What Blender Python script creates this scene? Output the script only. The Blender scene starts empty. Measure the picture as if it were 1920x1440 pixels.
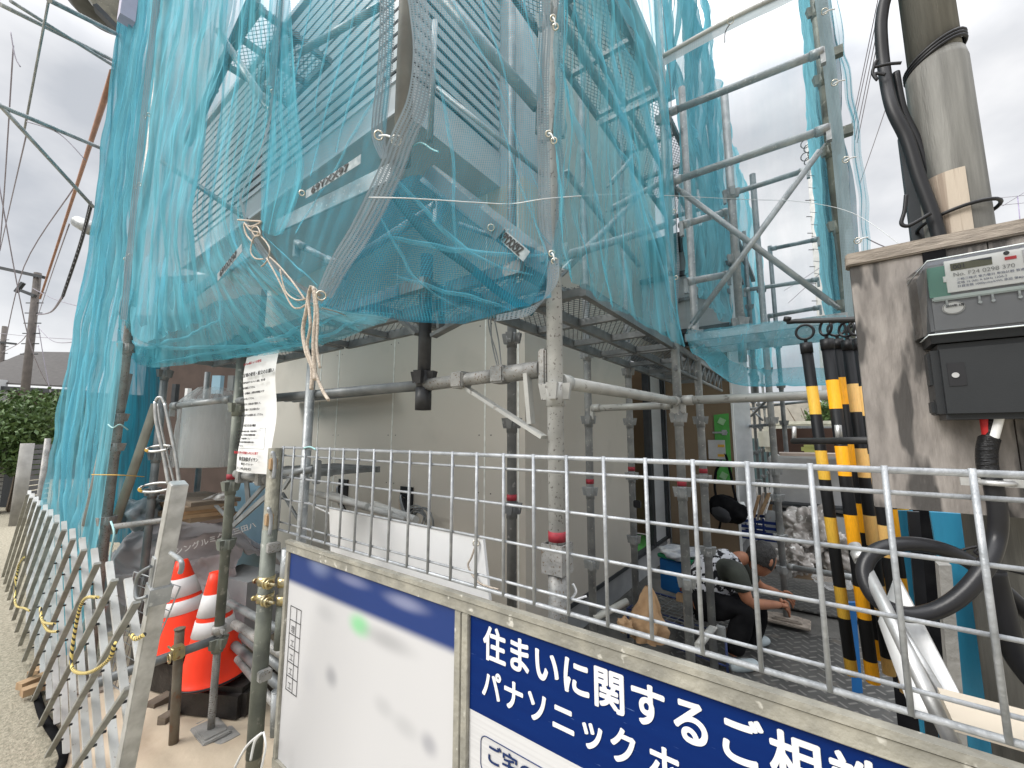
import bpy, bmesh, math, random
from mathutils import Vector, Matrix, noise
random.seed(7)
SC = bpy.context.scene
COL = SC.collection
PI = math.pi
V = Vector
# ---------------------------------------------------------------- camera
TH, PT, FP, CH = math.radians(36.5), math.radians(7.1), 770.0, 1.6
FWD = V((-math.sin(TH), math.cos(TH), 0)); RGT = V((math.cos(TH), math.sin(TH), 0)); UP = V((0, 0, 1))
CP, SP = math.cos(PT), math.sin(PT)
cd = bpy.data.cameras.new('camera'); cam = bpy.data.objects.new('camera', cd); COL.objects.link(cam)
cd.sensor_width = 36; cd.lens = 36 * FP / 1920; cd.clip_start = .02; cd.clip_end = 2000
vdir = FWD * CP + UP * SP
cam.location = (0, 0, CH); cam.rotation_euler = vdir.to_track_quat('-Z', 'Y').to_euler()
SC.camera = cam
# ---------------------------------------------------------------- sky, sun, exposure
w = bpy.data.worlds.new("World"); SC.world = w; w.use_nodes = True
nt = w.node_tree; N = nt.nodes; L = nt.links; N.clear()
SUN_EL, SUN_RO = math.radians(40), math.radians(180 + 30)
out = N.new('ShaderNodeOutputWorld'); bg = N.new('ShaderNodeBackground'); L.new(bg.outputs[0], out.inputs[0])
sky = N.new('ShaderNodeTexSky'); sky.sky_type = 'NISHITA'; sky.sun_disc = False; sky.sun_elevation = SUN_EL; sky.sun_rotation = SUN_RO
sk = N.new('ShaderNodeVectorMath'); sk.operation = 'SCALE'; sk.inputs['Scale'].default_value = .1; L.new(sky.outputs[0], sk.inputs[0])
tc = N.new('ShaderNodeTexCoord'); mp = N.new('ShaderNodeMapping'); mp.inputs['Scale'].default_value = (1.5, 1.5, 2.6); L.new(tc.outputs['Generated'], mp.inputs[0])
nz = N.new('ShaderNodeTexNoise'); nz.inputs['Scale'].default_value = 1.5; nz.inputs['Detail'].default_value = 6; nz.inputs['Roughness'].default_value = .5; L.new(mp.outputs[0], nz.inputs['Vector'])
cr = N.new('ShaderNodeValToRGB'); L.new(nz.outputs['Fac'], cr.inputs[0])
cr.color_ramp.elements[0].position = .40; cr.color_ramp.elements[0].color = (.62, .645, .69, 1)
cr.color_ramp.elements[1].position = .60; cr.color_ramp.elements[1].color = (1.05, 1.05, 1.06, 1)
mx = N.new('ShaderNodeMixRGB'); mx.inputs[0].default_value = .92; L.new(sk.outputs[0], mx.inputs[1]); L.new(cr.outputs[0], mx.inputs[2])
# an overcast sky is brighter overhead than near the horizon
sz = N.new('ShaderNodeSeparateXYZ'); L.new(tc.outputs['Generated'], sz.inputs[0])
mr = N.new('ShaderNodeMapRange'); mr.interpolation_type = 'SMOOTHSTEP'; mr.inputs[1].default_value = .52; mr.inputs[2].default_value = .98; mr.inputs[3].default_value = 1.0; mr.inputs[4].default_value = 4.6; L.new(sz.outputs[2], mr.inputs[0])
mz = N.new('ShaderNodeVectorMath'); mz.operation = 'SCALE'; L.new(mx.outputs[0], mz.inputs[0]); L.new(mr.outputs[0], mz.inputs['Scale'])
L.new(mz.outputs[0], bg.inputs[0]); bg.inputs[1].default_value = .52
sl = bpy.data.lights.new('sun', 'SUN'); sl.energy = 1.5; sl.angle = math.radians(25); sl.color = (1, .97, .92)
so = bpy.data.objects.new('sun', sl); COL.objects.link(so)
az = math.radians(-30)   # sun stands behind the camera's left shoulder, veiled by cloud
sd = V((math.sin(az) * math.cos(SUN_EL), math.cos(az) * math.cos(SUN_EL) * -1, math.sin(SUN_EL)))
so.rotation_euler = sd.to_track_quat('Z', 'Y').to_euler()
SC.view_settings.view_transform = 'Standard'; SC.view_settings.look = 'None'; SC.view_settings.exposure = .94; SC.view_settings.gamma = 1
SC.render.engine = 'CYCLES'
SC.cycles.transparent_max_bounces = 24; SC.cycles.max_bounces = 7; SC.cycles.diffuse_bounces = 2
# ---------------------------------------------------------------- pixel rays (photo pixels 1920x1440) to world points
def ray(px, py):
    d = 720 - py
    return FWD * (FP * CP - d * SP) + RGT * (px - 960) + UP * (FP * SP + d * CP)
CAMP = V((0, 0, CH))
def Pf(px, py, F): r = ray(px, py); return CAMP + r * (F / r.dot(FWD))
def Px(px, py, x): r = ray(px, py); return CAMP + r * (x / r.x)
def Py(px, py, y): r = ray(px, py); return CAMP + r * (y / r.y)
def Pz(px, py, z): r = ray(px, py); return CAMP + r * ((z - CH) / r.z)
# ---------------------------------------------------------------- materials
def M(name, c, rough=.6, metal=0, c2=None, scale=6, pos=(.35, .65), bump=0, bscale=60, stretch=(1, 1, 1), spots=None, sscale=40, spos=(.62, .7), coat=0, trans=0, alpha=1, detail=5):
    m = bpy.data.materials.new(name); m.use_nodes = True; t = m.node_tree; n = t.nodes; l = t.links
    b = n['Principled BSDF']; b.inputs['Roughness'].default_value = rough; b.inputs['Metallic'].default_value = metal
    b.inputs['Specular IOR Level'].default_value = .32
    b.inputs['Coat Weight'].default_value = coat; b.inputs['Transmission Weight'].default_value = trans; b.inputs['Alpha'].default_value = alpha
    if c2 is None: c2 = tuple(x * .8 for x in c)
    g = n.new('ShaderNodeNewGeometry'); mpn = n.new('ShaderNodeMapping'); l.new(g.outputs['Position'], mpn.inputs[0]); mpn.inputs['Scale'].default_value = stretch
    z = n.new('ShaderNodeTexNoise'); z.inputs['Scale'].default_value = scale; z.inputs['Detail'].default_value = detail; l.new(mpn.outputs[0], z.inputs['Vector'])
    r = n.new('ShaderNodeValToRGB'); l.new(z.outputs['Fac'], r.inputs[0])
    r.color_ramp.elements[0].position = pos[0]; r.color_ramp.elements[0].color = (*c, 1)
    r.color_ramp.elements[1].position = pos[1]; r.color_ramp.elements[1].color = (*c2, 1)
    o = r.outputs[0]
    if spots:
        z2 = n.new('ShaderNodeTexNoise'); z2.inputs['Scale'].default_value = sscale; z2.inputs['Detail'].default_value = 3; l.new(mpn.outputs[0], z2.inputs['Vector'])
        r2 = n.new('ShaderNodeValToRGB'); l.new(z2.outputs['Fac'], r2.inputs[0]); r2.color_ramp.elements[0].position = spos[0]; r2.color_ramp.elements[1].position = spos[1]
        x = n.new('ShaderNodeMixRGB'); l.new(r2.outputs[0], x.inputs[0]); l.new(o, x.inputs[1]); x.inputs[2].default_value = (*spots, 1); o = x.outputs[0]
    l.new(o, b.inputs['Base Color'])
    if bump:
        z3 = n.new('ShaderNodeTexNoise'); z3.inputs['Scale'].default_value = bscale; z3.inputs['Detail'].default_value = 4; l.new(mpn.outputs[0], z3.inputs['Vector'])
        bp = n.new('ShaderNodeBump'); bp.inputs['Strength'].default_value = bump; bp.inputs['Distance'].default_value = .01; l.new(z3.outputs['Fac'], bp.inputs['Height']); l.new(bp.outputs[0], b.inputs['Normal'])
    return m
galv = M('galvanised steel', (.40, .41, .41), .42, .35, (.25, .265, .27), 14, bump=.15, bscale=90, spots=(.52, .53, .52), sscale=55)
galv_old = M('stained galvanised steel', (.40, .39, .37), .5, .25, (.20, .205, .20), 9, bump=.3, bscale=60, spots=(.16, .12, .09), sscale=130, spos=(.60, .66))
galv_dark = M('dark galvanised steel', (.24, .25, .25), .45, .3, (.14, .15, .155), 10, bump=.15)
galv_green = M('dull green grey pipe steel', (.22, .235, .20), .55, .2, (.13, .14, .125), 9, bump=.2, spots=(.34, .34, .30), sscale=25)
galv_mid = M('mid galvanised steel', (.35, .36, .36), .5, .25, (.22, .23, .235), 11, bump=.15, spots=(.48, .48, .47), sscale=45)
alu = M('aluminium', (.62, .62, .61), .38, .6, (.42, .42, .41), 20, bump=.1)
wire_m = M('white galvanised wire', (.42, .435, .45), .45, .3, (.28, .295, .31), 30, bump=.2, bscale=120)
whitebar = M('white painted gate bar', (.58, .58, .56), .5, .1, (.42, .41, .385), 9, spots=(.25, .22, .18), sscale=60, spos=(.68, .74))
greybar = M('grey weathered gate bar', (.36, .36, .33), .5, .3, (.23, .225, .20), 12)
rustpipe = M('rusty pipe', (.22, .20, .16), .7, .2, (.14, .10, .07), 9, bump=.3, spots=(.25, .09, .04), sscale=18, spos=(.6, .75))
gold = M('yellow zinc clamp', (.62, .50, .24), .3, .8, (.40, .36, .25), 40, spots=(.3, .12, .06), sscale=30)
redtape = M('red tape', (.34, .03, .045), .6, c2=(.24, .03, .04), scale=60)
black = M('black plastic', (.012, .012, .014), .35, c2=(.022, .022, .024), scale=8)
rubber = M('black rubber', (.012, .012, .013), .45, c2=(.02, .02, .022), scale=12)
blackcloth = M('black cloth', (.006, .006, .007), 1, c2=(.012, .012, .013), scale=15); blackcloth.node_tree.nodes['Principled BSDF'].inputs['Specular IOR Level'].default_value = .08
blackpaint = M('chipped black paint', (.018, .018, .018), .45, c2=(.035, .035, .035), scale=9, spots=(.7, .7, .68), sscale=45, spos=(.71, .73))
wall_m = M('beige grey wall panel', (.55, .51, .45), .6, c2=(.525, .485, .425), scale=1.2, bump=.03, bscale=8, spots=(.36, .345, .30), sscale=2, spos=(.58, .98))
wall2 = M('pale grey siding', (.52, .53, .54), .6, c2=(.46, .47, .48), scale=1.5, stretch=(1, 1, 8))
joint = M('white joint sealant', (.90, .90, .85), .6, c2=(.68, .68, .63), scale=20)
louv = M('pale grey louvre metal', (.62, .63, .64), .45, .1, (.54, .55, .57), 6)
gapshade = M('painted recess shade', (.03, .034, .038), .8)  # near-black colour that paints in the shade of unlit gaps
steeldk = M('dark steel frame', (.06, .065, .07), .5, .3, (.04, .045, .05), 8)
found = M('concrete foundation', (.33, .335, .34), .85, c2=(.26, .265, .27), scale=4, bump=.3, bscale=30)
concrete = M('weathered concrete', (.34, .33, .31), .9, c2=(.24, .235, .22), scale=5, bump=.5, bscale=40)
ply = M('weathered plywood', (.33, .30, .275), .85, c2=(.19, .172, .158), scale=11, stretch=(4.5, 4.5, 1.1), pos=(.3, .7), bump=.3, bscale=30, spots=(.075, .07, .066), sscale=3.4, spos=(.545, .60), detail=8)
plyedge = M('plywood edge', (.36, .31, .26), .9, c2=(.22, .19, .16), scale=20, stretch=(1, 1, 6), bump=.4)
newwood = M('new pale timber', (.66, .50, .34), .7, c2=(.42, .28, .16), scale=5, stretch=(9, 9, .4), pos=(.42, .62), bump=.15)
oldwood = M('old timber', (.20, .16, .12), .85, c2=(.12, .095, .075), scale=8, stretch=(1, 1, 5), bump=.4)
boardwood = M('sawn timber', (.42, .29, .17), .8, c2=(.32, .21, .12), scale=14, stretch=(6, 1, 1))
cardboard = M('brown cardboard', (.26, .19, .125), .85, c2=(.22, .16, .105), scale=2, bump=.1)
paper = M('kraft paper', (.46, .30, .17), .85, c2=(.36, .23, .13), scale=9, bump=.3)
white = M('white board', (.86, .86, .85), .5, c2=(.80, .80, .79), scale=3)
whitesheet = M('white wrapped boards', (.60, .60, .59), .45, c2=(.48, .48, .48), scale=4, bump=.2, bscale=10)
cream = M('cream tarpaulin', (.62, .525, .40), .8, c2=(.45, .36, .26), scale=3, pos=(.3, .75), bump=.8, bscale=9)
greytarp = M('grey tarpaulin', (.50, .44, .435), .55, c2=(.41, .36, .355), scale=5, bump=.8, bscale=7)
blacktarp = M('black plastic sheet', (.02, .018, .017), .35, c2=(.035, .03, .027), scale=6, bump=.8, bscale=14)
bluesheet = M('pale blue sheet', (.30, .46, .56), .6, c2=(.26, .42, .52), scale=2)
tealsheet = M('teal blue sheet', (.03, .26, .42), .5, c2=(.025, .20, .34), scale=5, stretch=(3, 3, .6), bump=.4, bscale=8)
orange = M('orange cone plastic', (1.0, .055, .018), .4, c2=(.88, .045, .015), scale=5)
reflw = M('white reflective band', (.72, .70, .69), .5, c2=(.62, .60, .60), scale=9)
navy = M('navy blue sign print', (.001, .016, .11), .6, c2=(.0015, .02, .125), scale=3, stretch=(1, 1, 14), spots=(.10, .17, .36), sscale=22, spos=(.73, .78))
navy.node_tree.nodes['Principled BSDF'].inputs['Specular IOR Level'].default_value = .12
signwhite = M('white sign print', (.60, .595, .595), .5, c2=(.55, .545, .545), scale=3, stretch=(1, 1, 60), pos=(.4, .6))
signtext = M('white sign lettering', (.80, .80, .80), .4, c2=(.74, .74, .74), scale=20)
navytext = M('navy lettering', (.01, .03, .12), .5)
inktext = M('black ink', (.03, .03, .03), .6)
redink = M('red ink', (.55, .03, .04), .6)
meterbody = M('charcoal meter casing', (.026, .028, .030), .42, c2=(.023, .025, .027), scale=12, bump=.03, bscale=300)
metergrey = M('grey meter casing', (.27, .275, .29), .3, c2=(.23, .235, .25), scale=5)
pcb = M('green meter plate', (.13, .30, .235), .35, c2=(.11, .26, .21), scale=9)
lcd = M('lcd glass', (.13, .13, .075), .25, c2=(.10, .10, .06), scale=8)
polec = M('grey utility pole steel', (.24, .235, .215), .55, .1, (.14, .137, .125), 5, stretch=(8, 8, .6), bump=.2, bscale=50, spots=(.45, .44, .38), sscale=16, spos=(.72, .8))
grit = M('gritty road surface', (.36, .325, .25), .95, c2=(.22, .20, .15), scale=45, bump=.7, bscale=90)
soil = M('dark site ground', (.13, .125, .115), .95, c2=(.08, .078, .072), scale=6, bump=.6)
hemm = M('grey net hem', (.36, .43, .47), .6, c2=(.22, .28, .31), scale=120, stretch=(1, 1, 1), bump=.5, bscale=200, pos=(.42, .58))
eye_m = M('brass eyelet', (.75, .70, .60), .25, .9)
rope_m = M('cream rope', (.62, .54, .45), .8, c2=(.42, .35, .28), scale=140, bump=.6, bscale=200)
string_m = M('white string', (.78, .80, .80), .6)
tealstring = M('pale teal string', (.40, .66, .66), .6)
greentape = M('green sheet', (.10, .42, .09), .45, c2=(.08, .34, .075), scale=8, bump=.3, bscale=14)
bluebox = M('blue plastic', (.012, .12, .35), .4, c2=(.01, .10, .30), scale=5)
bluewire = M('blue painted wire', (.03, .05, .16), .5, c2=(.05, .06, .12), scale=20)
skin = M('skin', (.36, .16, .09), .5, c2=(.30, .13, .075), scale=20, bump=.08, bscale=200)
hair_m = M('black hair', (.012, .011, .011), .5, c2=(.03, .028, .026), scale=80, bump=.6, bscale=150)
tee = M('grey olive shirt', (.05, .056, .045), .85, c2=(.04, .044, .038), scale=8, bump=.4, bscale=30)
camo = M('black and white camouflage cloth', (.010, .010, .013), .9, c2=(.010, .010, .013), scale=5, spots=(.50, .51, .54), sscale=30, spos=(.50, .53))
shoe_m = M('pale grey shoe', (.42, .48, .50), .6)
roof_m = M('grey roof tiles', (.10, .095, .09), .8, c2=(.065, .06, .06), scale=6, stretch=(1, 1, 25))
housewall = M('brown house wall', (.085, .06, .05), .8)
nbwall = M('dim grey neighbour wall', (.20, .215, .215), .8)
bark = M('distant pole concrete', (.13, .115, .105), .9, c2=(.09, .08, .075), scale=6)
cable = M('black cable', (.018, .018, .02), .45)
cablegrey = M('grey lavender wire', (.30, .28, .33), .6)
leaf = M('hedge leaves', (.045, .085, .02), .45, c2=(.10, .16, .05), scale=7, pos=(.4, .62))
# diamond tread for the steel road plates
def tread(name):
    m = M(name, (.12, .118, .112), .45, .45, (.07, .07, .068), 5, spots=(.25, .22, .18), sscale=6, spos=(.62, .8)); t = m.node_tree; n = t.nodes; l = t.links
    g = n.new('ShaderNodeNewGeometry'); v = n.new('ShaderNodeVectorMath'); v.operation = 'SCALE'; v.inputs['Scale'].default_value = 11; l.new(g.outputs['Position'], v.inputs[0])
    s = n.new('ShaderNodeSeparateXYZ'); l.new(v.outputs[0], s.inputs[0])
    def mt(op, a, b=None, c=None):
        q = n.new('ShaderNodeMath'); q.operation = op
        for i, k in enumerate((a, b, c)):
            if k is None: continue
            if hasattr(k, 'links'): l.new(k, q.inputs[i])
            else: q.inputs[i].default_value = k
        return q.outputs[0]
    a = mt('ADD', s.outputs[0], s.outputs[1]); b = mt('SUBTRACT', s.outputs[0], s.outputs[1])
    par = mt('MODULO', mt('ADD', mt('FLOOR', a), mt('FLOOR', b)), 2.0); par = mt('ABSOLUTE', par)
    fa = mt('ABSOLUTE', mt('SUBTRACT', mt('FRACT', a), .5)); fb = mt('ABSOLUTE', mt('SUBTRACT', mt('FRACT', b), .5))
    ba = mt('MULTIPLY', mt('LESS_THAN', fa, .10), mt('LESS_THAN', fb, .42)); bb = mt('MULTIPLY', mt('LESS_THAN', fb, .10), mt('LESS_THAN', fa, .42))
    pick = mt('ADD', mt('MULTIPLY', ba, par), mt('MULTIPLY', bb, mt('SUBTRACT', 1.0, par)))
    bc = n['Principled BSDF'].inputs['Base Color']; prev = bc.links[0].from_socket; xm = n.new('ShaderNodeMixRGB'); xm.inputs[2].default_value = (.30, .29, .27, 1); l.new(mt('MULTIPLY', pick, .6), xm.inputs[0]); l.new(prev, xm.inputs[1]); l.new(xm.outputs[0], bc)
    bp = n.new('ShaderNodeBump'); bp.inputs['Strength'].default_value = 1; bp.inputs['Distance'].default_value = .012; l.new(pick, bp.inputs['Height']); l.new(bp.outputs[0], n['Principled BSDF'].inputs['Normal'])
    return m
tread_m = tread('steel tread plate')
# netting: woven threads with open holes; seen at a slant the threads close up
def netmat(name, c, pitch, cover, tight=1.0, flat=False):
    m = bpy.data.materials.new(name); m.use_nodes = True; t = m.node_tree; n = t.nodes; l = t.links; n.clear()
    def mt(op, a, b=None):
        q = n.new('ShaderNodeMath'); q.operation = op
        for i, k in enumerate((a, b)):
            if k is None: continue
            if hasattr(k, 'links'): l.new(k, q.inputs[i])
            else: q.inputs[i].default_value = k
        return q.outputs[0]
    uv = n.new('ShaderNodeUVMap'); s = n.new('ShaderNodeSeparateXYZ'); l.new(uv.outputs[0], s.inputs[0])
    zt = n.new('ShaderNodeTexNoise'); zt.inputs['Scale'].default_value = 3.5; zt.inputs['Detail'].default_value = 4
    mpn = n.new('ShaderNodeMapping'); mpn.inputs['Scale'].default_value = (5, .7, 1); l.new(uv.outputs[0], mpn.inputs[0]); l.new(mpn.outputs[0], zt.inputs['Vector'])
    if flat: mask = mt('ADD', cover, 0.0)
    else:
        tw = 1 - math.sqrt(1 - cover)
        fu = mt('LESS_THAN', mt('FRACT', mt('DIVIDE', s.outputs[0], pitch)), tw); fv = mt('LESS_THAN', mt('FRACT', mt('DIVIDE', s.outputs[1], pitch)), tw)
        mask = mt('MAXIMUM', fu, fv)
    g = n.new('ShaderNodeNewGeometry'); d = n.new('ShaderNodeVectorMath'); d.operation = 'DOT_PRODUCT'; l.new(g.outputs['Normal'], d.inputs[0]); l.new(g.outputs['Incoming'], d.inputs[1])
    cosv = mt('MAXIMUM', mt('ABSOLUTE', d.outputs['Value']), .06)
    # thread thickness blocks the holes at a slant: transparency = (open)^(1/cos)
    extra = mt('SUBTRACT', 1.0, mt('POWER', 1 - .10 * tight, mt('SUBTRACT', mt('DIVIDE', 1.0, cosv), 1.0)))
    vary = mt('MULTIPLY', mt('SUBTRACT', zt.outputs['Fac'], .45), .5 * tight)
    al = mt('SUBTRACT', 1.0, mt('MULTIPLY', mt('SUBTRACT', 1.0, mask), mt('SUBTRACT', 1.0, extra)))
    al = mt('MINIMUM', mt('MAXIMUM', mt('ADD', al, vary), 0.02), .97)
    dif = n.new('ShaderNodeBsdfDiffuse'); tr = n.new('ShaderNodeBsdfTranslucent')
    r = n.new('ShaderNodeValToRGB'); l.new(zt.outputs['Fac'], r.inputs[0]); r.color_ramp.elements[0].position = .3; r.color_ramp.elements[1].position = .7
    r.color_ramp.elements[0].color = (*[x * .8 for x in c], 1); r.color_ramp.elements[1].color = (*[min(1, x * 1.25) for x in c], 1)
    l.new(r.outputs[0], dif.inputs[0]); l.new(r.outputs[0], tr.inputs[0])
    mxs = n.new('ShaderNodeMixShader'); mxs.inputs[0].default_value = .45; l.new(dif.outputs[0], mxs.inputs[1]); l.new(tr.outputs[0], mxs.inputs[2])
    tp = n.new('ShaderNodeBsdfTransparent'); fm = n.new('ShaderNodeMixShader'); l.new(al, fm.inputs[0]); l.new(tp.outputs[0], fm.inputs[1]); l.new(mxs.outputs[0], fm.inputs[2])
    o = n.new('ShaderNodeOutputMaterial'); l.new(fm.outputs[0], o.inputs[0])
    return m
TEAL = (.12, .46, .57)
net_near = netmat('teal netting', (.11, .46, .60), .0068, .25, .5)
net_mid = netmat('teal netting far', (.15, .50, .61), .006, .33, 1.0, flat=True)
net_dense = netmat('teal netting gathered', (.21, .54, .64), .006, .58, 1.3, flat=True)
crease_m = netmat('doubled net fold', (.20, .60, .74), .006, .34, .8, flat=True)
net_thin = netmat('pale thin netting', (.30, .45, .50), .006, .10, .6, flat=True)
hem_net = netmat('woven hem', (.29, .34, .37), .0095, .74, .6)
plastic = netmat('clear plastic wrap', (.70, .70, .69), .01, .16, 1.6, flat=True)
# ---------------------------------------------------------------- mesh builder
class MB:
    def __init__(s): s.b = bmesh.new()
    def face(s, vs, sm=False):
        try: f = s.b.faces.new(vs); f.smooth = sm; return f
        except ValueError: return None
    def hexa(s, pts):
        v = [s.b.verts.new(p) for p in pts]
        fs = [s.face([v[i] for i in q]) for q in ((0, 3, 2, 1), (4, 5, 6, 7), (0, 1, 5, 4), (1, 2, 6, 5), (2, 3, 7, 6), (3, 0, 4, 7))]
        return v, fs
    def box(s, c, d, R=None, bev=0):
        c = V(c); x, y, z = [k / 2 for k in d]; P = [V(p) for p in ((-x, -y, -z), (x, -y, -z), (x, y, -z), (-x, y, -z), (-x, -y, z), (x, -y, z), (x, y, z), (-x, y, z))]
        if R is not None: P = [R @ p for p in P]
        v, fs = s.hexa([c + p for p in P])
        if bev:
            es = list({e for f in fs for e in f.edges}); bmesh.ops.bevel(s.b, geom=es, offset=bev, segments=2, affect='EDGES')
        return s
    def span(s, a, b, bev=0):
        a = V(a); b = V(b); return s.box((a + b) / 2, [abs(k) for k in (b - a)], bev=bev)
    def beam(s, a, b, w_, h, up=UP, bev=0):
        a = V(a); b = V(b); d = b - a; ln = d.length; d = d / ln
        sx = d.cross(V(up))
        if sx.length < 1e-4: sx = V((1, 0, 0)).cross(d)
        sx.normalize(); uz = sx.cross(d).normalized()
        R = Matrix((sx, d, uz)).transposed(); return s.box((a + b) / 2, (w_, ln, h), R, bev)
    def tube(s, a, b, r, n=14, r2=None, cap=True):
        return s.path([V(a), V(b)], r, n, cap, r2)
    def path(s, P, r, n=8, cap=True, r2=None, closed=False):
        P = [V(p) for p in P]; m = len(P); rings = []; prev = None
        for i, p in enumerate(P):
            if closed: d = P[(i + 1) % m] - P[i - 1]
            else: d = P[min(i + 1, m - 1)] - P[max(i - 1, 0)]
            if d.length < 1e-9: d = V((0, 0, 1))
            d.normalize()
            if prev is None:
                a = d.orthogonal().normalized()
            else:
                a = prev - d * prev.dot(d)
                a = a.normalized() if a.length > 1e-6 else d.orthogonal().normalized()
            prev = a; bb = d.cross(a)
            rr = r if not isinstance(r, (list, tuple)) else r[i]
            if r2 is not None: rr = r + (r2 - r) * i / max(1, m - 1)
            rings.append([s.b.verts.new(p + (a * math.cos(t) + bb * math.sin(t)) * rr) for t in [2 * PI * k / n for k in range(n)]])
        for i in range(m if closed else m - 1):
            A, B = rings[i], rings[(i + 1) % m]
            for k in range(n): s.face([A[k], A[(k + 1) % n], B[(k + 1) % n], B[k]], True)
        if cap and not closed: s.face(rings[0][::-1]); s.face(rings[-1])
        return s
    def ring(s, c, ax, R, r, n=18, m=6):
        ax = V(ax).normalized(); a = ax.orthogonal().normalized(); b = ax.cross(a); c = V(c)
        return s.path([c + (a * math.cos(t) + b * math.sin(t)) * R for t in [2 * PI * k / n for k in range(n)]], r, m, closed=True)
    def lathe(s, prof, base, n=24, ax=UP):
        ax = V(ax).normalized(); a = ax.orthogonal().normalized(); b = ax.cross(a); base = V(base); rings = []
        for (r, z) in prof:
            rings.append([s.b.verts.new(base + ax * z + (a * math.cos(t) + b * math.sin(t)) * max(r, 1e-4)) for t in [2 * PI * k / n for k in range(n)]])
        for A, B in zip(rings, rings[1:]):
            for k in range(n): s.face([A[k], A[(k + 1) % n], B[(k + 1) % n], B[k]], True)
        s.face(rings[0][::-1]); s.face(rings[-1]); return s
    def quad(s, a, b, c, d): s.face([s.b.verts.new(V(k)) for k in (a, b, c, d)]); return s
    def grid(s, fn, nu, nv, sm=True, uvlen=None):
        vs = [[s.b.verts.new(fn(i / nu, j / nv)) for i in range(nu + 1)] for j in range(nv + 1)]
        lay = s.b.loops.layers.uv.verify() if uvlen else None
        for j in range(nv):
            for i in range(nu):
                f = s.face([vs[j][i], vs[j][i + 1], vs[j + 1][i + 1], vs[j + 1][i]], sm)
                if lay and f:
                    for lp, (a, b) in zip(f.loops, ((i, j), (i + 1, j), (i + 1, j + 1), (i, j + 1))): lp[lay].uv = (a / nu * uvlen[0], b / nv * uvlen[1])
        return s
    def blob(s, c, d, seed=0, amp=.12, sub=3, R=None, freq=1.6, flat=None):
        g = bmesh.ops.create_icosphere(s.b, subdivisions=sub, radius=1)
        for v in g['verts']:
            p = v.co.copy(); k = 1 + amp * noise.noise(p * freq + V((seed * 7.3, seed, 0))) * 2 + amp * .5 * noise.noise(p * freq * 3 + V((seed, 3, 1)))
            p = V((p.x * d[0], p.y * d[1], p.z * d[2])) * k
            if flat is not None and p.z < -flat: p.z = -flat
            if R is not None: p = R @ p
            v.co = V(c) + p
        for v in g['verts']:
            for f in v.link_faces: f.smooth = True
        return s
    def build(s, name, mat, parent=None, normals=True):
        if normals: bmesh.ops.recalc_face_normals(s.b, faces=s.b.faces[:])
        me = bpy.data.meshes.new(name); s.b.to_mesh(me); s.b.free(); o = bpy.data.objects.new(name, me); COL.objects.link(o)
        if mat: me.materials.append(mat)
        if parent is not None: attach(o, parent)
        return o
def wloc(o):
    p = V((0, 0, 0))
    while o is not None: p = p + o.location; o = o.parent
    return p
def attach(o, parent):      # the mesh is made in world coordinates; keep it there under its thing
    o.parent = parent; o.location = o.location - wloc(parent)
def T(name, label, cat, loc=(0, 0, 0), group=None, kind=None):
    o = bpy.data.objects.new(name, None); COL.objects.link(o); o.location = loc; o.empty_display_size = .1
    return tag(o, label, cat, group, kind)
def tag(o, label=None, cat=None, group=None, kind=None):
    if label: o['label'] = label
    if cat: o['category'] = cat
    if group: o['group'] = group
    if kind: o['kind'] = kind
    return o
def text(s, size, mat, parent, origin, xdir=(1, 0, 0), zdir=(0, 0, 1), name='lettering', bold=0, align='LEFT', depth=.0012, sx=1, layers=None):
    c = bpy.data.curves.new('tx', 'FONT'); c.body = s; c.size = size; c.align_x = align
    o = bpy.data.objects.new('tx', c); COL.objects.link(o)
    bpy.context.view_layer.update(); dg = bpy.context.evaluated_depsgraph_get()
    me = bpy.data.meshes.new_from_object(o.evaluated_get(dg)); bpy.data.objects.remove(o)
    X = V(xdir); Z = V(zdir); Nn = X.cross(Z) * -1   # pointing out of the sheet is -Y for X, Z
    Nn = (Z.cross(X) * -1)
    b = bmesh.new(); 
    offs = [(0, 0)] + ([(bold, 0), (-bold, 0), (0, bold), (0, -bold), (bold * .7, bold * .7), (-bold * .7, bold * .7), (bold * .7, -bold * .7), (-bold * .7, -bold * .7)] if bold else [])
    for k, (ox, oz) in enumerate(offs):
        t = bmesh.new(); t.from_mesh(me)
        for v in t.verts: v.co = V(origin) + X * (v.co.x * sx + ox) + Z * (v.co.y + oz) - Nn * (-(depth + k * .00012))
        tm = bpy.data.meshes.new('q'); t.to_mesh(tm); t.free(); b.from_mesh(tm); bpy.data.meshes.remove(tm)
    m2 = bpy.data.meshes.new(name); b.to_mesh(m2); b.free(); m2.materials.append(mat)
    r = bpy.data.objects.new(name, m2); COL.objects.link(r)
    if parent is not None: attach(r, parent)
    return r
def cat(P, t):      # Catmull-Rom through a list of points, t in 0..1
    n = len(P) - 1; f = min(max(t, 0), 1) * n; i = min(int(f), n - 1); k = f - i
    a = P[max(i - 1, 0)]; b = P[i]; c = P[i + 1]; d = P[min(i + 2, n)]
    return .5 * ((2 * b) + (c - a) * k + (2 * a - 5 * b + 4 * c - d) * k * k + (3 * b - a - 3 * c + d) * k ** 3)
def smooth(P, n=6):
    P = [V(p) for p in P]; m = (len(P) - 1) * n; return [cat(P, i / m) for i in range(m + 1)]
def wirep(name, label, catn, P, r, mat, n=6, group=None, seg=6):
    return tag(MB().path(smooth(P, seg), r, n).build(name, mat), label, catn, group)
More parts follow.
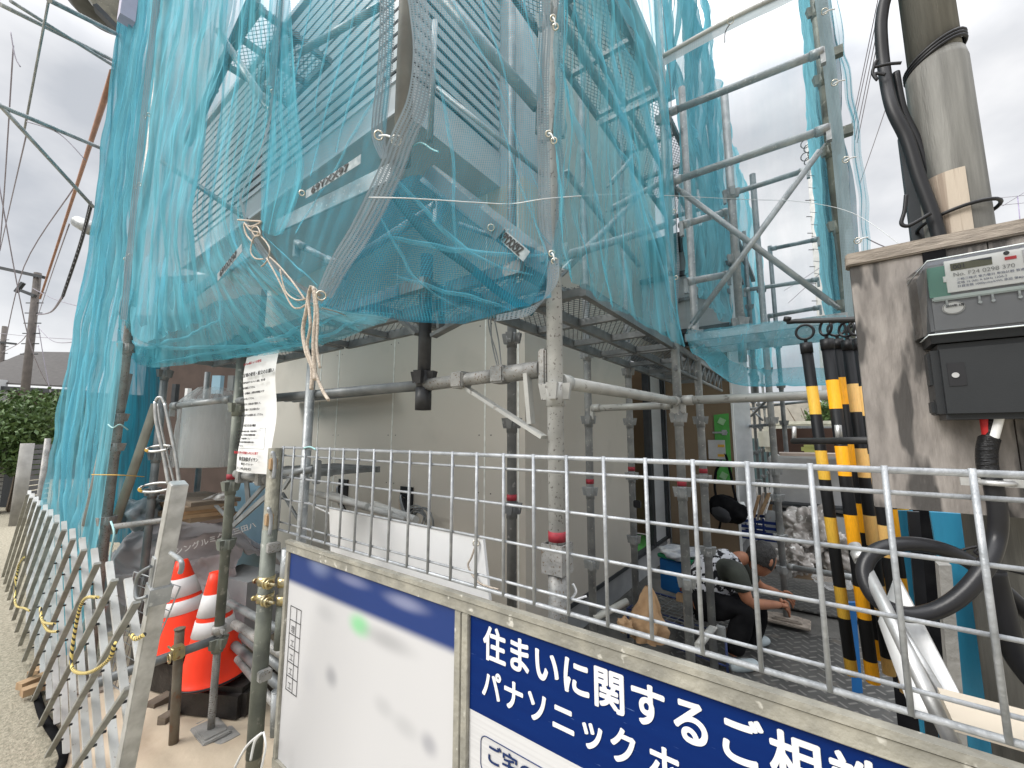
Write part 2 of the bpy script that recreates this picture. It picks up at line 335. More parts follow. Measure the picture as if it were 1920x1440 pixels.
# ================================================================ SETTING
def sheet(name, x0, x1, y0, y1, z, mat, n=1, amp=0, fr=2, kind='structure', label=None, catn=None):
    mb = MB()
    mb.grid(lambda u, v: V((x0 + (x1 - x0) * u, y0 + (y1 - y0) * v, z + (amp * noise.noise(V(((x0 + (x1 - x0) * u) * fr, (y0 + (y1 - y0) * v) * fr, 0))) if amp else 0))), n, n)
    return tag(mb.build(name, mat, normals=False), label, catn, None, kind)
sheet('ground', -600, 600, -600, 600, 0, grit)
b = MB(); b.span((-4.6, 1.75, .0), (3.2, 14, .12)); tag(b.build('site_ground', soil), kind='structure')
# ================================================================ HOUSE
hs = T('new_house', 'grey green panelled new house behind the scaffolding with slatted balcony screen', 'house', (-3, 4, 0))
XW, YW, ZT = -1.55, 2.24, 6.4
b = MB(); b.span((-5.6, YW, .36), (XW, YW + .18, 3.43)); b.build('front_wall', wall_m, hs)
b = MB(); b.span((-5.6, YW + .001, 3.431), (XW - .001, YW + .18, ZT)); b.build('upper_wall', wall2, hs)
b = MB(); b.span((XW - .18, YW + .181, .36), (XW, 4.1, ZT)); b.span((XW - .18, 4.1, 2.5), (XW, 5.35, ZT)); b.build('side_wall', wall_m, hs)
b = MB(); b.span((-5.55, YW + .02, 0), (XW - .02, 5.3, .358)); b.build('foundation', found, hs)
b = MB(); b.span((-5.6, YW - .012, .345), (XW + .012, YW - .002, .375)); b.span((XW + .002, YW - .01, .345), (XW + .014, 4.1, .375)); b.build('base_flashing', steeldk, hs)
for x in (-4.157, -3.815, -2.94, -1.896, -1.605):
    b = MB(); b.span((x - .0055, YW - .003, .38), (x + .0055, YW + .01, 3.42)); b.build('joint', joint, hs)
for y in (3.15, 4.05):
    b = MB(); b.span((XW - .01, y - .0055, .38), (XW + .003, y + .0055, 3.9)); b.build('joint', joint, hs)
b = MB()
for x in (-3.86, -3.77, -2.99, -2.89, -1.95, -1.84):
    for z in (.9, 1.2, 1.6, 2.0, 2.4): b.span((x - .004, YW - .002, z - .004), (x + .004, YW + .004, z + .004))
b.build('panel_screws', steeldk, hs)
# slatted balcony box
LX, LY = -1.765, 1.33
b = MB(); b.span((-5.5, LY, 3.43), (LX, YW - .001, 3.65)); b.build('balcony_floor_band', wall2, hs)
b = MB(); b.span((-5.45, LY + .06, 3.651), (LX - .06, YW - .02, 5.03)); b.build('balcony_shade', gapshade, hs)  # solid dark block, the shade behind the slats is put into its colour
b = MB(); z = 3.68
while z < 5.02:
    b.box(((-5.5 + LX) / 2, LY + .012, z), (LX + 5.5, .014, .042), Matrix.Rotation(math.radians(12), 3, 'X'))
    b.box((LX - .012, (LY + YW) / 2, z), (.014, YW - LY - .01, .042), Matrix.Rotation(math.radians(12), 3, 'Y')); z += .084
b.build('louvre_slats', louv, hs)
b = MB(); b.span((-5.52, LY - .012, 5.035), (LX + .012, YW, 5.08)); b.span((LX - .03, LY - .006, 3.655), (LX + .006, LY + .03, 5.03))
for x in (-4.6, -3.7, -2.75): b.span((x - .02, LY + .04, 3.655), (x + .02, LY + .055, 5.03))
b.span((-5.52, LY - .01, 3.64), (LX + .01, LY + .02, 3.665)); b.span((-5.52, LY - .014, 3.425), (LX + .014, LY - .001, 3.45)); b.build('balcony_frame', louv, hs)
b = MB(); b.span((-5.7, 2.0, ZT), (XW + .25, 5.5, ZT + .12)); b.build('roof_edge', wall2, hs)
# wing beyond the door
YG, XG = 5.35, -.787
b = MB(); b.span((XW, YG, .36), (XG, YG + .15, 3.94)); b.span((XG - .15, YG + .151, .36), (XG, 7.0, 3.94)); b.build('wing_wall', wall2, hs)
b = MB(); b.span((XW - .01, YG + .02, .12), (XG - .02, 6.9, .358)); b.build('wing_foundation', found, hs)
b = MB(); b.span((XW + .002, 4.65, 2.75), (-.62, YG - .002, 3.35)); b.build('entrance_canopy', wall2, hs)
b = MB(); b.span((XW + .003, 4.60, 3.352), (-.57, YG, 3.40)); b.span((XW + .003, 4.62, 2.70), (-.6, YG - .003, 2.748)); b.build('canopy_trim', steeldk, hs)
b = MB(); b.span((-1.6, 4.9, 3.942), (-.6, 7.1, 4.0)); b.build('wing_roof', steeldk, hs)
# entrance door opening
b = MB(); b.span((-2.6, 4.1, .36), (-2.55, YG, 2.5)); b.span((-2.6, YG + .0, .36), (XW - .19, YG + .05, 2.5)); b.build('hall_wall', cardboard, hs)
d = MB(); d.span((XW - .06, 4.10, .36), (XW + .012, 4.16, 2.5)); d.span((XW - .06, 4.72, .36), (XW + .012, 4.80, 2.5)); d.span((XW - .06, 5.26, .36), (XW + .012, 5.345, 2.5)); d.span((XW - .06, 4.161, 2.42), (XW + .01, 5.25, 2.5)); d.span((XW - .06, 4.161, .36), (XW + .01, 5.25, .39))
d = d.build('door_frame', steeldk, hs)
b = MB(); b.span((XW - .04, 4.802, .39), (XW - .02, 5.258, 2.42)); b.build('door_panel', wall2, d)
b = MB(); b.span((-2.5, 4.162, .30), (XW - .065, 5.25, .365)); b.build('hall_floor', greentape, hs)
# protection boards
t = tag(MB().span((XW + .03, YG - .02, .30), (XG + .01, YG - .004, 2.68)).build('cardboard_sheet', cardboard), 'tall brown protective cardboard covering the entrance wall', 'cardboard')
b = MB(); b.span((XG - .002, YG - .03, .14), (XG + .02, YG - .0, 2.7)); tag(b.build('white_corner_strip', white), 'white corner strip at the right edge of the cardboard wall', 'trim')
# cable outlets in the front wall
def outlet(px, py, label):
    c = Py(px, py, YW - .01); t = T('cable_outlet', label, 'outlet', c, 'cable outlets in the front wall')
    b = MB(); b.box(c, (.15, .012, .23)); b.build('backing_plate', black, t)
    for k in range(4):
        a = c + V((.01 * k - .015, -.01, .03)); p = [a, a + V((.0, -.05, .02)), a + V((.03 + .012 * k, -.06, -.08)), a + V((.07 + .02 * k, -.03, -.2)), a + V((.10 + .01 * k, -.02, -.30))]
        MB().path(smooth(p), .006, 6).build('wire', [rope_m, galv, wire_m, cable][k], t)
outlet(643, 922, 'black cable outlet on the grey wall with short wires, left one')
outlet(762, 940, 'black cable outlet on the grey wall above the grey cable coil')
b = MB()
for k in range(7):
    c = Py(775 + k * 3, 972 + k * 1.5, 2.1); b.ring(c, (random.uniform(-.4, .4), 1, random.uniform(-.5, .5)), .09 + random.uniform(-.02, .02), .006, 20, 5)
tag(b.build('cable_coil', galv_dark), 'coil of grey cable hanging by the front wall outlet', 'cable coil')
# ================================================================ SCAFFOLD
TUBE = .0243
def socket(mb, x, y, z, r=TUBE):
    for k in range(4):
        a = k * PI / 2 + .3; dx, dy = math.cos(a), math.sin(a); c = V((x + dx * (r + .015), y + dy * (r + .015), z)); s = V((-dy, dx, 0)); o = V((dx, dy, 0))
        v = []
        for zz, w_, q in ((-.026, .011, .003), (.026, .018, .011)):
            for (i, j) in ((-1, -1), (1, -1), (1, 1), (-1, 1)): v.append(c + s * (i * w_) + o * (q * j if j > 0 else -.017) + V((0, 0, zz)))
        mb.hexa(v)
    mb.tube((x, y, z - .048), (x, y, z + .028), r + .0035, 14)
def post(p, z0, z1, label, sockets=(), tape=None, mat=None, base=None, r=TUBE, group='scaffold posts', name='scaffold_post', sleeve=None):
    x, y = p[0], p[1]; mat = mat or galv
    t = T(name, label, 'scaffold post', (x, y, z0), group)
    jz = z0 + .55 if base == 'jack' else z0
    MB().tube((x, y, jz), (x, y, z1), r, 18).build('tube', mat, t)
    for s in sockets: 
        m = MB(); socket(m, x, y, s, r); m.build('wedge_socket', mat, t)
    if tape: MB().tube((x, y, tape - .012), (x, y, tape + .018), r + .0015, 18).build('tape_band', redtape, t)
    if sleeve: MB().tube((x, y, sleeve[0]), (x, y, sleeve[1]), r + .006, 18).build('sleeve', mat, t)
    if base:
        m = MB(); m.tube((x, y, z0 + .02), (x, y, jz + .02), .017, 14)
        if base == 'jack':
            k = z0 + .1
            while k < jz: m.ring((x, y, k), UP, .017, .0025, 14, 4); k += .009
        m.build('jack_screw', galv_old, t)
        m = MB(); c = (x, y, z0); m.box((x, y, z0 + .01), (.30, .19, .02), bev=.006); m.box((x, y, z0 + .027), (.20, .13, .014), bev=.005); m.box((x, y, z0 + .037), (.15, .10, .006)); m.build('base_plate', concrete if base == 'jack' else plyedge, t)
        if base == 'jack':
            m = MB(); m.tube((x, y, jz - .03), (x, y, jz + .01), .033, 14); m.box((x + .04, y, jz - .01), (.06, .012, .02)); m.build('jack_nut', galv_old, t)
    return t
def zl(z): return z
# main posts: place = world position measured from where each stands
P1 = (-.678, 1.153); P5 = (-.645, 2.497); P3 = (-1.212, 2.487); P4 = (-1.132, 3.02); P2 = (-1.25, 1.688); P8 = (-2.735, .98); P7 = (-3.815, .66); P6 = (-.636, 3.013); P12 = (-.30, 4.0); P15 = (-.34, 2.86); P16 = (.175, 2.805)
def zat(px, py, p): return Px(px, py, p[0]).z if abs(ray(px, py).x) > 300 else Py(px, py, p[1]).z
LV = [z for z in (1.31, 1.76, 2.21, 2.66, 3.11, 3.56, 4.01, 4.46, 4.91)]
pt = post(P1, 0, 5.6, 'thick speckled grey scaffold post nearest behind the wire mesh fence', [1.74, 2.21, 2.66, 3.11], 1.285, M('speckled grey post steel', (.47, .47, .45), .55, .15, (.37, .37, .355), 16, spots=(.20, .19, .18), sscale=95, spos=(.61, .66)), r=.0265)
m = MB(); x, y = P1
for (a, c) in (((-.036, -.036), (.036, -.032)), ((-.036, .032), (.036, .036)), ((-.036, -.032), (-.032, .032)), ((.032, -.032), (.036, .032))): m.span((x + a[0], y + a[1], 1.18), (x + c[0], y + c[1], 1.268))
m.tube((x, y, .9), (x, y, 1.19), .030, 16); m.build('square_pocket', galv_old, pt)
post(P2, .12, 5.6, 'dark scaffold post close to the front wall corner, behind the nearest post', [1.24, 1.66, 2.10, 2.66], 1.29, M('mottled dark post', (.24, .245, .245), .5, .3, (.15, .155, .16), 12, spots=(.36, .36, .36), sscale=30))
post(P3, .12, 4.2, 'dark blotchy scaffold post beside the side wall', [.79, 1.24, 1.70, 2.14], 1.30, galv_mid)
post(P4, .12, 4.2, 'scaffold post beside the doorway with black bracket', [.85, 1.30, 1.70, 2.08], 1.35, galv_mid)
post(P5, .12, 5.6, 'pale scaffold post in front of the brown cardboard wall', [.79, 1.28, 1.70, 2.60, 3.14, 3.60], 1.325, galv)
post(P6, .12, 4.2, 'scaffold post behind the crouching worker, right of the pale post', [.85, 1.31, 1.70, 2.3], 1.36, galv_mid)
post(P8, 0, 2.25, 'left scaffold post standing on a threaded jack between the traffic cones', [.47, .99, 1.31, 1.76, 2.16], 1.36, galv_green, base='jack')
post(P7, .02, 5.8, 'long dirty scaffold post at the left between the hanging blue nets', [.47, 1.04, 1.52, 1.72, 2.2], None, galv_old, base='plate', r=.027)
post(P12, .16, 3.9, 'dark scaffold post the worker is reaching for, on a pale base plate', [.55, .79, 1.1, 1.31, 1.72], None, galv_mid, base='plate')
post(P15, 2.05, 3.9, 'short hanging scaffold post over the end bay', [2.30, 2.72, 3.16], None, galv)
post(P16, 2.05, 5.9, 'right corner scaffold post wrapped in netting', [2.3, 2.75, 3.2, 3.65, 4.1], None, galv_green)
P10 = (-1.075, .82); post(P10, 2.52, 4.7, 'upper scaffold post at the net corner with small holes', [], None, M('brown grey post', (.33, .31, .285), .5, .2, (.24, .225, .21), 8), r=.030)
P9 = Pf(795, 700, 1.65); post(P9, 1.70, 2.35, 'short black hanging post carrying two braces under the deck', [1.83], None, M('black painted tube', (.03, .03, .032), .4, c2=(.05, .05, .052), scale=20), r=.0265, sleeve=(1.70, 1.79))
P11 = (-1.975, 1.015); post(P11, .12, 1.95, 'thin grey post with the cream rope hanging over it', [], None, galv, r=.0215)
far = [(1395, 6.3, 5), (1404, 6.8, 5), (1414, 7.4, 5), (1424, 8.2, 5), (1434, 9.0, 5), (1469, 5.0, 4), (1420, 5.0, 4.2), (1446, 4.4, 3.6)]
for k, (px, F, z1) in enumerate(far):
    p = Pf(px, 780, F); q = ['leftmost thin', 'second thin', 'third thin', 'fourth thin', 'fifth thin', 'slim pale', 'medium', 'upright']
    post(p, .12 if k < 6 else 2.1, z1, ['leftmost of the thin far posts beside the grey wing', 'second of the thin far posts beside the grey wing', 'third of the thin far posts beside the grey wing', 'fourth of the thin far posts beside the grey wing', 'rightmost of the thin far posts beside the grey wing', 'slim scaffold post in front of the white wrapped boards', 'upper post in the end bay just right of the hanging post', 'upper post in the end bay farther right near the net'][k], [.8, 1.3, 1.75, 2.2, 2.7] if k < 6 else [2.3, 2.75, 3.2], None, galv_dark)
post(Pf(297, 816, 3.0), .0, 2.2, 'dark scaffold post behind the aluminium ladder at the left', [.6, 1.2, 1.45, 2.05], None, galv_dark)
post(Pf(384, 760, 3.9), .0, 2.2, 'short scaffold post seen behind the wrapped foam roll', [1.9], None, galv_dark)

def ledger(a, b, label, r=.0213, mat=None, clamp=True, name='scaffold_ledger', catn='scaffold tube', group='horizontal scaffold tubes'):
    a = V(a); b = V(b); d = (b - a).normalized(); mat = mat or galv
    t = T(name, label, catn, a, group)
    if clamp: a2 = a + d * .03; b2 = b - d * .03
    else: a2, b2 = a, b
    MB().tube(a2, b2, r, 16).build('tube', mat, t)
    if clamp:
        for p, s in ((a2, 1), (b2, -1)):
            m = MB(); m.tube(p - d * s * .002, p + d * s * .055, r + .005, 14); m.box(p + V((0, 0, -.028)), (.022, .03, .09)); m.build('wedge_clamp', mat, t)
    return t
def at(p, z): return V((p[0], p[1], z))
pale = M('pale worn tube', (.50, .50, .47), .5, .2, (.38, .38, .36), 8, spots=(.25, .24, .22), sscale=35)
ledger(at(P1, 1.775), at(P5, 1.795), 'pale scaffold tube from the nearest post back to the pale post', mat=pale, r=.0235)
ledger(at(P3, 1.775), at(P5, 1.775), 'thin scaffold tube across from the wall side post to the pale post', mat=pale)
ledger(at(P5, 1.80), Py(1660, 736, 2.5), 'long pale scaffold tube running right behind the striped poles', mat=pale, r=.024)
# left beam with bracket
t = T('scaffold_bracket', 'big rusty scaffold bracket arm left of the nearest post with diagonal strut', 'bracket', at(P1, 1.80))
a = at(P1, 1.82) + V((-.02, 0, 0)); c = V((P9[0], P9[1], 1.80))
MB().tube(a + (c - a) * .06, a + (c - a) * .36, .030, 16).tube(a + (c - a) * .35, c, .0245, 14).build('arm', galv_old, t)
for f in (.34, .66): MB().box(a + (c - a) * f, (.06, .062, .062), bev=.006).build('collar', galv_old, t)
MB().box(a + (c - a) * .03, (.03, .05, .13), bev=.006).build('end_plate', galv_old, t)
m = MB(); m.beam(Pf(866, 722, 1.56), Pf(1020, 820, 1.32), .012, .034, up=(0, 1, 0)); m.build('strut', pale, t)
m = MB(); m.beam(Pf(988, 700, 1.37), Pf(996, 795, 1.37), .016, .028, up=(0, 1, 0)); m.build('hanger', pale, t)
ledger(c, at(P8, 1.80), 'long dark scaffold tube crossing the grey wall behind the notice', mat=galv_dark, clamp=False, r=.0225)
for (q, r_, dz) in (((735, 588), (783, 625), 0), ((860, 600), (812, 628), 0)):
    pass
def brace_t(P_, label, w_=.014, h_=.034, mat=None, up=(0, 1, 0), group='flat and tubular scaffold braces'):
    m = MB()
    for a, b_ in zip(P_, P_[1:]): m.beam(a, b_, w_, h_, up=up)
    return tag(m.build('deck_strut', mat or galv_dark), label, 'brace', group)
t = brace_t([Pf(735, 583, 1.72), Pf(782, 627, 1.66)], 'black sloping strut on the left side of the short black post')
t = brace_t([Pf(887, 590, 1.5), Pf(812, 630, 1.63)], 'black sloping strut on the right side of the short black post')
brace_t([Pf(826, 585, 1.62), Pf(826, 617, 1.62)], 'short upright strap right of the short black post')
# end bay tubes
e = .0
ledger(at(P5, 3.63), Pz(1555, 92, 3.63), 'upper long scaffold tube of the end bay against the sky', clamp=True)
ledger(at(P5, 3.16), Pz(1566, 236, 3.20), 'middle long scaffold tube of the end bay against the sky')
ledger(Pf(1351, 370, 3.3), Pf(1523, 315, 3.0), 'thinner scaffold tube behind the crossed braces')
ledger(Pf(1440, 468, 4.3), Pf(1541, 447, 3.9), 'small far scaffold tube right of the crossed braces, upper')
ledger(Pf(1390, 545, 4.3), Pf(1541, 523, 3.9), 'small far scaffold tube right of the crossed braces, middle')
ledger(Pf(1435, 594, 4.3), Pf(1545, 575, 3.9), 'small far scaffold tube right of the crossed braces, lowest')
ledger(Pf(1272, 424, 2.4), Pf(1366, 396, 2.6), 'short scaffold tube joining the pale post to the hanging post, upper')
ledger(Pf(1280, 530, 2.4), Pf(1372, 513, 2.6), 'short scaffold tube joining the pale post to the hanging post, lower')
def brace(a, b, label, r=.017, mat=None):
    a = V(a); b = V(b); t = T('diagonal_brace', label, 'brace', a, 'diagonal scaffold brace tubes'); d = (b - a).normalized()
    MB().tube(a + d * .04, b - d * .04, r, 12).build('tube', mat or galv, t)
    for p, s in ((a, 1), (b, -1)):
        m = MB(); m.beam(p, p + d * s * .07, r * 2.1, .010, bev=.002); m.build('flat_end', mat or galv, t)
brace(Pf(1268, 352, 2.35), Pf(1572, 578, 2.15), 'end bay brace tube falling to the right')
brace(Pf(1290, 618, 2.33), Pf(1545, 272, 2.12), 'end bay brace tube rising to the right')
brace(Pf(408, 55, 2.1), Pf(505, 205, 1.75), 'brace tube crossing the blue net above the louvres', .019)
brace(Pf(300, 300, 2.6), Pf(460, 408, 2.2), 'brace tube falling right behind the folded net at the left', .017)
brace(Pf(1045, 520, 1.5), Pf(1190, 375, 2.2), 'brace tube rising to the right behind the blue net of the side bay', .015)
brace(Pf(1060, 320, 1.6), Pf(1200, 500, 2.3), 'brace tube falling right behind the blue net of the side bay', .015)
brace(Pf(1140, 395, 2.0), Pf(1262, 330, 2.5), 'upper brace tube behind the blue net of the side bay', .017)
ledger(Pf(1060, 480, 1.5), Pf(1262, 418, 2.45), 'scaffold tube behind the lower blue net of the side bay', clamp=False, r=.018)
brace(Pf(1190, 290, 2.3), Pf(1140, 350, 2.2), 'short brace tube under the upper mesh deck', .014)
brace(Pf(715, 10, 1.5), Pf(560, 100, 1.75), 'brace tube in front of the slatted screen', .016)
brace(Pf(800, -40, 1.4), Pf(1020, 215, 1.5), 'thick tube slanting down behind the corner net', .024)
ledger(Pf(820, 165, 1.5), Pf(1020, 330, 1.6), 'thin guard tube slanting behind the corner net', clamp=False, r=.010)
ledger(Pf(816, 40, 1.5), Pf(806, 265, 1.5), 'pale strap upright behind the grey net hem', clamp=False, r=.012)
ledger(Pf(1018, 0, 1.5), Pf(1010, 250, 1.5), 'pale upright tube behind the net seam by the nearest post', clamp=False, r=.014)
# steel mesh decks
def clipline(p, d, x0, x1, y0, y1):
    t0, t1 = -1e9, 1e9
    for o, k, a, b in ((p[0], d[0], x0, x1), (p[1], d[1], y0, y1)):
        if abs(k) < 1e-9:
            if o < a or o > b: return None
            continue
        u, v = (a - o) / k, (b - o) / k
        if u > v: u, v = v, u
        t0, t1 = max(t0, u), min(t1, v)
    return (t0, t1) if t1 - t0 > .01 else None
def deck(x0, x1, y0, y1, z, label, along='x', mat=None, rails=3):
    mat = mat or galv_dark; t = T('scaffold_deck', label, 'scaffold deck', (x0, y0, z), 'steel mesh decks')
    hh = .045
    for k in range(rails):
        f = k / (rails - 1); m = MB()
        if along == 'x': y = y0 + .015 + (y1 - y0 - .03) * f; m.span((x0, y - .013, z - hh), (x1, y + .013, z))
        else: x = x0 + .015 + (x1 - x0 - .03) * f; m.span((x - .013, y0, z - hh), (x + .013, y1, z))
        m.build('side_rail', mat, t)
    Ln = (x1 - x0) if along == 'x' else (y1 - y0); k = int(Ln / .45) + 1
    for i in range(k + 1):
        f = i / k; m = MB()
        if along == 'x': x = x0 + .02 + (Ln - .04) * f; m.span((x - .015, y0 + .03, z - .038), (x + .015, y1 - .03, z - .008))
        else: y = y0 + .02 + (Ln - .04) * f; m.span((x0 + .03, y - .015, z - .038), (x1 - .03, y + .015, z - .008))
        m.build('cross_member', mat, t)
    m = MB(); dx, dy = (.048, .026) if along == 'x' else (.026, .048); ln = math.hypot(dx, dy)
    W_, H_ = x1 - x0, y1 - y0
    for s in (1, -1):
        d = V((dx / ln, s * dy / ln)); step = dx
        n_ = int((W_ + H_ * dx / dy) / step) + 2
        for i in range(n_):
            px_ = x0 + i * step if s < 0 else x1 - i * step
            # lines crossing y1 edge
            r_ = clipline((px_, y1) if s > 0 else (px_, y1), (d.x, d.y), x0, x1, y0, y1)
            if s > 0: r_ = clipline((x0 - H_ * dx / dy + i * step, y0), (d.x, d.y), x0, x1, y0, y1); o = (x0 - H_ * dx / dy + i * step, y0)
            else: r_ = clipline((x0 - H_ * dx / dy + i * step, y1), (d.x, d.y), x0, x1, y0, y1); o = (x0 - H_ * dx / dy + i * step, y1)
            if r_: m.beam((o[0] + d.x * r_[0], o[1] + d.y * r_[0], z - .004 + s * .0008), (o[0] + d.x * r_[1], o[1] + d.y * r_[1], z - .004 + s * .0008), .0034, .0016)
    m.build('mesh_panel', mat, t)
deck(-3.75, -2.30, .93, 1.38, 2.17, 'front mesh deck at the left over the grey pile')
deck(-2.28, -1.10, .95, 1.40, 2.17, 'front mesh deck over the notice and grey wall')
deck(-1.08, -.74, 1.04, 1.40, 2.17, 'short mesh deck inside the bulging corner net')
deck(-1.13, -.64, 1.32, 2.50, 2.15, 'mesh deck seen from below right of the nearest post', 'y')
deck(-1.13, -.64, 2.53, 4.3, 2.15, 'mesh deck farther back beyond the pale post', 'y')
deck(-2.95, -2.35, .78, 1.22, 4.02, 'upper front mesh deck at the left against the sky')
deck(-1.15, -.70, 1.3, 2.6, 3.95, 'upper side mesh deck nearer the camera', 'y')
deck(-1.15, -.70, 2.65, 4.4, 3.95, 'upper side mesh deck farther back', 'y')
deck(-.60, .16, 2.55, 3.05, 2.20, 'end bay deck with pale boards under the crossed braces', mat=galv)
deck(-1.15, -.62, 4.6, 6.5, 3.1, 'far mesh deck beyond the hanging post', 'y')
deck(-3.4, -2.75, 1.2, 2.0, 1.36, 'low tread deck under the foam roll')
deck(-4.6, -2.9, 2.0, 2.2, 2.0, 'low dark deck behind the foam roll')
tag(MB().beam(Py(800, 325, .98), Py(1036, 505, 1.22), .012, .085, bev=.002).build('toe_board', galv), 'pale toe board slanting inside the corner net towards the nearest post', 'toe board', 'toe boards inside the nets')
tag(MB().beam(Py(520, 425, .86), Py(735, 322, .92), .012, .075, bev=.002).build('toe_board', galv), 'pale toe board inside the middle left net under its printed label', 'toe board', 'toe boards inside the nets')
tag(MB().beam(Py(350, 560, .80), Py(470, 470, .82), .012, .07, bev=.002).build('toe_board', galv), 'pale toe board inside the left pleated net', 'toe board', 'toe boards inside the nets')
ledger(Py(548, 452, .95), Py(640, 500, 1.1), 'short grey tube crossing inside the middle left net', clamp=True, r=.017)
ledger(Py(640, 500, 1.1), Py(830, 380, 1.05), 'grey tube rising to the right inside the nets behind the broad hem', clamp=True, r=.019)
ledger(Py(860, 420, 1.05), Py(1000, 470, 1.15), 'thin pale tube inside the corner net', clamp=False, r=.010)
# deck lattice girder under the side deck
m = MB()
g0, g1 = V((-.64, 2.45, 1.98)), V((-.64, 3.9, 1.98)); u0, u1 = g0 + V((0, 0, .13)), g1 + V((0, 0, .13))
m.tube(g0, g1, .011, 8).tube(u0, u1, .011, 8)
for i in range(9):
    a = g0.lerp(g1, i / 9); b_ = u0.lerp(u1, (i + 1) / 9); c = g0.lerp(g1, (i + 1) / 9); m.tube(a, b_, .006, 6); m.tube(b_, c, .006, 6)
tag(m.build('lattice_girder', galv_dark), 'dark lattice girder under the far side deck', 'girder')
# front long guard rail with socket tabs slanting to the upper left of frame
t = ledger(Pf(478, -6, 1.99), Pf(352, 268, 3.2), 'dark guard tube with hooked socket tabs running away above the louvres', mat=galv_dark, clamp=False, r=.03)
m = MB()
for f in (.25, .48, .68, .85):
    p = Pf(478, -6, 1.99).lerp(Pf(352, 268, 3.2), f); m.box(p + V((.02, 0, -.05)), (.012, .02, .06)); m.box(p + V((.035, 0, -.085)), (.03, .02, .012))
m.build('socket_tab', galv_dark, t)
# upper toe rails seen through the side net
ledger(Pf(1050, 40, 1.6), Pf(1204, 278, 3.3), 'toe rail slanting down under the upper side deck', clamp=False, r=.022, mat=galv_dark)
ledger(Pf(1140, 0, 2.4), Pf(1236, 158, 4.2), 'high guard rail at the skyline above the side bay', clamp=False, r=.03, mat=galv_dark)
for k, (a, b_, F0, F1) in enumerate((((1392, 745), (1444, 742), 6.4, 4.8), ((1396, 800), (1446, 796), 6.4, 4.8), ((1400, 768), (1440, 762), 7, 6), ((1396, 905), (1452, 912), 6.6, 5.2), ((1408, 780), (1436, 752), 6.5, 6.0), ((1400, 758), (1430, 788), 7.4, 7.0), ((1447, 760), (1520, 752), 6.2, 6.0), ((1440, 880), (1475, 872), 6.2, 6.0))):
    ledger(Pf(*a, F0), Pf(*b_, F1), ['first', 'second', 'third', 'lowest', 'fifth, slanting up,', 'sixth, slanting down,', 'long', 'short'][k] + ' far scaffold tube in the dark cluster beside the grey wing', clamp=False, r=.019, mat=galv_dark)
# left outer scaffold arms against the sky
for k, (a, b_, r_) in enumerate([((0, 8), (222, 118), .016), ((20, 2), (220, 128), .013), ((92, 0), (235, 72), .018), ((-5, 196), (190, 278), .016), ((-5, 192), (175, 388), .014), ((92, -4), (46, 242), .008)]):
    ledger(Pf(*a, 2.6), Pf(*b_, 3.4), ['upper left thick arm tube against the sky', 'thinner arm tube just under the upper left arm', 'short arm tube under the round transformer', 'middle left arm tube against the sky', 'steep left arm tube falling towards the net', 'thin hanging rod crossing the left arm tubes'][k], clamp=False, r=r_, mat=galv)
# ================================================================ NETS
def netsheet(name, rows, mat, parent, nu=90, nv=90, pleats=(), nz_=.012, seed=0, ndir=None, sub='net_sheet', pin_bottom=True):
    nd = (FWD * -1) if ndir is None else V(ndir)
    def base(u, v):
        cols = [cat(r, u) for r in rows]; return cat(cols, v)
    Lu = sum((base((i + 1) / 20, .5) - base(i / 20, .5)).length for i in range(20)); Lv = sum((base(.5, (i + 1) / 20) - base(.5, i / 20)).length for i in range(20))
    def fn(u, v):
        p = base(u, v); d = 0
        for (amp, fr, skew, ph, sharp) in pleats:
            t = u * fr + skew * v + ph + .5 * noise.noise(V((u * 2.3, v * 1.7, seed)))
            s = 2 * abs(t - math.floor(t + .5)); s = s ** sharp
            env = .45 + .9 * abs(noise.noise(V((u * 3.1 + seed, v * 2.2, ph))))
            d += amp * (s - .4) * env
        d += nz_ * noise.noise(V((u * Lu * 4, v * Lv * 3, seed * 3.7))) + nz_ * .5 * noise.noise(V((u * Lu * 14, v * Lv * 5, seed)))
        return p + nd * d
    o = MB().grid(fn, nu, nv, uvlen=(Lu, Lv)).build(sub, mat, parent, normals=False)
    return fn, (Lu, Lv), o
def band(P_, W_, mat, parent, name='hem', th=.0025, lift=.006):
    # woven hem ribbon: centre line P_, half width vectors W_
    P_ = [V(p) for p in P_]; n = (len(P_) - 1) * 8; W_ = [V(k) for k in W_]
    def fn(u, v): c = cat(P_, v); q = cat(W_, v); return c + q * (u * 2 - 1) - FWD * lift
    Lv = sum((cat(P_, (i + 1) / 20) - cat(P_, i / 20)).length for i in range(20))
    return MB().grid(fn, 4, n, uvlen=(W_[0].length * 2, Lv)).build(name, mat, parent, normals=False)
def bandp(pts, ys, hw, mat, parent, name='hem', lift=.008):
    if not isinstance(ys, (list, tuple)): ys = [ys] * len(pts)
    if not isinstance(hw, (list, tuple)): hw = [hw] * len(pts)
    P_ = [Py(a, b_, y) for (a, b_), y in zip(pts, ys)]; W_ = []
    for i, p in enumerate(P_):
        d = (P_[min(i + 1, len(P_) - 1)] - P_[max(i - 1, 0)]).normalized(); q = d.cross((p - CAMP).normalized()).normalized(); q = q if q.dot(RGT) > 0 else -q; W_.append(q * hw[i])
    return band(P_, W_, mat, parent, name, lift=lift)
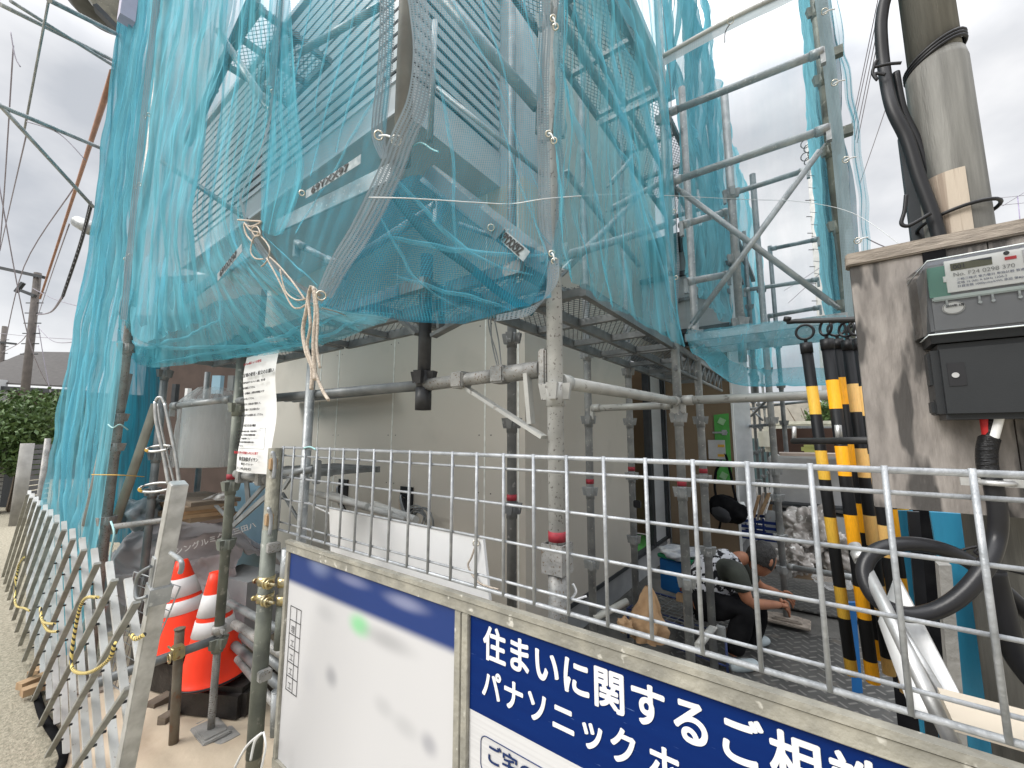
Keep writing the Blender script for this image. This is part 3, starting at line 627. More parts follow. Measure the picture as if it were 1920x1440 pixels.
def crease(fn, a, b_, w_, parent, seed=0, mat=None, bow=.02):
    a = V((a[0], a[1], 0)); b_ = V((b_[0], b_[1], 0)); d = (b_ - a).normalized(); q = V((-d.y, d.x, 0))
    def g(u, v):
        k = math.sin(PI * v) ** .6; c = a.lerp(b_, v) + q * (bow * math.sin(PI * v) + .006 * noise.noise(V((v * 6, seed, 0)))) + q * ((u - .5) * w_ * .5 * (.15 + .85 * k)); return fn(min(max(c.x, 0), 1), min(max(c.y, 0), 1)) - FWD * (.004 + .006 * math.sin(PI * u))
    return MB().grid(g, 4, 40, uvlen=(.03, 1)).build('net_fold', mat or crease_m, parent, normals=False)
def hemedge(fn, side, w_, parent, v0=0, v1=1, n=60, mat=None):
    def g(u, v):
        vv = v0 + (v1 - v0) * v
        if side == 'l': return fn(u * w_, vv) - FWD * .006
        if side == 'r': return fn(1 - u * w_, vv) - FWD * .006
        if side == 'b': return fn(vv, 1 - u * w_) - FWD * .006
        return fn(vv, u * w_) - FWD * .006
    return MB().grid(g, 3, n, uvlen=(.05, 2.5)).build('hem', mat or hem_net, parent, normals=False)
def eyelet(p, parent, r=.011, ax=None):
    p = V(p); ax = ax or (p - CAMP).normalized()
    MB().ring(p - FWD * .010, ax, r, .0028, 18, 6).build('eyelet', eye_m, parent)
def lash(a, b, parent, r=.0025, mat=None):
    a = V(a) - FWD * .013; b = V(b) - FWD * .013
    MB().path(smooth([a, (a + b) / 2 + V((0, 0, .004)) - FWD * .004, b]), r, 6).build('lashing', mat or string_m, parent)
def rowY(pts, ys):
    if not isinstance(ys, (list, tuple)): ys = [ys] * len(pts)
    return [Py(px, py, y) for (px, py), y in zip(pts, ys)]
# --- far left net falling to the ground
t = T('safety_net', 'tall folded blue net hanging to the ground at the far left', 'safety net', Py(150, 1200, .6), 'blue scaffold nets')
Q1 = t
rows = []
for (py, a, b_) in ((-260, 275, 333), (0, 238, 300), (250, 206, 268), (480, 172, 245), (700, 128, 222), (900, 100, 196), (1080, 82, 176), (1225, 98, 150)):
    rows.append(rowY([(a + (b_ - a) * k / 4, py) for k in range(5)], [.56, .60, .62, .64, .66]))
fn, L_, o = netsheet('far_left', rows, net_dense, t, 130, 120, [(.10, 7.3, .6, .1, 1.0), (.05, 17, -1.1, .4, 1.2), (.02, 41, .8, 0, 1)], .03, 1)
bandp([(314, -260), (294, 0), (270, 230), (254, 380), (246, 470), (234, 600)], .585, .016, hem_net, t)
# --- left front net over the louvres
t = T('safety_net', 'wide pleated blue net over the left louvres with a bulging foot', 'safety net', Py(300, 600, .7), 'blue scaffold nets')
rows = [rowY([(325, -260), (385, -260), (440, -260), (500, -260), (560, -260)], .66), rowY([(297, 0), (355, 0), (410, 0), (470, 0), (528, 0)], .66),
        rowY([(272, 200), (330, 200), (390, 200), (450, 200), (510, 200)], .68), rowY([(246, 420), (300, 420), (360, 420), (415, 420), (466, 420)], [.64, .68, .7, .7, .72]),
        rowY([(228, 560), (290, 575), (380, 560), (480, 545), (590, 560)], [.60, .66, .68, .70, .72]), rowY([(222, 628), (268, 686), (420, 674), (600, 650), (748, 590)], [.66, .74, .85, .93, .95])]
fn2, L2, o = netsheet('left', rows, net_mid, t, 150, 120, [(.035, 9, -1.6, .2, .8), (.014, 23, -2.6, .1, 1.1)], .02, 2)
hemedge(fn2, 'l', .05, t, 0, .86)
# dense gathered folds near its left seam, a second layer tied back
rows = [rowY([(330, -260), (362, -260), (400, -260), (440, -260)], .63), rowY([(300, 0), (345, 0), (390, 0), (434, 0)], .63), rowY([(275, 200), (310, 200), (355, 200), (396, 200)], .64), rowY([(247, 420), (285, 420), (325, 420), (366, 420)], .64), rowY([(228, 590), (268, 640), (320, 625), (380, 600)], [.62,.66,.70,.72])]
netsheet('left_gather', rows, net_dense, t, 110, 110, [(.07, 5.2, -.9, 0, 1), (.03, 13, .7, .3, 1.2)], .03, 5, sub='gathered_folds')
for (a, b_) in (((515, 176), (509, 208)), ): 
    eyelet(Py(*a, .70), t, .009); eyelet(Py(*b_, .70), t, .009)
for q in ((264, 347), (256, 353), (246, 480), (238, 487), (281, 217), (273, 221)): eyelet(Py(*q, .63), t, .010)
bandp([(545, -260), (528, 0), (519, 90), (512, 165)], .685, .014, hem_net, t)
for k in range(9):
    u_ = .1 + .09 * k; crease(fn, (u_, .05 + .07 * (k % 3)), (u_ - .06 + .05 * (k % 4), .8 + .05 * (k % 3)), .05, Q1, 200 + k, bow=.02 * (-1) ** k)
for k, (a, b_) in enumerate((((.55, 0), (.42, .8)), ((.78, .05), (.52, .95)), ((.40, .2), (.30, .95)), ((.9, .3), (.75, .9)), ((.66, .1), (.60, .6)), ((.35, .0), (.2, .7)), ((.15, .1), (.1, .9)), ((.28, .3), (.22, .95)))): crease(fn2, a, b_, .035 + .012 * (k % 3), t, k, bow=.02 * (-1) ** k)
for k, (a, b_) in enumerate((((.05, .93), (.55, .86)), ((.3, .97), (.9, .90)), ((.15, .88), (.8, .97)), ((.5, .99), (.97, .93)))): crease(fn2, a, b_, .025, t, 30 + k, bow=.01)
band([Py(530, -10, .69), Py(519, 120, .69), Py(510, 200, .69), Py(498, 262, .69), Py(462, 345, .69), Py(452, 375, .69)], [(.016, 0, 0), (.014, 0, 0), (.016, 0, 0), (.012, 0, 0), (.010, 0, 0), (.012, 0, 0)], hem_net, t)
band([Py(452, 372, .69), Py(464, 418, .70), Py(480, 450, .71), Py(510, 500, .72), Py(560, 545, .72), Py(600, 560, .72)], [(.010, 0, .004), (.016, 0, .0), (.018, 0, .004), (.02, 0, .02), (.006, 0, .022), (.004, 0, .022)], hem_net, t)
rows = [rowY([(235, 590), (330, 590), (430, 560), (560, 548)], [.70, .74, .76, .78]), rowY([(228, 640), (330, 655), (440, 640), (600, 590)], [.72, .82, .88, .9]), rowY([(262, 684), (360, 678), (480, 666), (610, 640)], [.76, .84, .90, .94])]
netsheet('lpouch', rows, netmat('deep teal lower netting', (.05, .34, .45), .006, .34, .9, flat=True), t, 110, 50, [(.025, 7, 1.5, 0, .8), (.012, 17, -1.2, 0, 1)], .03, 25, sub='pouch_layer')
# hanging lower blue sheet behind the left post
t2 = T('safety_net', 'lower blue net sheet hanging behind the dirty left post', 'safety net', Py(230, 1000, .9), 'blue scaffold nets')
netsheet('low', [rowY([(222, 650), (262, 650), (300, 650)], .95), rowY([(205, 820), (255, 820), (297, 820)], .95), rowY([(188, 1010), (240, 1020), (285, 1010)], .95)], netmat('blue net sheet', (.03, .20, .28), .006, .85, 1, flat=True), t2, 60, 50, [(.05, 5, .3, 0, 1)], .02, 8)
t2 = T('safety_net', 'narrow blue net strip trailing to the ground beside the dirty left post', 'safety net', Py(140, 1200, .6), 'blue scaffold nets')
netsheet('low2', [rowY([(205, 640), (230, 640)], .62), rowY([(178, 900), (200, 900)], .62), rowY([(128, 1140), (160, 1140)], .60), rowY([(122, 1205), (140, 1205)], .55)], net_dense, t2, 40, 60, [(.03, 3, .5, 0, 1)], .02, 9)
# --- centre left net with printed label
t3 = T('safety_net', 'blue net panel in the middle left with a printed hem label and eyelets', 'safety net', Py(620, 500, .7), 'blue scaffold nets')
rows = [rowY([(562, -260), (620, -260), (690, -260), (745, -260)], .73), rowY([(532, 0), (600, 0), (670, 0), (738, 0)], .73), rowY([(511, 180), (570, 180), (650, 180), (731, 180)], [.70, .72, .73, .74]), rowY([(497, 320), (560, 320), (640, 320), (716, 280)], [.70, .71, .72, .74]), rowY([(492, 432), (545, 440), (612, 430), (690, 400)], [.70, .70, .70, .72]), rowY([(514, 482), (545, 520), (585, 545), (612, 555)], [.72, .72, .70, .71])]
fn3, L3, o = netsheet('centre', rows, net_near, t3, 110, 110, [(.010, 4.3, 2.2, .3, .8), (.006, 9, 3.1, .1, .8)], .012, 3)
bandp([(738, -260), (728, -60), (727, 60), (722, 150), (714, 220), (712, 262), (722, 300)], .735, [.024] * 5 + [.022, .012], hem_net, t3)
for k, (a, b_) in enumerate((((.80, 0), (.45, .62)), ((.95, .35), (.40, .80)), ((.90, .15), (.62, .55)), ((.30, .0), (.22, .6)), ((.16, .3), (.02, .85)), ((.12, .0), (.05, .7)), ((.0, .82), (.75, .97)), ((.5, .05), (.46, .45)))): crease(fn3, a, b_, .022 + .008 * (k % 3), t3, 50 + k, bow=.015)
rows = [rowY([(505, -260 if 0 else -10), (520, -10), (545, -10)], .70), rowY([(505, 200), (525, 200), (560, 200)], .69), rowY([(492, 300), (530, 300), (570, 330)], .69), rowY([(490, 430), (505, 440), (530, 440)], .69)]
netsheet('c2', rows, net_mid, t3, 40, 60, [(.02, 3, 1.0, 0, 1)], .01, 11, sub='folded_edge')
def strip_label(a, b_, y, h, parent, s='69YXX97', w_=.0, mirror=False):
    A = Py(*a, y); B = Py(*b_, y); X = (B - A); Ln = X.length; X.normalize(); Z = V((-X.z, 0, X.x)) if abs(X.y) < .2 else UP
    Z = (UP - X * UP.dot(X)).normalized(); Nn = X.cross(Z)
    if Nn.y > 0: Nn = -Nn
    m = MB(); c0 = A + Nn * .012; m.hexa([c0 - Z * h / 2, c0 + X * Ln - Z * h / 2, c0 + X * Ln - Z * h / 2 + Nn * .001, c0 - Z * h / 2 + Nn * .001, c0 + Z * h / 2, c0 + X * Ln + Z * h / 2, c0 + X * Ln + Z * h / 2 + Nn * .001, c0 + Z * h / 2 + Nn * .001])
    p = m.build('hem_label', M('faded hem label', (.36, .41, .42), .7, c2=(.20, .25, .27), scale=40, pos=(.3, .6)), parent)
    text(s, h * 1.1, inktext, p, c0 + X * Ln * .12 - Z * h * .38, X, Z, bold=h * .03, depth=.003, sx=Ln * .72 / (h * 1.1 * .6 * 7))
strip_label((580, 368), (683, 302), .69, .032, t3)
eyelet(Py(569, 365, .70), t3, .009)
for q in ((712, 258),): eyelet(Py(*q, .72), t3, .013)
strip_label((414, 522), (460, 466), .66, .04, t)
# --- net between grey hem and nearest post
t4 = T('safety_net', 'fine meshed blue net bulging under the corner between the grey hem and the nearest post', 'safety net', Py(850, 560, .9), 'blue scaffold nets')
ye = [.76, .86, .97, 1.08]
rows = [rowY([(770, -260), (860, -260), (950, -260), (1040, -260)], ye), rowY([(766, 0), (860, 0), (950, 0), (1032, 0)], ye), rowY([(790, 150), (870, 150), (955, 150), (1030, 150)], ye), rowY([(752, 285), (850, 290), (945, 290), (1029, 290)], ye), rowY([(690, 410), (800, 425), (920, 425), (1033, 425)], [.74, .84, .96, 1.08]), rowY([(632, 510), (745, 535), (890, 530), (1037, 495)], [.70, .84, .96, 1.07]), rowY([(594, 572), (750, 598), (880, 600), (985, 590)], [.70, .92, 1.0, 1.06])]
fn4, L4, o = netsheet('corner', rows, net_near, t4, 130, 130, [(.012, 3.3, -2.4, .1, .7), (.006, 8, -3.3, .6, .9)], .015, 4)
# second layer gathered low in the pouch
rows = [rowY([(700, 400), (790, 330), (900, 420), (1030, 480)], [.80, .95, 1.0, 1.12]), rowY([(640, 500), (760, 470), (880, 490), (1035, 520)], [.76, .95, 1.0, 1.1]), rowY([(596, 574), (752, 600), (880, 602), (1033, 560)], [.70, .95, 1.0, 1.08])]
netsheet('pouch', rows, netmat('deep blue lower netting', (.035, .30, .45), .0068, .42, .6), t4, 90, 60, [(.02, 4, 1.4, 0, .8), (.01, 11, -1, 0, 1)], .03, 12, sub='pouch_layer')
bandp([(1026, -260), (1021, 0), (1022, 60), (1018, 140), (1018, 250), (1020, 330), (1022, 420), (1032, 485)], 1.06, [.020] * 7 + [.012], hem_net, t4)
for k, (a, b_) in enumerate((((.10, .05), (.95, .62)), ((.32, .0), (.80, .55)), ((.05, .25), (.55, .75)), ((.6, .0), (.98, .45)), ((.02, .55), (.9, .86)), ((.15, .7), (.98, .80)), ((.0, .62), (.7, .98)), ((.85, .6), (.97, .9)), ((.3, .8), (.9, .98)), ((.45, .3), (.97, .75)))): crease(fn4, a, b_, .016 + .007 * (k % 3), t4, 70 + k, bow=-.02)
# the broad grey hem swinging from the post down to the rope
C_ = [Py(767, -260, .74), Py(765, -60, .74), Py(783, 40, .74), Py(790, 120, .73), Py(776, 215, .72), Py(755, 285, .71), Py(728, 345, .70), Py(694, 415, .69), Py(660, 470, .68), Py(630, 520, .68), Py(606, 560, .68)]
W_ = [(.02, 0, 0), (.024, 0, .0), (.030, .0, .0), (.034, 0, .004), (.034, 0, .010), (.036, 0, .012), (.036, 0, .016), (.036, 0, .018), (.034, 0, .020), (.032, 0, .018), (.026, 0, .016)]
bandp([(775, -260), (775, -60), (788, 30), (796, 110), (785, 200), (755, 272), (738, 320), (708, 385), (676, 445), (640, 500), (612, 556)], [.74, .74, .74, .73, .72, .71, .70, .69, .68, .68, .68], [.028, .028, .030, .031, .031, .033, .033, .033, .031, .029, .024], hem_net, t4, 'broad_hem', lift=.014)
for q in ((745, 268),): eyelet(Py(*q, .72), t4, .014)
lash(Py(714, 260, .72), Py(745, 268, .72), t4, .003)
eyelet(Py(605, 556, .66), t4, .014)
# bottom hem of the corner net
B_ = [Py(1036, 490, 1.06), Py(1036, 530, 1.05), Py(1022, 562, 1.05), Py(990, 586, 1.04), Py(930, 598, 1.02)]
band(B_, [(.022, 0, 0), (.020, 0, .004), (.016, 0, .012), (.006, 0, .014), (.002, 0, .010)], hem_net, t4, 'lower_hem', lift=.01)
strip_label((938, 436), (992, 484), 1.0, .036, t4, '69YXX9Z')
m = MB(); m.beam(Py(800, 320, .9), Py(938, 440, .98), .004, .045, up=UP); m.build('folded_hem', hem_net, t4)
eyelet(Py(921, 430, .97), t4, .010)
m = MB(); m.path(smooth([Py(735, 360, .85), Py(800, 440, .9), Py(880, 500, 1.0), Py(940, 550, 1.05), Py(1000, 585, 1.1)]), .016, 8); m.build('rolled_edge', netmat('rolled net edge', (.10, .22, .27), .005, .9, flat=True), t4)
# --- side bay net
t5 = T('safety_net', 'taut blue net right of the nearest post over the side bay', 'safety net', Px(1160, 560, -.6), 'blue scaffold nets')
rx = lambda pts, x=-.605: [Px(px, py, x) for px, py in pts]
rows = [rx([(1048, -260), (1090, -260), (1150, -260), (1232, -260)]), rx([(1043, 0), (1100, 0), (1170, 0), (1242, 0)]), rx([(1042, 200), (1100, 200), (1180, 200), (1258, 200)]), rx([(1041, 380), (1100, 380), (1180, 400), (1263, 400)]), rx([(1043, 498), (1110, 552), (1190, 600), (1280, 652)])]
fn5, L5, o = netsheet('side', rows, net_mid, t5, 120, 110, [(.030, 6, -2.6, .3, .8), (.012, 15, -3.2, .1, 1)], .02, 6, ndir=(1, 0, 0))
bandp([(1062, -260), (1052, 0), (1054, 60), (1050, 150), (1046, 260), (1052, 330), (1048, 430), (1044, 500)], 1.12, .014, hem_net, t5)
for k, (a, b_) in enumerate((((.1, .1), (.85, .8)), ((.35, .0), (.95, .6)), ((.6, .3), (.97, .92)), ((.75, .5), (.98, .98)), ((.05, .4), (.5, .85)), ((.85, .1), (.93, .8)), ((.5, .55), (.95, .97)), ((.8, .75), (.9, .95)), ((.4, .15), (.75, .9)))): crease(fn5, a, b_, .04 + .02 * (k % 3), t5, 90 + k, bow=-.03)
hemedge(fn5, 'r', .018, t5, 0, 1)
for q in ((1036, 40), (1041, 56), (1028, 255), (1038, 268), (1034, 478), (1039, 492)): eyelet(Py(*q, 1.06), t5, .0085)
lash(Py(1036, 40, 1.05), Py(1041, 56, 1.05), t5); lash(Py(1028, 255, 1.05), Py(1038, 268, 1.05), t5); lash(Py(1034, 478, 1.05), Py(1039, 492, 1.05), t5)
for q in ((1262, 398), (1266, 522)): eyelet(Px(*q, -.60), t5, .010)
# --- end bay net, very thin, hung under the white hem tube
t6 = T('safety_net', 'pale see-through net across the end bay with a sagging blue pouch at the bottom', 'safety net', Py(1400, 650, 2.4), 'blue scaffold nets')
ys = [2.42, 2.44, 2.46, 2.5]
rows = [rowY([(1247, 106), (1320, 70), (1420, 18), (1528, -30)], ys), rowY([(1264, 320), (1340, 320), (1440, 320), (1550, 320)], ys), rowY([(1288, 620), (1370, 620), (1480, 600), (1590, 590)], ys)]
netsheet('end', rows, net_thin, t6, 60, 60, [(.01, 4, 1, 0, .8)], .01, 13)
rows = [rowY([(1288, 618), (1370, 612), (1480, 600), (1590, 590)], [2.40, 2.42, 2.44, 2.5]), rowY([(1288, 640), (1375, 665), (1480, 665), (1592, 650)], [2.40, 2.36, 2.38, 2.45]), rowY([(1296, 655), (1372, 718), (1480, 724), (1600, 722)], [2.5, 2.55, 2.6, 2.6]), rowY([(1330, 640), (1400, 690), (1490, 690), (1600, 690)], [2.9, 2.9, 2.95, 2.95])]
netsheet('end_pouch', rows, net_mid, t6, 90, 60, [(.03, 6, .8, .2, .8)], .05, 14, sub='net_pouch')
m = MB(); P_ = [Py(1244, 106, 2.40), Py(1330, 58, 2.40), Py(1400, 22, 2.42), Py(1460, -6, 2.44), Py(1545, -50, 2.46)]
m.path(smooth(P_), .017, 10); m.build('top_tube', pale, t6)
band([p + V((0, 0, -.035)) for p in P_], [(.002, 0, .034)] * 5, netmat('pale hem cloth', (.55, .60, .62), .007, .93), t6, 'top_hem')
eyelet(Py(1368, 42, 2.38), t6, .016); MB().path(smooth([Py(1368, 46, 2.37), Py(1360, 60, 2.37), Py(1359, 80, 2.37)]), .003, 5).build('string', cable, t6)
# --- net running away behind the end bay
t7 = T('safety_net', 'torn strips of blue net running back against the sky beyond the end bay', 'safety net', (-.66, 4, 2.3), 'blue scaffold nets')
rows = []
for (z, xo) in ((5.75, 0), (5.2, .03), (4.4, -.02), (3.5, .02), (2.75, 0)): rows.append([V((-.68 + xo, y, z - .02 * (y - 3))) for y in (3.0, 3.8, 5, 7, 9.5)])
netsheet('away', rows, net_dense, t7, 150, 70, [(.10, 11, .7, 0, 1), (.04, 27, -1, .3, 1)], .05, 15, ndir=(1, 0, 0))
for k, (y0, y1, za) in enumerate(((2.75, 2.95, 7), (3.3, 3.8, 7.2), (4.2, 4.7, 6.5))):
    netsheet('strip', [[V((-.66 + .03 * k, y0, za)), V((-.66, (y0 + y1) / 2, za)), V((-.68, y1, za))], [V((-.66, y0 + .1, 5.5)), V((-.68, (y0 + y1) / 2, 5.5)), V((-.66, y1 + .05, 5.5))], [V((-.66, y0 + .05, 4)), V((-.7, (y0 + y1) / 2, 4)), V((-.66, y1 - .1, 4))]], net_dense, t7, 40, 60, [(.08, 4, .5, 0, 1)], .05, 20 + k, ndir=(1, 0, 0), sub='torn_strip')
# --- right corner net
t8 = T('safety_net', 'narrow dark blue net wrapped round the right corner post with a grey eyelet hem', 'safety net', (.18, 2.8, 2.1), 'blue scaffold nets')
rows = [[V((.17 + dx, y, z)) for y, dx in ((2.84, 0), (3.6, .01), (5, .02), (7.5, .05))] for z in (6.2, 5, 4, 3, 2.15)]
netsheet('corner_r', rows, net_dense, t8, 100, 70, [(.06, 9, .5, 0, 1), (.03, 21, -1, 0, 1)], .04, 16, ndir=(1, 0, 0))
rows = [[Pf(px0 + k, py, F) for k, F in ((0, 2.3), (w0 / 2, 2.25), (w0, 2.2))] for (py, px0, w0) in ((-260, 1492, 40), (0, 1520, 42), (200, 1531, 50), (400, 1545, 60), (600, 1562, 50))]
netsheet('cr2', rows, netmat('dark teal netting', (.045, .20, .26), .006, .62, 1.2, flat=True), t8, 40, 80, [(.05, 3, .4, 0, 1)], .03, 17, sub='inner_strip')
rows = [[Pf(px0 + k, py, 2.18) for k in (0, w0 / 2, w0)] for (py, px0, w0) in ((-260, 1520, 20), (0, 1552, 20), (150, 1580, 16), (300, 1600, 18), (450, 1612, 16), (600, 1618, 14))]
netsheet('cr3', rows, net_mid, t8, 20, 70, [(.03, 2, .4, 0, 1)], .03, 18, sub='outer_strip')
band([Pf(1500, -260, 2.0), Pf(1538, 0, 2.0), Pf(1562, 200, 2.0), Pf(1580, 380, 2.0), Pf(1598, 600, 2.0)], [V(RGT) * .036] * 5, netmat('pale corner hem', (.34, .43, .46), .008, .92), t8, 'corner_hem')
for q in ((1543, 25), (1562, 158), (1583, 302), (1605, 453)):
    eyelet(Pf(q[0], q[1], 1.98), t8, .014); MB().path(smooth([Pf(q[0], q[1], 1.96), Pf(q[0] + 12, q[1] - 6, 1.96), Pf(q[0] + 22, q[1] - 8, 1.97)]), .004, 6).build('lashing', string_m, t8)
for (a) in ((1570, 98), (1588, 246)): MB().box(Pf(a[0], a[1], 2.1), (.05, .04, .05)).build('clamp_block', galv_green, t8)
for k in range(9): 
    p = Pf(1527 + k * 1.5, 330 + k * 23, 2.35); MB().tube(p, p - RGT * .04 + V((0, 0, .005)), .0016, 4).build('frayed_thread', cablegrey, t8)
# ropes and strings
r_ = T('tie_rope', 'thick cream rope looped over the thin post below the grey hem', 'rope', Py(590, 600, .66))
def rp(pts, r=.0065, y=.655, nm='strand', mat=None, par=None): return MB().path(smooth([Py(a, b_, y + .004 * (k % 2)) for k, (a, b_) in enumerate(pts)], 7), r, 8).build(nm, mat or rope_m, par or r_)
rp([(598, 552), (583, 540), (575, 580), (568, 620), (574, 660), (585, 690), (584, 730)]); rp([(588, 540), (592, 580), (588, 640), (590, 690), (590, 712)], y=.645); rp([(583, 536), (578, 560), (582, 610), (576, 650), (588, 690), (604, 730), (616, 750)], y=.65, r=.005); rp([(590, 545), (596, 590), (594, 650), (600, 690)], y=.64, r=.004)
r2 = T('knot_string', 'tangle of white string knotted at the meeting of two net panels', 'string', Py(478, 430, .69))
rp([(446, 412), (470, 414), (490, 416), (470, 425), (458, 420), (462, 440), (475, 455)], .004, .68, par=r2)
rp([(458, 418), (470, 432), (485, 436), (478, 442), (472, 430), (482, 425), (488, 440), (476, 446), (470, 470), (478, 484), (494, 486)], .003, .67, par=r2)
rp([(486, 440), (500, 455), (506, 470), (500, 490), (490, 500)], .003, .675, par=r2); rp([(506, 482), (525, 500), (550, 530), (572, 562)], .003, .67, par=r2); rp([(500, 484), (520, 520), (545, 570), (560, 578), (575, 570)], .003, .665, par=r2); rp([(525, 505), (535, 545), (555, 562), (574, 560)], .0028, .66, par=r2)
wirep('cord', 'thin white cord stretched across the nets to the far right', 'cord', [Py(692, 370, .66), Py(770, 372, .70), Py(900, 380, .9), Py(960, 382, 1.0), Py(1040, 371, 1.05), Pf(1160, 364, 1.7), Pf(1240, 366, 2.2), Pf(1400, 374, 2.3), Pf(1500, 378, 2.1), Pf(1600, 400, 1.95), Pf(1692, 462, 1.8)], .0016, string_m)
wirep('loose_cord', 'pale loose cord falling from the grey hem end across the wall', 'cord', [Py(604, 578, .67), Py(640, 588, .8), Py(690, 612, 1.0)], .002, rope_m)
wirep('teal_tie', 'teal and white tie hanging inside the corner net by the louvres', 'string', [Py(772, 275, .85), Py(790, 268, .85), Py(810, 280, .85), Py(822, 285, .85)], .003, tealstring)
for k, q in enumerate(([(915, 588), (918, 620), (930, 660), (938, 700)], [(925, 590), (935, 640), (940, 690)], [(920, 590), (922, 640), (933, 690)])):
    wirep('dark_string', ['dark strings hanging from the net hem onto the bracket arm, left strand', 'dark strings hanging from the net hem onto the bracket arm, right strand', 'dark strings hanging from the net hem onto the bracket arm, middle strand'][k], 'string', [Py(a, b_, 1.12) for a, b_ in q], .0025, galv_dark, group='dark strings under the net')
# ================================================================ MESH FENCE AND SIGN
YF = .89
f = T('mesh_fence_panel', 'white galvanised wire mesh panel across the whole foreground', 'wire fence', (-.9, YF, 1.19))
xs = [-1.925 + .0955 * k for k in range(0, 28)]; FX0, FX1 = -1.945, .70
MB().path([V((FX0, YF, 1.19)), V((FX0, YF, 1.545)), V((FX1, YF, 1.545)), V((FX1, YF, 1.19))], .0055, 10, closed=True).build('frame_wire', wire_m, f)
m = MB()
for x in xs: m.tube((x, YF - .004, 1.188), (x, YF - .004, 1.552), .0043, 8)
m.build('upright_wires', wire_m, f)
m = MB()
for z in (1.51, 1.417, 1.322, 1.222): m.tube((FX0, YF + .003, z), (FX1, YF + .003, z), .0038, 8)
m.build('level_wires', wire_m, f)
wirep('teal_tie', 'teal string tie at the left end of the mesh fence top', 'string', [Py(570, 840, .88), Py(582, 838, .88), Py(592, 843, .88)], .0035, tealstring)
sg = T('board_stand', 'weathered steel frame holding the blue and white sign boards', 'sign frame', (-.9, YF, .3))
framem = M('weathered sign frame', (.40, .38, .32), .6, .2, (.27, .26, .225), 14, pos=(.35, .6), bump=.4, spots=(.60, .58, .52), sscale=30, spos=(.66, .72))
m = MB(); m.span((-1.83, YF - .012, 1.118), (.72, YF + .03, 1.150), bev=.002); m.span((-1.83, YF - .016, 1.151), (.72, YF + .005, 1.164)); m.build('top_rail', framem, sg)
m = MB(); m.span((-1.83, YF - .012, .3), (.72, YF + .03, .335)); m.build('bottom_rail', framem, sg)
for x in (-1.83, -.850, -.823, .70):
    m = MB(); m.span((x, YF - .011, .336), (x + .024, YF + .028, 1.117), bev=.002); m.build('stile', framem, sg)
# left board (its print is unreadable in the photo)
lb = T('sign_board', 'white sign board with blue header, its print blurred, left of the divider', 'sign', (-1.3, YF, .34), 'construction site sign boards')
def blurprint():
    m = bpy.data.materials.new('soft printed board'); m.use_nodes = True; t = m.node_tree; n = t.nodes; l = t.links; b = n['Principled BSDF']; b.inputs['Roughness'].default_value = .5
    g = n.new('ShaderNodeNewGeometry'); col = n.new('ShaderNodeRGB'); col.outputs[0].default_value = (.56, .555, .56, 1); cur = col.outputs[0]
    def blob_(cur, c, sx, sz, cc, k=1):
        s = n.new('ShaderNodeVectorMath'); s.operation = 'SUBTRACT'; s.inputs[1].default_value = c; l.new(g.outputs['Position'], s.inputs[0])
        q = n.new('ShaderNodeVectorMath'); q.operation = 'MULTIPLY'; q.inputs[1].default_value = (1 / sx, 0, 1 / sz); l.new(s.outputs[0], q.inputs[0])
        e = n.new('ShaderNodeVectorMath'); e.operation = 'LENGTH'; l.new(q.outputs[0], e.inputs[0])
        r = n.new('ShaderNodeMapRange'); r.interpolation_type = 'SMOOTHERSTEP'; r.inputs[1].default_value = 0; r.inputs[2].default_value = 1.6; r.inputs[3].default_value = k; r.inputs[4].default_value = 0; l.new(e.outputs['Value'], r.inputs[0])
        x = n.new('ShaderNodeMixRGB'); l.new(r.outputs[0], x.inputs[0]); l.new(cur, x.inputs[1]); x.inputs[2].default_value = (*cc, 1); return x.outputs[0]
    sp = n.new('ShaderNodeSeparateXYZ'); l.new(g.outputs['Position'], sp.inputs[0])
    r = n.new('ShaderNodeMapRange'); r.interpolation_type = 'SMOOTHSTEP'; r.inputs[1].default_value = .985; r.inputs[2].default_value = 1.018; l.new(sp.outputs[2], r.inputs[0])
    x = n.new('ShaderNodeMixRGB'); l.new(r.outputs[0], x.inputs[0]); l.new(cur, x.inputs[1]); x.inputs[2].default_value = (.007, .032, .16, 1); cur = x.outputs[0]
    for (px, py, sx, sz, cc, k) in ((675, 1172, .06, .035, (.22, .60, .28), .9), (725, 1200, .13, .03, (.30, .30, .31), .6), (622, 1268, .04, .035, (.30, .30, .32), .75), (612, 1150, .07, .03, (.45, .45, .46), .6), (720, 1325, .05, .03, (.42, .42, .43), .6), (760, 1362, .06, .03, (.42, .42, .43), .6), (805, 1395, .035, .03, (.28, .28, .31), .7), (760, 1130, .10, .022, (.25, .27, .40), .8), (660, 1088, .10, .02, (.22, .24, .38), .7), (600, 1060, .08, .04, (.20, .24, .38), .7), (580, 1270, .05, .05, (.5, .5, .52), .5)):
        p = Py(px, py, YF); cur = blob_(cur, (p.x, p.y, p.z), sx, sz, cc, k)
    l.new(cur, b.inputs['Base Color']); return m
m = MB(); m.span((-1.805, YF - .002, .336), (-.851, YF + .01, 1.117)); m.build('board', blurprint(), lb)
m = MB(); x0 = -1.775
for k in range(7):
    z = .60 + .052 * k; m.span((x0, YF - .0045, z), (x0 + .085, YF - .003, z + .0018)); 
for xx in (x0, x0 + .05, x0 + .085): m.span((xx, YF - .0046, .60), (xx + .0018, YF - .0035, .914))
m.build('table_lines', inktext, lb)
for k, s in enumerate('工工工工理'):
    text(s, .03, inktext, lb, (x0 + .014, YF - .003, .61 + .052 * k), name='lettering')
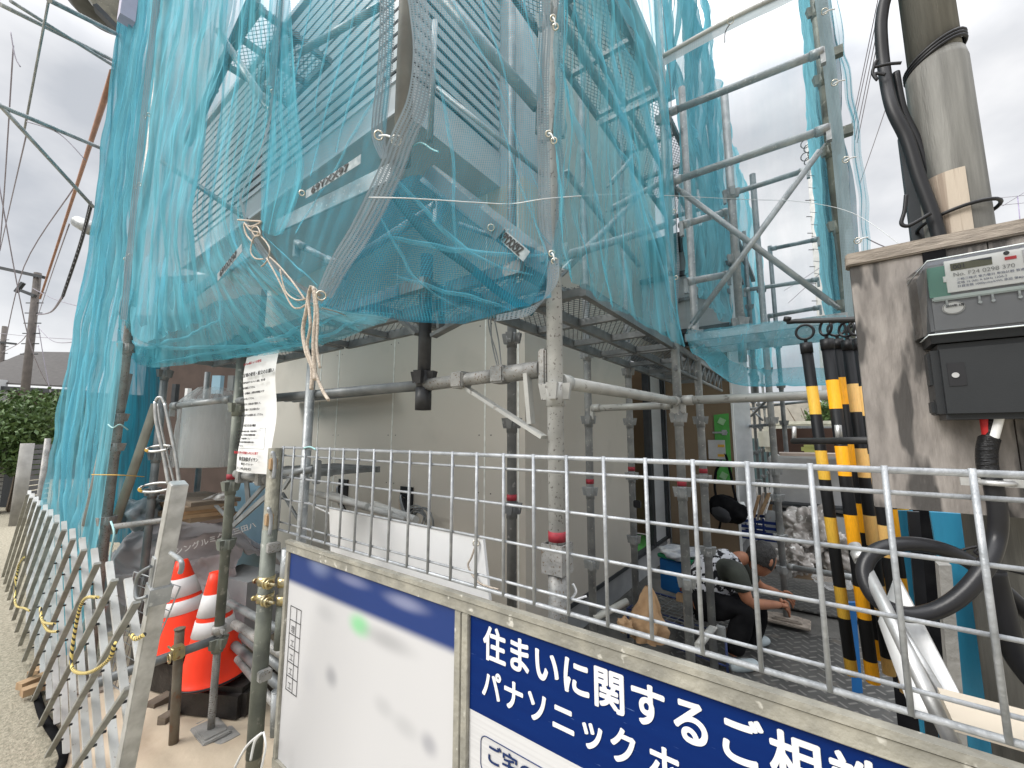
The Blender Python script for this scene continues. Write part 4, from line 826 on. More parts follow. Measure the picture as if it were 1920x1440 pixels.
# right board
rb = T('sign_board', 'navy sign board with big white Japanese lettering over a white lower half', 'sign', (-.1, YF, .34), 'construction site sign boards')
m = MB(); m.span((-.798, YF - .001, .880), (.699, YF + .01, 1.117)); m.build('blue_field', navy, rb)
m = MB(); m.span((-.798, YF - .001, .336), (.699, YF + .01, .8795)); m.build('white_field', signwhite, rb)
S1 = .0745
for k, ch in enumerate('住まいに関するご相談は'): text(ch, .088, signtext, rb, (-.752 + k * .0785 + max(0, k - 4) * .004, YF - .001, 1.027), bold=.0023, sx=.87, name='lettering')
for k, ch in enumerate('パナソニックホームズ'): text(ch, .076, signtext, rb, (-.756 + k * .0705 + (.012 if k > 5 else 0), YF - .001, .933), bold=.0021, sx=.86, name='lettering')
text('ご宅の建替えはこちら', .05, navytext, rb, (-.738, YF - .002, .785), bold=.0008)
m = MB()
P_ = []; X0, X1, Z0, Z1, R_ = -.757, -.1, .750, .835, .018
for cx, cz, a0 in ((X1 - R_, Z1 - R_, 0), (X0 + R_, Z1 - R_, 90), (X0 + R_, Z0 + R_, 180), (X1 - R_, Z0 + R_, 270)):
    for j in range(6): a = math.radians(a0 + j * 18); P_.append(V((cx + R_ * math.cos(a), YF - .002, cz + R_ * math.sin(a))))
m.path(P_, .0012, 5, closed=True); m.build('outline_box', navytext, rb)
# pipe post and clamps at the left end of the fence
lg = T('fence_post', 'mottled green grey pipe post at the left end of the mesh fence', 'fence post', (-1.948, .86, 0))
MB().tube((-1.948, .862, 0), (-1.948, .862, 1.543), .0285, 20).build('pipe', M('mottled pipe', (.30, .285, .225), .6, .15, (.19, .18, .145), 16, bump=.5, bscale=60, spots=(.48, .46, .40), sscale=30, spos=(.62, .75)), lg)
MB().tube((-1.948, .862, .3), (-1.948, .862, 1.195), .0305, 20).build('lower_sleeve', galv_green, lg)
for z in (1.475, 1.24):
    m = MB(); m.box((-1.925, .845, z), (.03, .028, .05), bev=.004); m.build('clip_block', boardwood, lg)
    MB().path(smooth([(-1.915, .835, z + .04), (-1.90, .83, z + .05), (-1.895, .84, z + .01), (-1.90, .84, z - .06)]), .007, 8).build('clip_hook', wire_m, lg)
for z in (1.125, .62): m = MB(); m.tube((-1.99, .862, z), (-1.905, .862, z), .018, 12); m.box((-1.905, .862, z), (.03, .05, .04), bev=.004); m.build('band_lug', galv_old, lg)
m = MB(); m.box(Pf(495, 1218, 1.86), (.03, .004, .055)); m.build('sticker', white, lg)
vp = T('clamp_pipe', 'upright pipe stub clamped beside the sign frame', 'pipe', (-1.86, .88, .9)); MB().tube((-1.86, .90, .92), (-1.86, .90, 1.12), .0235, 18).build('pipe', galv, vp); MB().tube((-1.865, .90, .72), (-1.865, .90, .90), .026, 18).build('lower_pipe', galv_green, vp)
for k, z in enumerate((.985, .915)):
    c = T('swivel_clamp', ['upper brass coloured swivel clamp on the fence post', 'lower brass coloured swivel clamp on the fence post'][k], 'clamp', (-1.93, .84, z), 'swivel clamps on the fence post')
    m = MB(); m.tube((-1.948, .862, z - .017), (-1.948, .862, z + .017), .034, 18); m.build('jaw', gold, c)
    m = MB(); m.tube((-1.862, .90, z - .017), (-1.862, .90, z + .017), .030, 18); m.build('jaw', gold, c)
    m = MB(); m.tube((-1.975, .825, z), (-1.85, .855, z), .006, 8); m.tube((-1.905, .835, z), (-1.89, .838, z), .011, 6); m.tube((-1.975, .825, z), (-1.965, .827, z), .011, 6); m.build('bolt', gold, c)
    m = MB(); m.ring((-1.90, .842, z), (1, .2, 0), .017, .005, 14, 6); m.ring((-1.88, .846, z), (1, .2, 0), .017, .005, 14, 6); m.build('hinge', gold, c)
ps = T('pipe_stub', 'short pale pipe end low behind the fence post', 'pipe', Pf(516, 1330, 1.83)); MB().tube(Pf(516, 1378, 1.83), Pf(518, 1296, 1.83), .019, 16).ring(Pf(518, 1296, 1.83), UP, .017, .003).build('pipe', galv, ps)
wirep('white_cable', 'white cable and cord tied low round the fence post', 'cable', [Py(440, 1440, .82), Py(462, 1400, .82), Py(490, 1375, .82), Py(478, 1390, .82), Py(470, 1425, .82)], .005, white)
wirep('white_cable', 'white cable dropping at the right side of the fence post foot', 'cable', [Py(494, 1372, .81), Py(498, 1400, .81), Py(490, 1440, .81), Py(480, 1480, .81)], .004, white)
# white board behind the fence
wb = T('white_board', 'long white board behind the mesh fence with a string through its corner eyelet', 'board', Py(760, 1000, 1.45))
A, B_, Cc, D = Py(617, 952, 1.5), Py(905, 1008, 1.15), Py(893, 1108, 1.15), Py(622, 1020, 1.5)
m = MB(); n_ = V((0, .012, 0)); D.z = A.z - .33; Cc = B_ + (D - A); m.hexa([D, Cc, Cc + n_, D + n_, A, B_, B_ + n_, A + n_]); m.build('board', white, wb)
m = MB(); m.tube(A + V((0, -.003, .002)), B_ + V((0, -.003, .002)), .004, 6); m.build('top_edge', alu, wb)
eyelet(Py(893, 1017, 1.15), wb, .010); MB().path(smooth([Py(893, 1019, 1.14), Py(884, 1045, 1.14), Py(878, 1062, 1.14), Py(895, 1090, 1.14), Py(915, 1100, 1.13), Py(935, 1105, 1.12)]), .0035, 6).build('string', rope_m, wb)
# ================================================================ NOTICE
nx = Py(492, 800, .93); A = Py(462, 684, .93); Bq = Py(522, 684, .93); D = Py(452, 884, .93); E_ = Py(505, 888, .93)
no = T('notice_sheet', 'white scaffold notice sheet with black and red Japanese writing hanging left', 'notice', (A + E_) / 2)
W0 = (Bq - A); H0 = A.z - D.z
def nf(u, v):
    x = A.x + (Bq.x - A.x) * u - .012 * v; return V((x, .93 + .014 * math.sin(u * 5 + v * 3) * (v ** 2) - .01 * math.sin(v * 9), A.z + .04 - (H0 + .04) * v))
MB().grid(nf, 14, 24).build('sheet', white, no, normals=False)
sw = Bq.x - A.x
def nl(s, v, size, mat=inktext, u=.08, bold=.00035): 
    p = nf(u, v); text(s, size * 1.12, mat, no, (p.x, .905, p.z), name='lettering', bold=bold, sx=1.3)
nl('3.67mm幅ネットの使用', .085, .0145, redink, .10)
nl('足場の使用・組立のお願い', .19, .0205, inktext, .12, .0006)
for k, s in enumerate(('1. 作業中は必ずヘルメット着用、安全帯', '   使用を徹底して下さい。', '2. 部材・足場板は、必要以外移動させず', '   必ず元に戻して下さい。', '3. 足場材を外した時は必ず復旧して、', '   お互い声を掛けて安全作業を行い', '   ますので 必ず元の位置に戻して下さい。')): nl(s, .25 + k * .047, .0112, inktext, .06)
nl('作業主任者の職務', .62, .0125, inktext, .28)
for k, s in enumerate(('材料の欠点の有無を点検、不良品を除く。', '器具・工具、安全帯及び保護帽の機能', '点検し、不良品を除くこと。', '作業の方法及び労働者の配置を決定し', '監視すること。')): nl(s, .665 + k * .03, .0088, inktext, .10)
m = MB(); a = nf(.06, .635); c = nf(.95, .80); m.span((a.x, .9035, a.z - .0008), (a.x + sw * .18, .9045, a.z + .0008)); m.span((a.x + sw * .72, .9035, a.z - .0008), (c.x, .9045, a.z + .0008)); m.span((a.x, .9035, c.z - .0008), (c.x, .9045, c.z + .0008)); m.span((a.x - .0008, .9035, c.z), (a.x + .0008, .9045, a.z)); m.span((c.x - .0008, .9035, c.z), (c.x + .0008, .9045, a.z)); m.build('text_box', inktext, no)
nl('関係者以外の足場内への立入を禁ず', .845, .0125, redink, .04, .0004)
nl('株式会社ダイサン', .90, .0195, inktext, .22, .0008); nl('横浜サービスセンター', .935, .0105, inktext, .3); nl('ＴＥＬ 045 (353) 8221', .975, .0145, inktext, .12)
# ================================================================ EXPANDING GATE
gt = T('expanding_gate', 'expanding lattice gate of white and grey bars with an aluminium end post', 'gate', (-2.2, .45, 0))
gp0, gp1 = Py(228, 1475, .45), Py(335, 905, .45); gd = (gp1 - gp0).normalized(); gp0 = gp0 - gd * ((gp0.z - .02) / gd.z)
MB().beam(gp0, gp1, .045, .045, up=(0, 1, 0), bev=.003).build('end_post', alu, gt)
MB().beam(gp0.lerp(gp1, .73), gp0.lerp(gp1, .77), .058, .058, up=(0, 1, 0), bev=.002).build('post_collar', galv, gt)
MB().beam(Py(292, 1045, .43), Py(275, 1150, .43), .03, .012, up=(0, 1, 0)).build('latch_plate', galv, gt)
MB().path(smooth([Py(283, 1062, .42), Py(262, 1075, .40), Py(255, 1095, .40), Py(256, 1122, .40), Py(276, 1118, .42)], 5), .0055, 8).build('latch_handle', galv_dark, gt)
MB().path(smooth([Py(320, 1037, .41), Py(338, 1050, .39), Py(341, 1062, .39), Py(338, 1074, .39)], 5), .006, 8).build('catch_hook', galv, gt)
MB().beam(Py(247, 1310, .44), Py(236, 1355, .44), .02, .012, up=(0, 1, 0)).build('lower_bracket', galv, gt)
def postx(z): return gp0.x + (gp1.x - gp0.x) * (z - gp0.z) / (gp1.z - gp0.z) - .03
SPC = .355
for k in range(-2, 13):      # long grey bars leaning right, on the street side
    xt = -1.93 - SPC * k; xb = xt - 1.24; zt = 1.03; a = V((xb, .435 + .0045 * k, .03)); b_ = V((xt, .435 + .0045 * k, zt))
    if b_.x > postx(b_.z):
        f_ = 1
        while f_ > 0 and a.lerp(b_, f_).x > postx(a.lerp(b_, f_).z): f_ -= .01
        b_ = a.lerp(b_, f_)
    if (b_ - a).length < .2: continue
    MB().beam(a, b_, .012, .023, up=(0, 1, 0), bev=.001).build('lattice_bar', greybar, gt)
    for q in range(1, 8):
        p = a.lerp(b_, q / 8)
        if k < 6: MB().tube(p + V((0, -.010, 0)), p + V((0, .025, 0)), .005, 8).build('rivet', steeldk, gt)
for k in range(-1, 13):
    xt = -2.22 - SPC * k; xb = xt + 1.24; a = V((xt, .465 + .0045 * k, 1.04)); b_ = V((xb, .465 + .0045 * k, .03)); f_ = 1
    while f_ > 0 and a.lerp(b_, f_).x > postx(a.lerp(b_, f_).z): f_ -= .01
    if f_ < .1: continue
    MB().beam(a, a.lerp(b_, f_), .014, .025, up=(0, 1, 0), bev=.001).build('cross_bar', whitebar, gt)
# striped rope on the gate
ropeyb = bpy.data.materials.new('black and yellow rope'); ropeyb.use_nodes = True
_t = ropeyb.node_tree; _n = _t.nodes; _g = _n.new('ShaderNodeNewGeometry'); _w = _n.new('ShaderNodeTexWave'); _w.inputs['Scale'].default_value = 22; _w.bands_direction = 'DIAGONAL'; _r = _n.new('ShaderNodeValToRGB'); _r.color_ramp.interpolation = 'CONSTANT'; _r.color_ramp.elements[0].color = (.75, .58, .18, 1); _r.color_ramp.elements[1].position = .62; _r.color_ramp.elements[1].color = (.03, .03, .03, 1)
_t.links.new(_g.outputs['Position'], _w.inputs['Vector']); _t.links.new(_w.outputs['Fac'], _r.inputs[0]); _t.links.new(_r.outputs[0], _n['Principled BSDF'].inputs['Base Color'])
for k, (q, lab) in enumerate((([(270, 1190), (255, 1198), (246, 1190)], 'short yellow and black rope end tied by the gate latch'), ([(183, 1120), (160, 1122), (147, 1150), (135, 1220), (135, 1252), (150, 1262), (175, 1258), (205, 1235), (215, 1205)], 'yellow and black rope looping over the middle of the lattice gate'), ([(102, 1170), (80, 1165), (76, 1140), (78, 1160), (90, 1182), (108, 1184)], 'small loop of yellow and black rope on the lattice gate'), ([(30, 1080), (28, 1110), (30, 1135), (45, 1140), (55, 1145)], 'yellow and black rope hanging at the far part of the lattice gate'), ([(45, 1045), (35, 1060), (30, 1090)], 'far yellow and black rope strand at the left picture edge'))):
    wirep('striped_rope', lab, 'rope', [Py(a, b_, .41) for a, b_ in q], .0065, ropeyb, 8, 'striped ropes on the gate')
ms = T('small_mesh_panel', 'small leaning wire basket panel behind the lattice gate', 'mesh panel', Py(240, 1200, .6)); m = MB()
A, Bq, Cc, D = Py(252, 1072, .62), Py(338, 1100, .66), Py(250, 1310, .66), Py(205, 1280, .62)
for i in range(9): f_ = i / 8; m.tube(A.lerp(Bq, f_), D.lerp(Cc, f_), .002, 5)
for i in range(11): f_ = i / 10; m.tube(A.lerp(D, f_), Bq.lerp(Cc, f_), .002, 5)
m.build('wires', galv_dark, ms); MB().path([A, Bq, Cc, D], .0035, 6, closed=True).build('rim', galv, ms)
# gate side ground items
mb = MB(); g0 = Pz(150, 1500, .0)
def tarpf(u, v):
    a = Pz(200, 1200, 0).lerp(Pz(560, 1180, 0), u); b_ = Pz(80, 1520, 0).lerp(Pz(560, 1560, 0), u); p = a.lerp(b_, v)
    return V((p.x, p.y, .018 + .012 * noise.noise(p * 7) + .018 * abs(noise.noise(V((p.x * 3, p.y * 5, 2))))))
mb.grid(tarpf, 60, 50); tag(mb.build('ground_sheet', cream, normals=False), 'crumpled cream ground sheet under the cones and gate post', 'ground sheet')
b = MB(); b.path(smooth([Pz(60, 1500, .02), Pz(120, 1420, .02), Pz(80, 1340, .02), Pz(66, 1290, .02)]), .02, 6); tag(b.build('edge_strip', blackcloth), 'dark strip along the street edge of the ground sheet', 'strip')
for k, (a, b_) in enumerate((((35, 1288), (98, 1262)), ((40, 1300), (90, 1282)), ((60, 1265), (95, 1245)))): tag(MB().beam(Pz(*a, .05), Pz(*b_, .05), .06, .04).build('timber_piece', boardwood), ['orange timber piece lying by the lattice gate, nearest', 'orange timber piece lying by the lattice gate, left under the net', 'orange timber piece lying by the lattice gate, farthest'][k], 'timber', 'timber pieces by the gate')
tag(MB().beam(Pz(280, 1328, .03), Pz(320, 1305, .03), .07, .05).build('timber_piece', oldwood), 'brown timber end sticking out left of the black bundle', 'timber')
tag(MB().beam(Pz(302, 1355, .03), Pz(330, 1338, .03), .06, .05).build('timber_piece', oldwood), 'small dark timber end below the black bundle', 'timber')
# stake pipe and tube
sp = T('stake_pipe', 'short rusty pipe stake standing on the ground sheet', 'pipe', Pz(325, 1405, 0)); a = Pz(325, 1402, 0); c = Pf(337, 1180, a.dot(FWD) * .985); MB().tube(a, c, .0215, 16).tube(c, c + V((0, 0, .006)), .025, 16).build('pipe', rustpipe, sp)
m = MB(); q = Pf(333, 1222, 2.24); m.box(q, (.06, .05, .06), bev=.006); m.tube(q + V((-.04, -.03, .025)), q + V((.05, -.03, .03)), .005, 6); m.ring(q + V((.01, -.035, -.015)), (0, 1, 0), .02, .005); sp2 = tag(m.build('pipe_clamp', gold), 'clamp joining the stake pipe and the low tube', 'clamp')
ledger(Pf(160, 1288, 2.05), V((P8[0], P8[1], .49)), 'low dark tube from the lattice gate to the jack post', mat=galv_dark, clamp=False, r=.0215)
# cones
def cone(base, top, label, s=1.0):
    base = V(base); H = (V(top) - base).length; ax = (V(top) - base).normalized(); t = T('traffic_cone', label, 'traffic cone', base, 'orange traffic cones')
    Rb, Rt = .165 * s, .032 * s
    def R(f): return Rb + (Rt - Rb) * f
    prof = [(Rb * 1.06, 0), (Rb * 1.06, .012), (Rb, .02)] + [(R(f / 10), H * f / 10) for f in range(1, 10)] + [(Rt, H), (Rt * .8, H)]
    MB().lathe(prof, base, 36, ax).build('cone_body', orange, t)
    for f0, f1 in ((.42, .56), (.60, .80)):
        MB().lathe([(R(f0) + .0008, H * f0), (R(f0) + .003, H * f0 + .001), (R(f1) + .003, H * f1 - .001), (R(f1) + .0008, H * f1)], base, 36, ax).build('reflective_band', reflw, t)
    MB().ring(base + ax * .008, ax, Rb * 1.07, .006, 36, 6).build('base_ring', black, t)
c0 = Pf(400, 1266, 2.62); cone(c0, Pf(405, 1072, 2.62), 'nearer orange and white traffic cone behind the jack post', 1.02)
c1 = Pf(352, 1212, 2.85); cone(c1, Pf(341, 1050, 2.85), 'orange and white traffic cone farther back beside the aluminium gate post', 1.05)
m = MB(); c = (c0 + c1) / 2; c.z = 0
m.blob(V((c0.x + .02, c0.y + .0, (c0.z) / 2 - .01)), (.30, .24, c0.z / 2 + .0), 3, .05, 4, freq=2); o = m.build('t', blacktarp); bpy.data.objects.remove(o)
m = MB(); m.box(V((c0.x - .02, c0.y + .10, (c0.z - .012) / 2)), (.50, .38, c0.z - .014), Matrix.Rotation(math.radians(28), 3, 'Z'), bev=.03); bb = m.build('black_bundle', blacktarp); tag(bb, 'black plastic wrapped bundle under the nearer cone', 'bundle')
m = MB(); m.box(V((c1.x - .02, c1.y + .05, (c1.z - .012) / 2)), (.42, .36, c1.z - .014), Matrix.Rotation(math.radians(20), 3, 'Z'), bev=.03); tag(m.build('black_bundle', blacktarp), 'black plastic wrapped bundle under the farther cone', 'bundle')
# grey tarpaulin pile
tp = T('covered_pile', 'big pile under a folded grey tarpaulin with white lettering', 'covered pile', Pf(350, 1120, 3.5))
def pilef(u, v):
    a = cat([Pf(212, 1105, 3.35), Pf(240, 1030, 3.45), Pf(300, 990, 3.55), Pf(380, 985, 3.55), Pf(440, 1000, 3.55), Pf(472, 1040, 3.4)], u)
    z0 = .45 if v > .9 else 0; fr = cat([Pf(214, 1180, 3.3), Pf(260, 1165, 3.2), Pf(330, 1155, 3.15), Pf(400, 1145, 3.15), Pf(450, 1120, 3.2), Pf(476, 1100, 3.3)], u)
    mid = a.lerp(fr, .5) - FWD * .16 + V((0, 0, .10)); p = cat([a + FWD * .5 - V((0, 0, .25)), a, mid, fr], v)
    d = .05 * noise.noise(p * 4) + .07 * abs(noise.noise(V((p.x * 2.2, p.z * 9 + p.x * 5, 3)))) + .035 * abs(noise.noise(V((p.x * 7, p.z * 16, 8)))) + .05 * max(0, math.sin(v * 13 + u * 4)) * (v > .3)
    rg = (1 - abs(noise.noise(V((p.x * 2.6 + p.z, p.y * 2.6, p.z * 5)))) * 2.2); rg2 = 1 - abs(noise.noise(V((p.x * 6, p.y * 5 + 3, p.z * 8)))) * 2
    return p - FWD * (d + .05 * max(0, rg) ** 3) + UP * (.06 * max(0, rg) ** 3 + .025 * max(0, rg2) ** 3) * (.3 + .7 * min(1, v * 3))
MB().grid(pilef, 130, 110).build('tarpaulin', greytarp, tp, normals=False)
qa, qb = Pf(328, 1040, 3.0), Pf(436, 1003, 3.15); X = (qb - qa).normalized(); Z = X.cross(-RGT.cross(UP)); Z = (UP - X * UP.dot(X)).normalized()
text('シングルミク三三田ハ', (.050), white, tp, qa + Z * .0, X, Z, bold=.001)
m = MB(); m.box(Pf(455, 1130, 3.2), (.45, .25, .42), Matrix.Rotation(.2, 3, 'Z')); tag(m.build('concrete_block', found), 'grey concrete block at the right foot of the grey tarpaulin pile', 'block')
# loose scaffold pipes lying to the right of the cones
for k, (a, b_, r_) in enumerate((((440, 1210), (540, 1300), .024), ((440, 1170), (545, 1235), .024), ((430, 1130), (540, 1190), .020), ((445, 1235), (535, 1345), .018), ((455, 1190), (550, 1270), .024))):
    ledger(Pf(*a, 2.6 - .03 * k), Pf(*b_, 2.15), ['loose pipe end lying behind the fence post, longest', 'loose pipe end lying behind the fence post, upper', 'loose pipe end lying behind the fence post, highest with red end', 'thin loose pipe lying lowest behind the fence post', 'loose pipe lying in the middle behind the fence post'][k], clamp=False, r=r_, mat=galv_old if k % 2 else galv_dark)
# ladder / step unit
ld = T('step_ladder', 'aluminium folding step ladder frame with yellow taped foot loops', 'ladder', Pf(312, 920, 2.6))
def lp(pts, r, F=2.6, mat=alu, nm='rail', closed=False): return MB().path(smooth([Pf(a, b_, F) for a, b_ in pts], 5) if not closed else [Pf(a, b_, F) for a, b_ in pts], r, 10, closed=closed).build(nm, mat, ld)
lp([(292, 752), (296, 746), (303, 746), (308, 756)], .009); lp([(291, 753), (293, 790), (306, 850), (316, 908)], .010); lp([(309, 756), (318, 800), (330, 860), (336, 906)], .010)
lp([(296, 757), (302, 800), (318, 870), (327, 908)], .006, 2.66)
yt = M('yellow tape', (.75, .45, .08), .6)
for (c_, w_, h_) in (((297, 841), 23, 5), ((293, 914), 32, 8)):
    P_ = [(c_[0] + w_ * math.cos(t_), c_[1] + h_ * math.sin(t_) - .12 * w_ * math.cos(t_)) for t_ in [2 * PI * i / 20 for i in range(20)]]
    MB().path([Pf(a, b_, 2.55 + .1 * (b_ < c_[1])) for a, b_ in P_], .008, 8, closed=True).build('foot_loop', alu, ld)
    MB().path([Pf(a, b_, 2.548) for a, b_ in P_[8:12]], .0088, 8).build('yellow_tape', yt, ld)
# foam roll
fr_ = T('foam_roll', 'large white foam roll wrapped in clear plastic on the low tread deck', 'foam roll', Pf(395, 872, 3.3))
cb = Pf(397, 868, 3.2); rr = .21; hh = .50
MB().lathe([(rr * .96, 0), (rr, .01), (rr, hh - .01), (rr * .96, hh)], V((cb.x, cb.y, 1.365)), 40).build('roll', M('white foam', (.60, .61, .61), .5, c2=(.55, .56, .56), scale=3), fr_)
def wrapf(u, v):
    a = 2 * PI * u; r = rr * (1.12 + .16 * (1 - v) * .3 + .10 * noise.noise(V((math.cos(a) * 2, math.sin(a) * 2, v * 3)))) * (1 if v < .8 else 1 - (v - .8) * 2.2); return V((cb.x + r * math.cos(a), cb.y + r * math.sin(a), 1.37 + v * (hh + .09) + .01 * noise.noise(V((a * 3, v * 4, 1)))))
MB().grid(wrapf, 60, 30, uvlen=(1.3, .5)).build('plastic_wrap', plastic, fr_, normals=False)
# shelf things
ws = T('board_stack', 'stack of brown boards with torn plastic wrap under the low deck', 'board stack', Pf(370, 960, 3.2))
for k in range(5): MB().box(Pf(372 + random.uniform(-8, 8), 962 - k * 7, 3.1), (.62, .30, .026), Matrix.Rotation(random.uniform(-.15, .15), 3, 'Z')).build('board', [cardboard, boardwood, paper, cardboard, oldwood][k], ws)
def wr(u, v):
    p = Pf(322 + 108 * u, 932 + 30 * v + 10 * math.sin(u * 5), 2.95 + .12 * noise.noise(V((u * 4, v * 4, 2)))); return p
MB().grid(wr, 30, 14, uvlen=(.6, .3)).build('torn_wrap', plastic, ws, normals=False)
for k, (px, py, F, d) in enumerate(((258, 965, 3.1, (.16, .12, .10)), (292, 955, 3.2, (.12, .1, .09)))):
    tag(MB().blob(Pf(px, py, F), d, 30 + k, .3, 4).build('plastic_bag', M('silver plastic bag', (.30, .34, .36), .3, c2=(.18, .24, .27), scale=12, bump=.8, bscale=20)), ['silver plastic bag bundle beside the left post', 'small silver plastic bag behind the bundle'][k], 'bag')
ledger(Pf(212, 988, 2.75), Pf(440, 958, 3.0), 'pale tube lying across under the brown boards', mat=galv_old, clamp=False, r=.019)
ledger(Pf(318, 762, 2.9), Pf(440, 748, 2.75), 'grey tube across the top of the foam roll', mat=galv, clamp=True, r=.021)
brace(Pf(405, 948, 2.9), Pf(440, 985, 2.6), 'short dark tube leaning by the brown boards', .012, galv_dark)
# bracket right of the jack post
t = T('scaffold_bracket', 'small triangular scaffold bracket under the notice', 'bracket', at(P8, 1.30)); m = MB()
a, b_, c = Pf(444, 888, 2.38), Pf(503, 900, 2.2), Pf(440, 972, 2.4)
m.tube(a, b_, .024, 14); m.build('arm', galv_old, t); m = MB(); m.beam(Pf(500, 905, 2.2), c, .012, .022); m.beam(Pf(462, 900, 2.33), Pf(466, 945, 2.33), .012, .022); m.beam(Pf(505, 925, 2.2), Pf(438, 985, 2.4), .012, .026); m.build('strut', galv_dark, t); m = MB(); m.box(Pf(455, 893, 2.34), (.05, .06, .07), bev=.005); m.box(Pf(492, 897, 2.22), (.05, .06, .07), bev=.005); m.build('collar', galv_old, t)
t = T('scaffold_bracket', 'small bracket arm behind the mesh fence left end', 'bracket', Pf(560, 885, 2.0)); m = MB(); m.tube(Pf(530, 888, 2.05), Pf(590, 880, 1.95), .018, 12); m.box(Pf(594, 885, 1.95), (.03, .03, .11), bev=.004); m.beam(Pf(532, 915, 2.05), Pf(548, 890, 2.0), .012, .02); m.build('arm', galv_dark, t)
# pale blue sheet
m = MB(); m.grid(lambda u, v: Py(440 + 75 * u, 905 + 175 * v, 1.75 + .03 * math.sin(u * 4)), 10, 10); o = m.build('blue_sheet', bluesheet, normals=False); md = o.modifiers.new('s', 'SOLIDIFY'); md.thickness = .006; tag(o, 'smooth pale blue sheet standing behind the small bracket', 'sheet')
# leaning pipes
for k, (a, b_, r_, mt) in enumerate((((292, 758), (210, 1000), .028, M('beige pipe', (.36, .34, .27), .6, c2=(.27, .25, .2), scale=6)), ((232, 700), (172, 985), .05, concrete), ((206, 820), (172, 925), .02, M('beige thin pipe', (.44, .42, .34), .6)))):
    tag(MB().tube(Pf(*a, 3.0), Pf(*b_, 2.95), r_, 18).build('leaning_pipe', mt), ['beige pipe leaning behind the dirty left post', 'thick rough grey pipe leaning left of the dirty left post', 'thin beige pipe leaning at the far left'][k], 'pipe', 'leaning pipes')
wirep('yellow_band', 'thin yellow band strung round the leaning pipes', 'band', [Pf(172, 890, 2.6), Pf(230, 891, 2.6), Pf(270, 894, 2.9)], .003, yt)
wirep('teal_tie', 'pale string knotted round the dirty left post', 'string', [Pf(203, 796, 2.6), Pf(212, 802, 2.55), Pf(225, 796, 2.55), (Pf(240, 806, 2.6))], .004, tealstring)
wirep('teal_tie', 'long teal string dangling below the silver bag', 'string', [Pf(208, 978, 2.6), Pf(214, 1000, 2.55), Pf(207, 1040, 2.55), Pf(203, 1098, 2.55)], .006, tealstring)
wirep('teal_tie', 'teal and white strings hanging from the nearest post pocket', 'string', [Pf(1065, 1050, 1.36), Pf(1062, 1090, 1.36), Pf(1066, 1150, 1.36)], .005, tealstring)
wirep('teal_tie', 'white tag string beside the teal strings', 'string', [Pf(1074, 1095, 1.36), Pf(1080, 1110, 1.36), Pf(1072, 1125, 1.36), Pf(1100, 1118, 1.36)], .004, white)
# neighbouring house behind the left shelf
nb = T('neighbour_building', 'dim neighbouring building with tall window frames seen behind the foam roll', 'building', Pf(380, 860, 7)); a = Pf(262, 800, 6.8); c = Pf(470, 800, 6.5)
m = MB(); m.hexa([V((a.x, a.y, 0)), V((c.x, c.y, 0)), V((c.x, c.y + .2, 0)), V((a.x, a.y + .2, 0)), V((a.x, a.y, 3.0)), V((c.x, c.y, 3.0)), V((c.x, c.y + .2, 3.0)), V((a.x, a.y + .2, 3.0))]); m.build('wall', housewall, nb)
m = MB(); m.hexa([V((a.x, a.y, 3.001)), V((c.x, c.y, 3.001)), V((c.x, c.y + .2, 3.001)), V((a.x, a.y + .2, 3.001)), V((a.x, a.y, 4.3)), V((c.x, c.y, 4.3)), V((c.x, c.y + .2, 4.3)), V((a.x, a.y + .2, 4.3))]); m.build('upper_wall', nbwall, nb)
for (x0, x1, y0, y1, mm) in ((340, 352, 728, 800, white), (395, 414, 704, 738, bluesheet), (425, 438, 704, 732, nbwall), (318, 330, 720, 770, steeldk), (398, 440, 740, 760, steeldk)):
    p0, p1 = Pf(x0, y1, 6.2), Pf(x1, y0, 6.2); m = MB(); m.hexa([V((p0.x, p0.y, p0.z)), V((p1.x, p1.y, p0.z)), V((p1.x, p1.y + .05, p0.z)), V((p0.x, p0.y + .05, p0.z)), V((p0.x, p0.y, p1.z)), V((p1.x, p1.y, p1.z)), V((p1.x, p1.y + .05, p1.z)), V((p0.x, p0.y + .05, p1.z))]); m.build('window', mm, nb)
# pipes and grey bent trim behind the fence
for k, (a, b_, r_) in enumerate((((572, 920), (690, 950), .022), ((600, 928), (735, 965), .020), ((622, 925), (760, 975), .016), ((700, 945), (780, 975), .022))):
    tag(MB().tube(Py(*a, 1.7), Py(*b_, 1.62), r_, 12).build('grey_duct', M('light grey plastic %d' % k, (.5, .5, .48), .5, c2=(.42, .42, .40), scale=8)), ['light grey plastic duct on the pile by the wall, leftmost', 'light grey plastic duct on the pile by the wall, second', 'thin light grey duct topmost on the pile by the wall', 'ribbed light grey duct nearest the cable coil'][k], 'duct', 'grey ducts stacked by the wall')
wirep('white_strap', 'white bent strap over the grey ducts', 'strap', [Py(570, 926, 1.55), Py(582, 945, 1.55), Py(622, 965, 1.5), Py(626, 975, 1.5)], .006, white)
tag(MB().tube(Py(530, 925, 1.5), Py(566, 985, 1.5), .012, 10).build('dark_rod', galv_dark), 'dark rods stacked at the left end behind the mesh fence', 'rod')
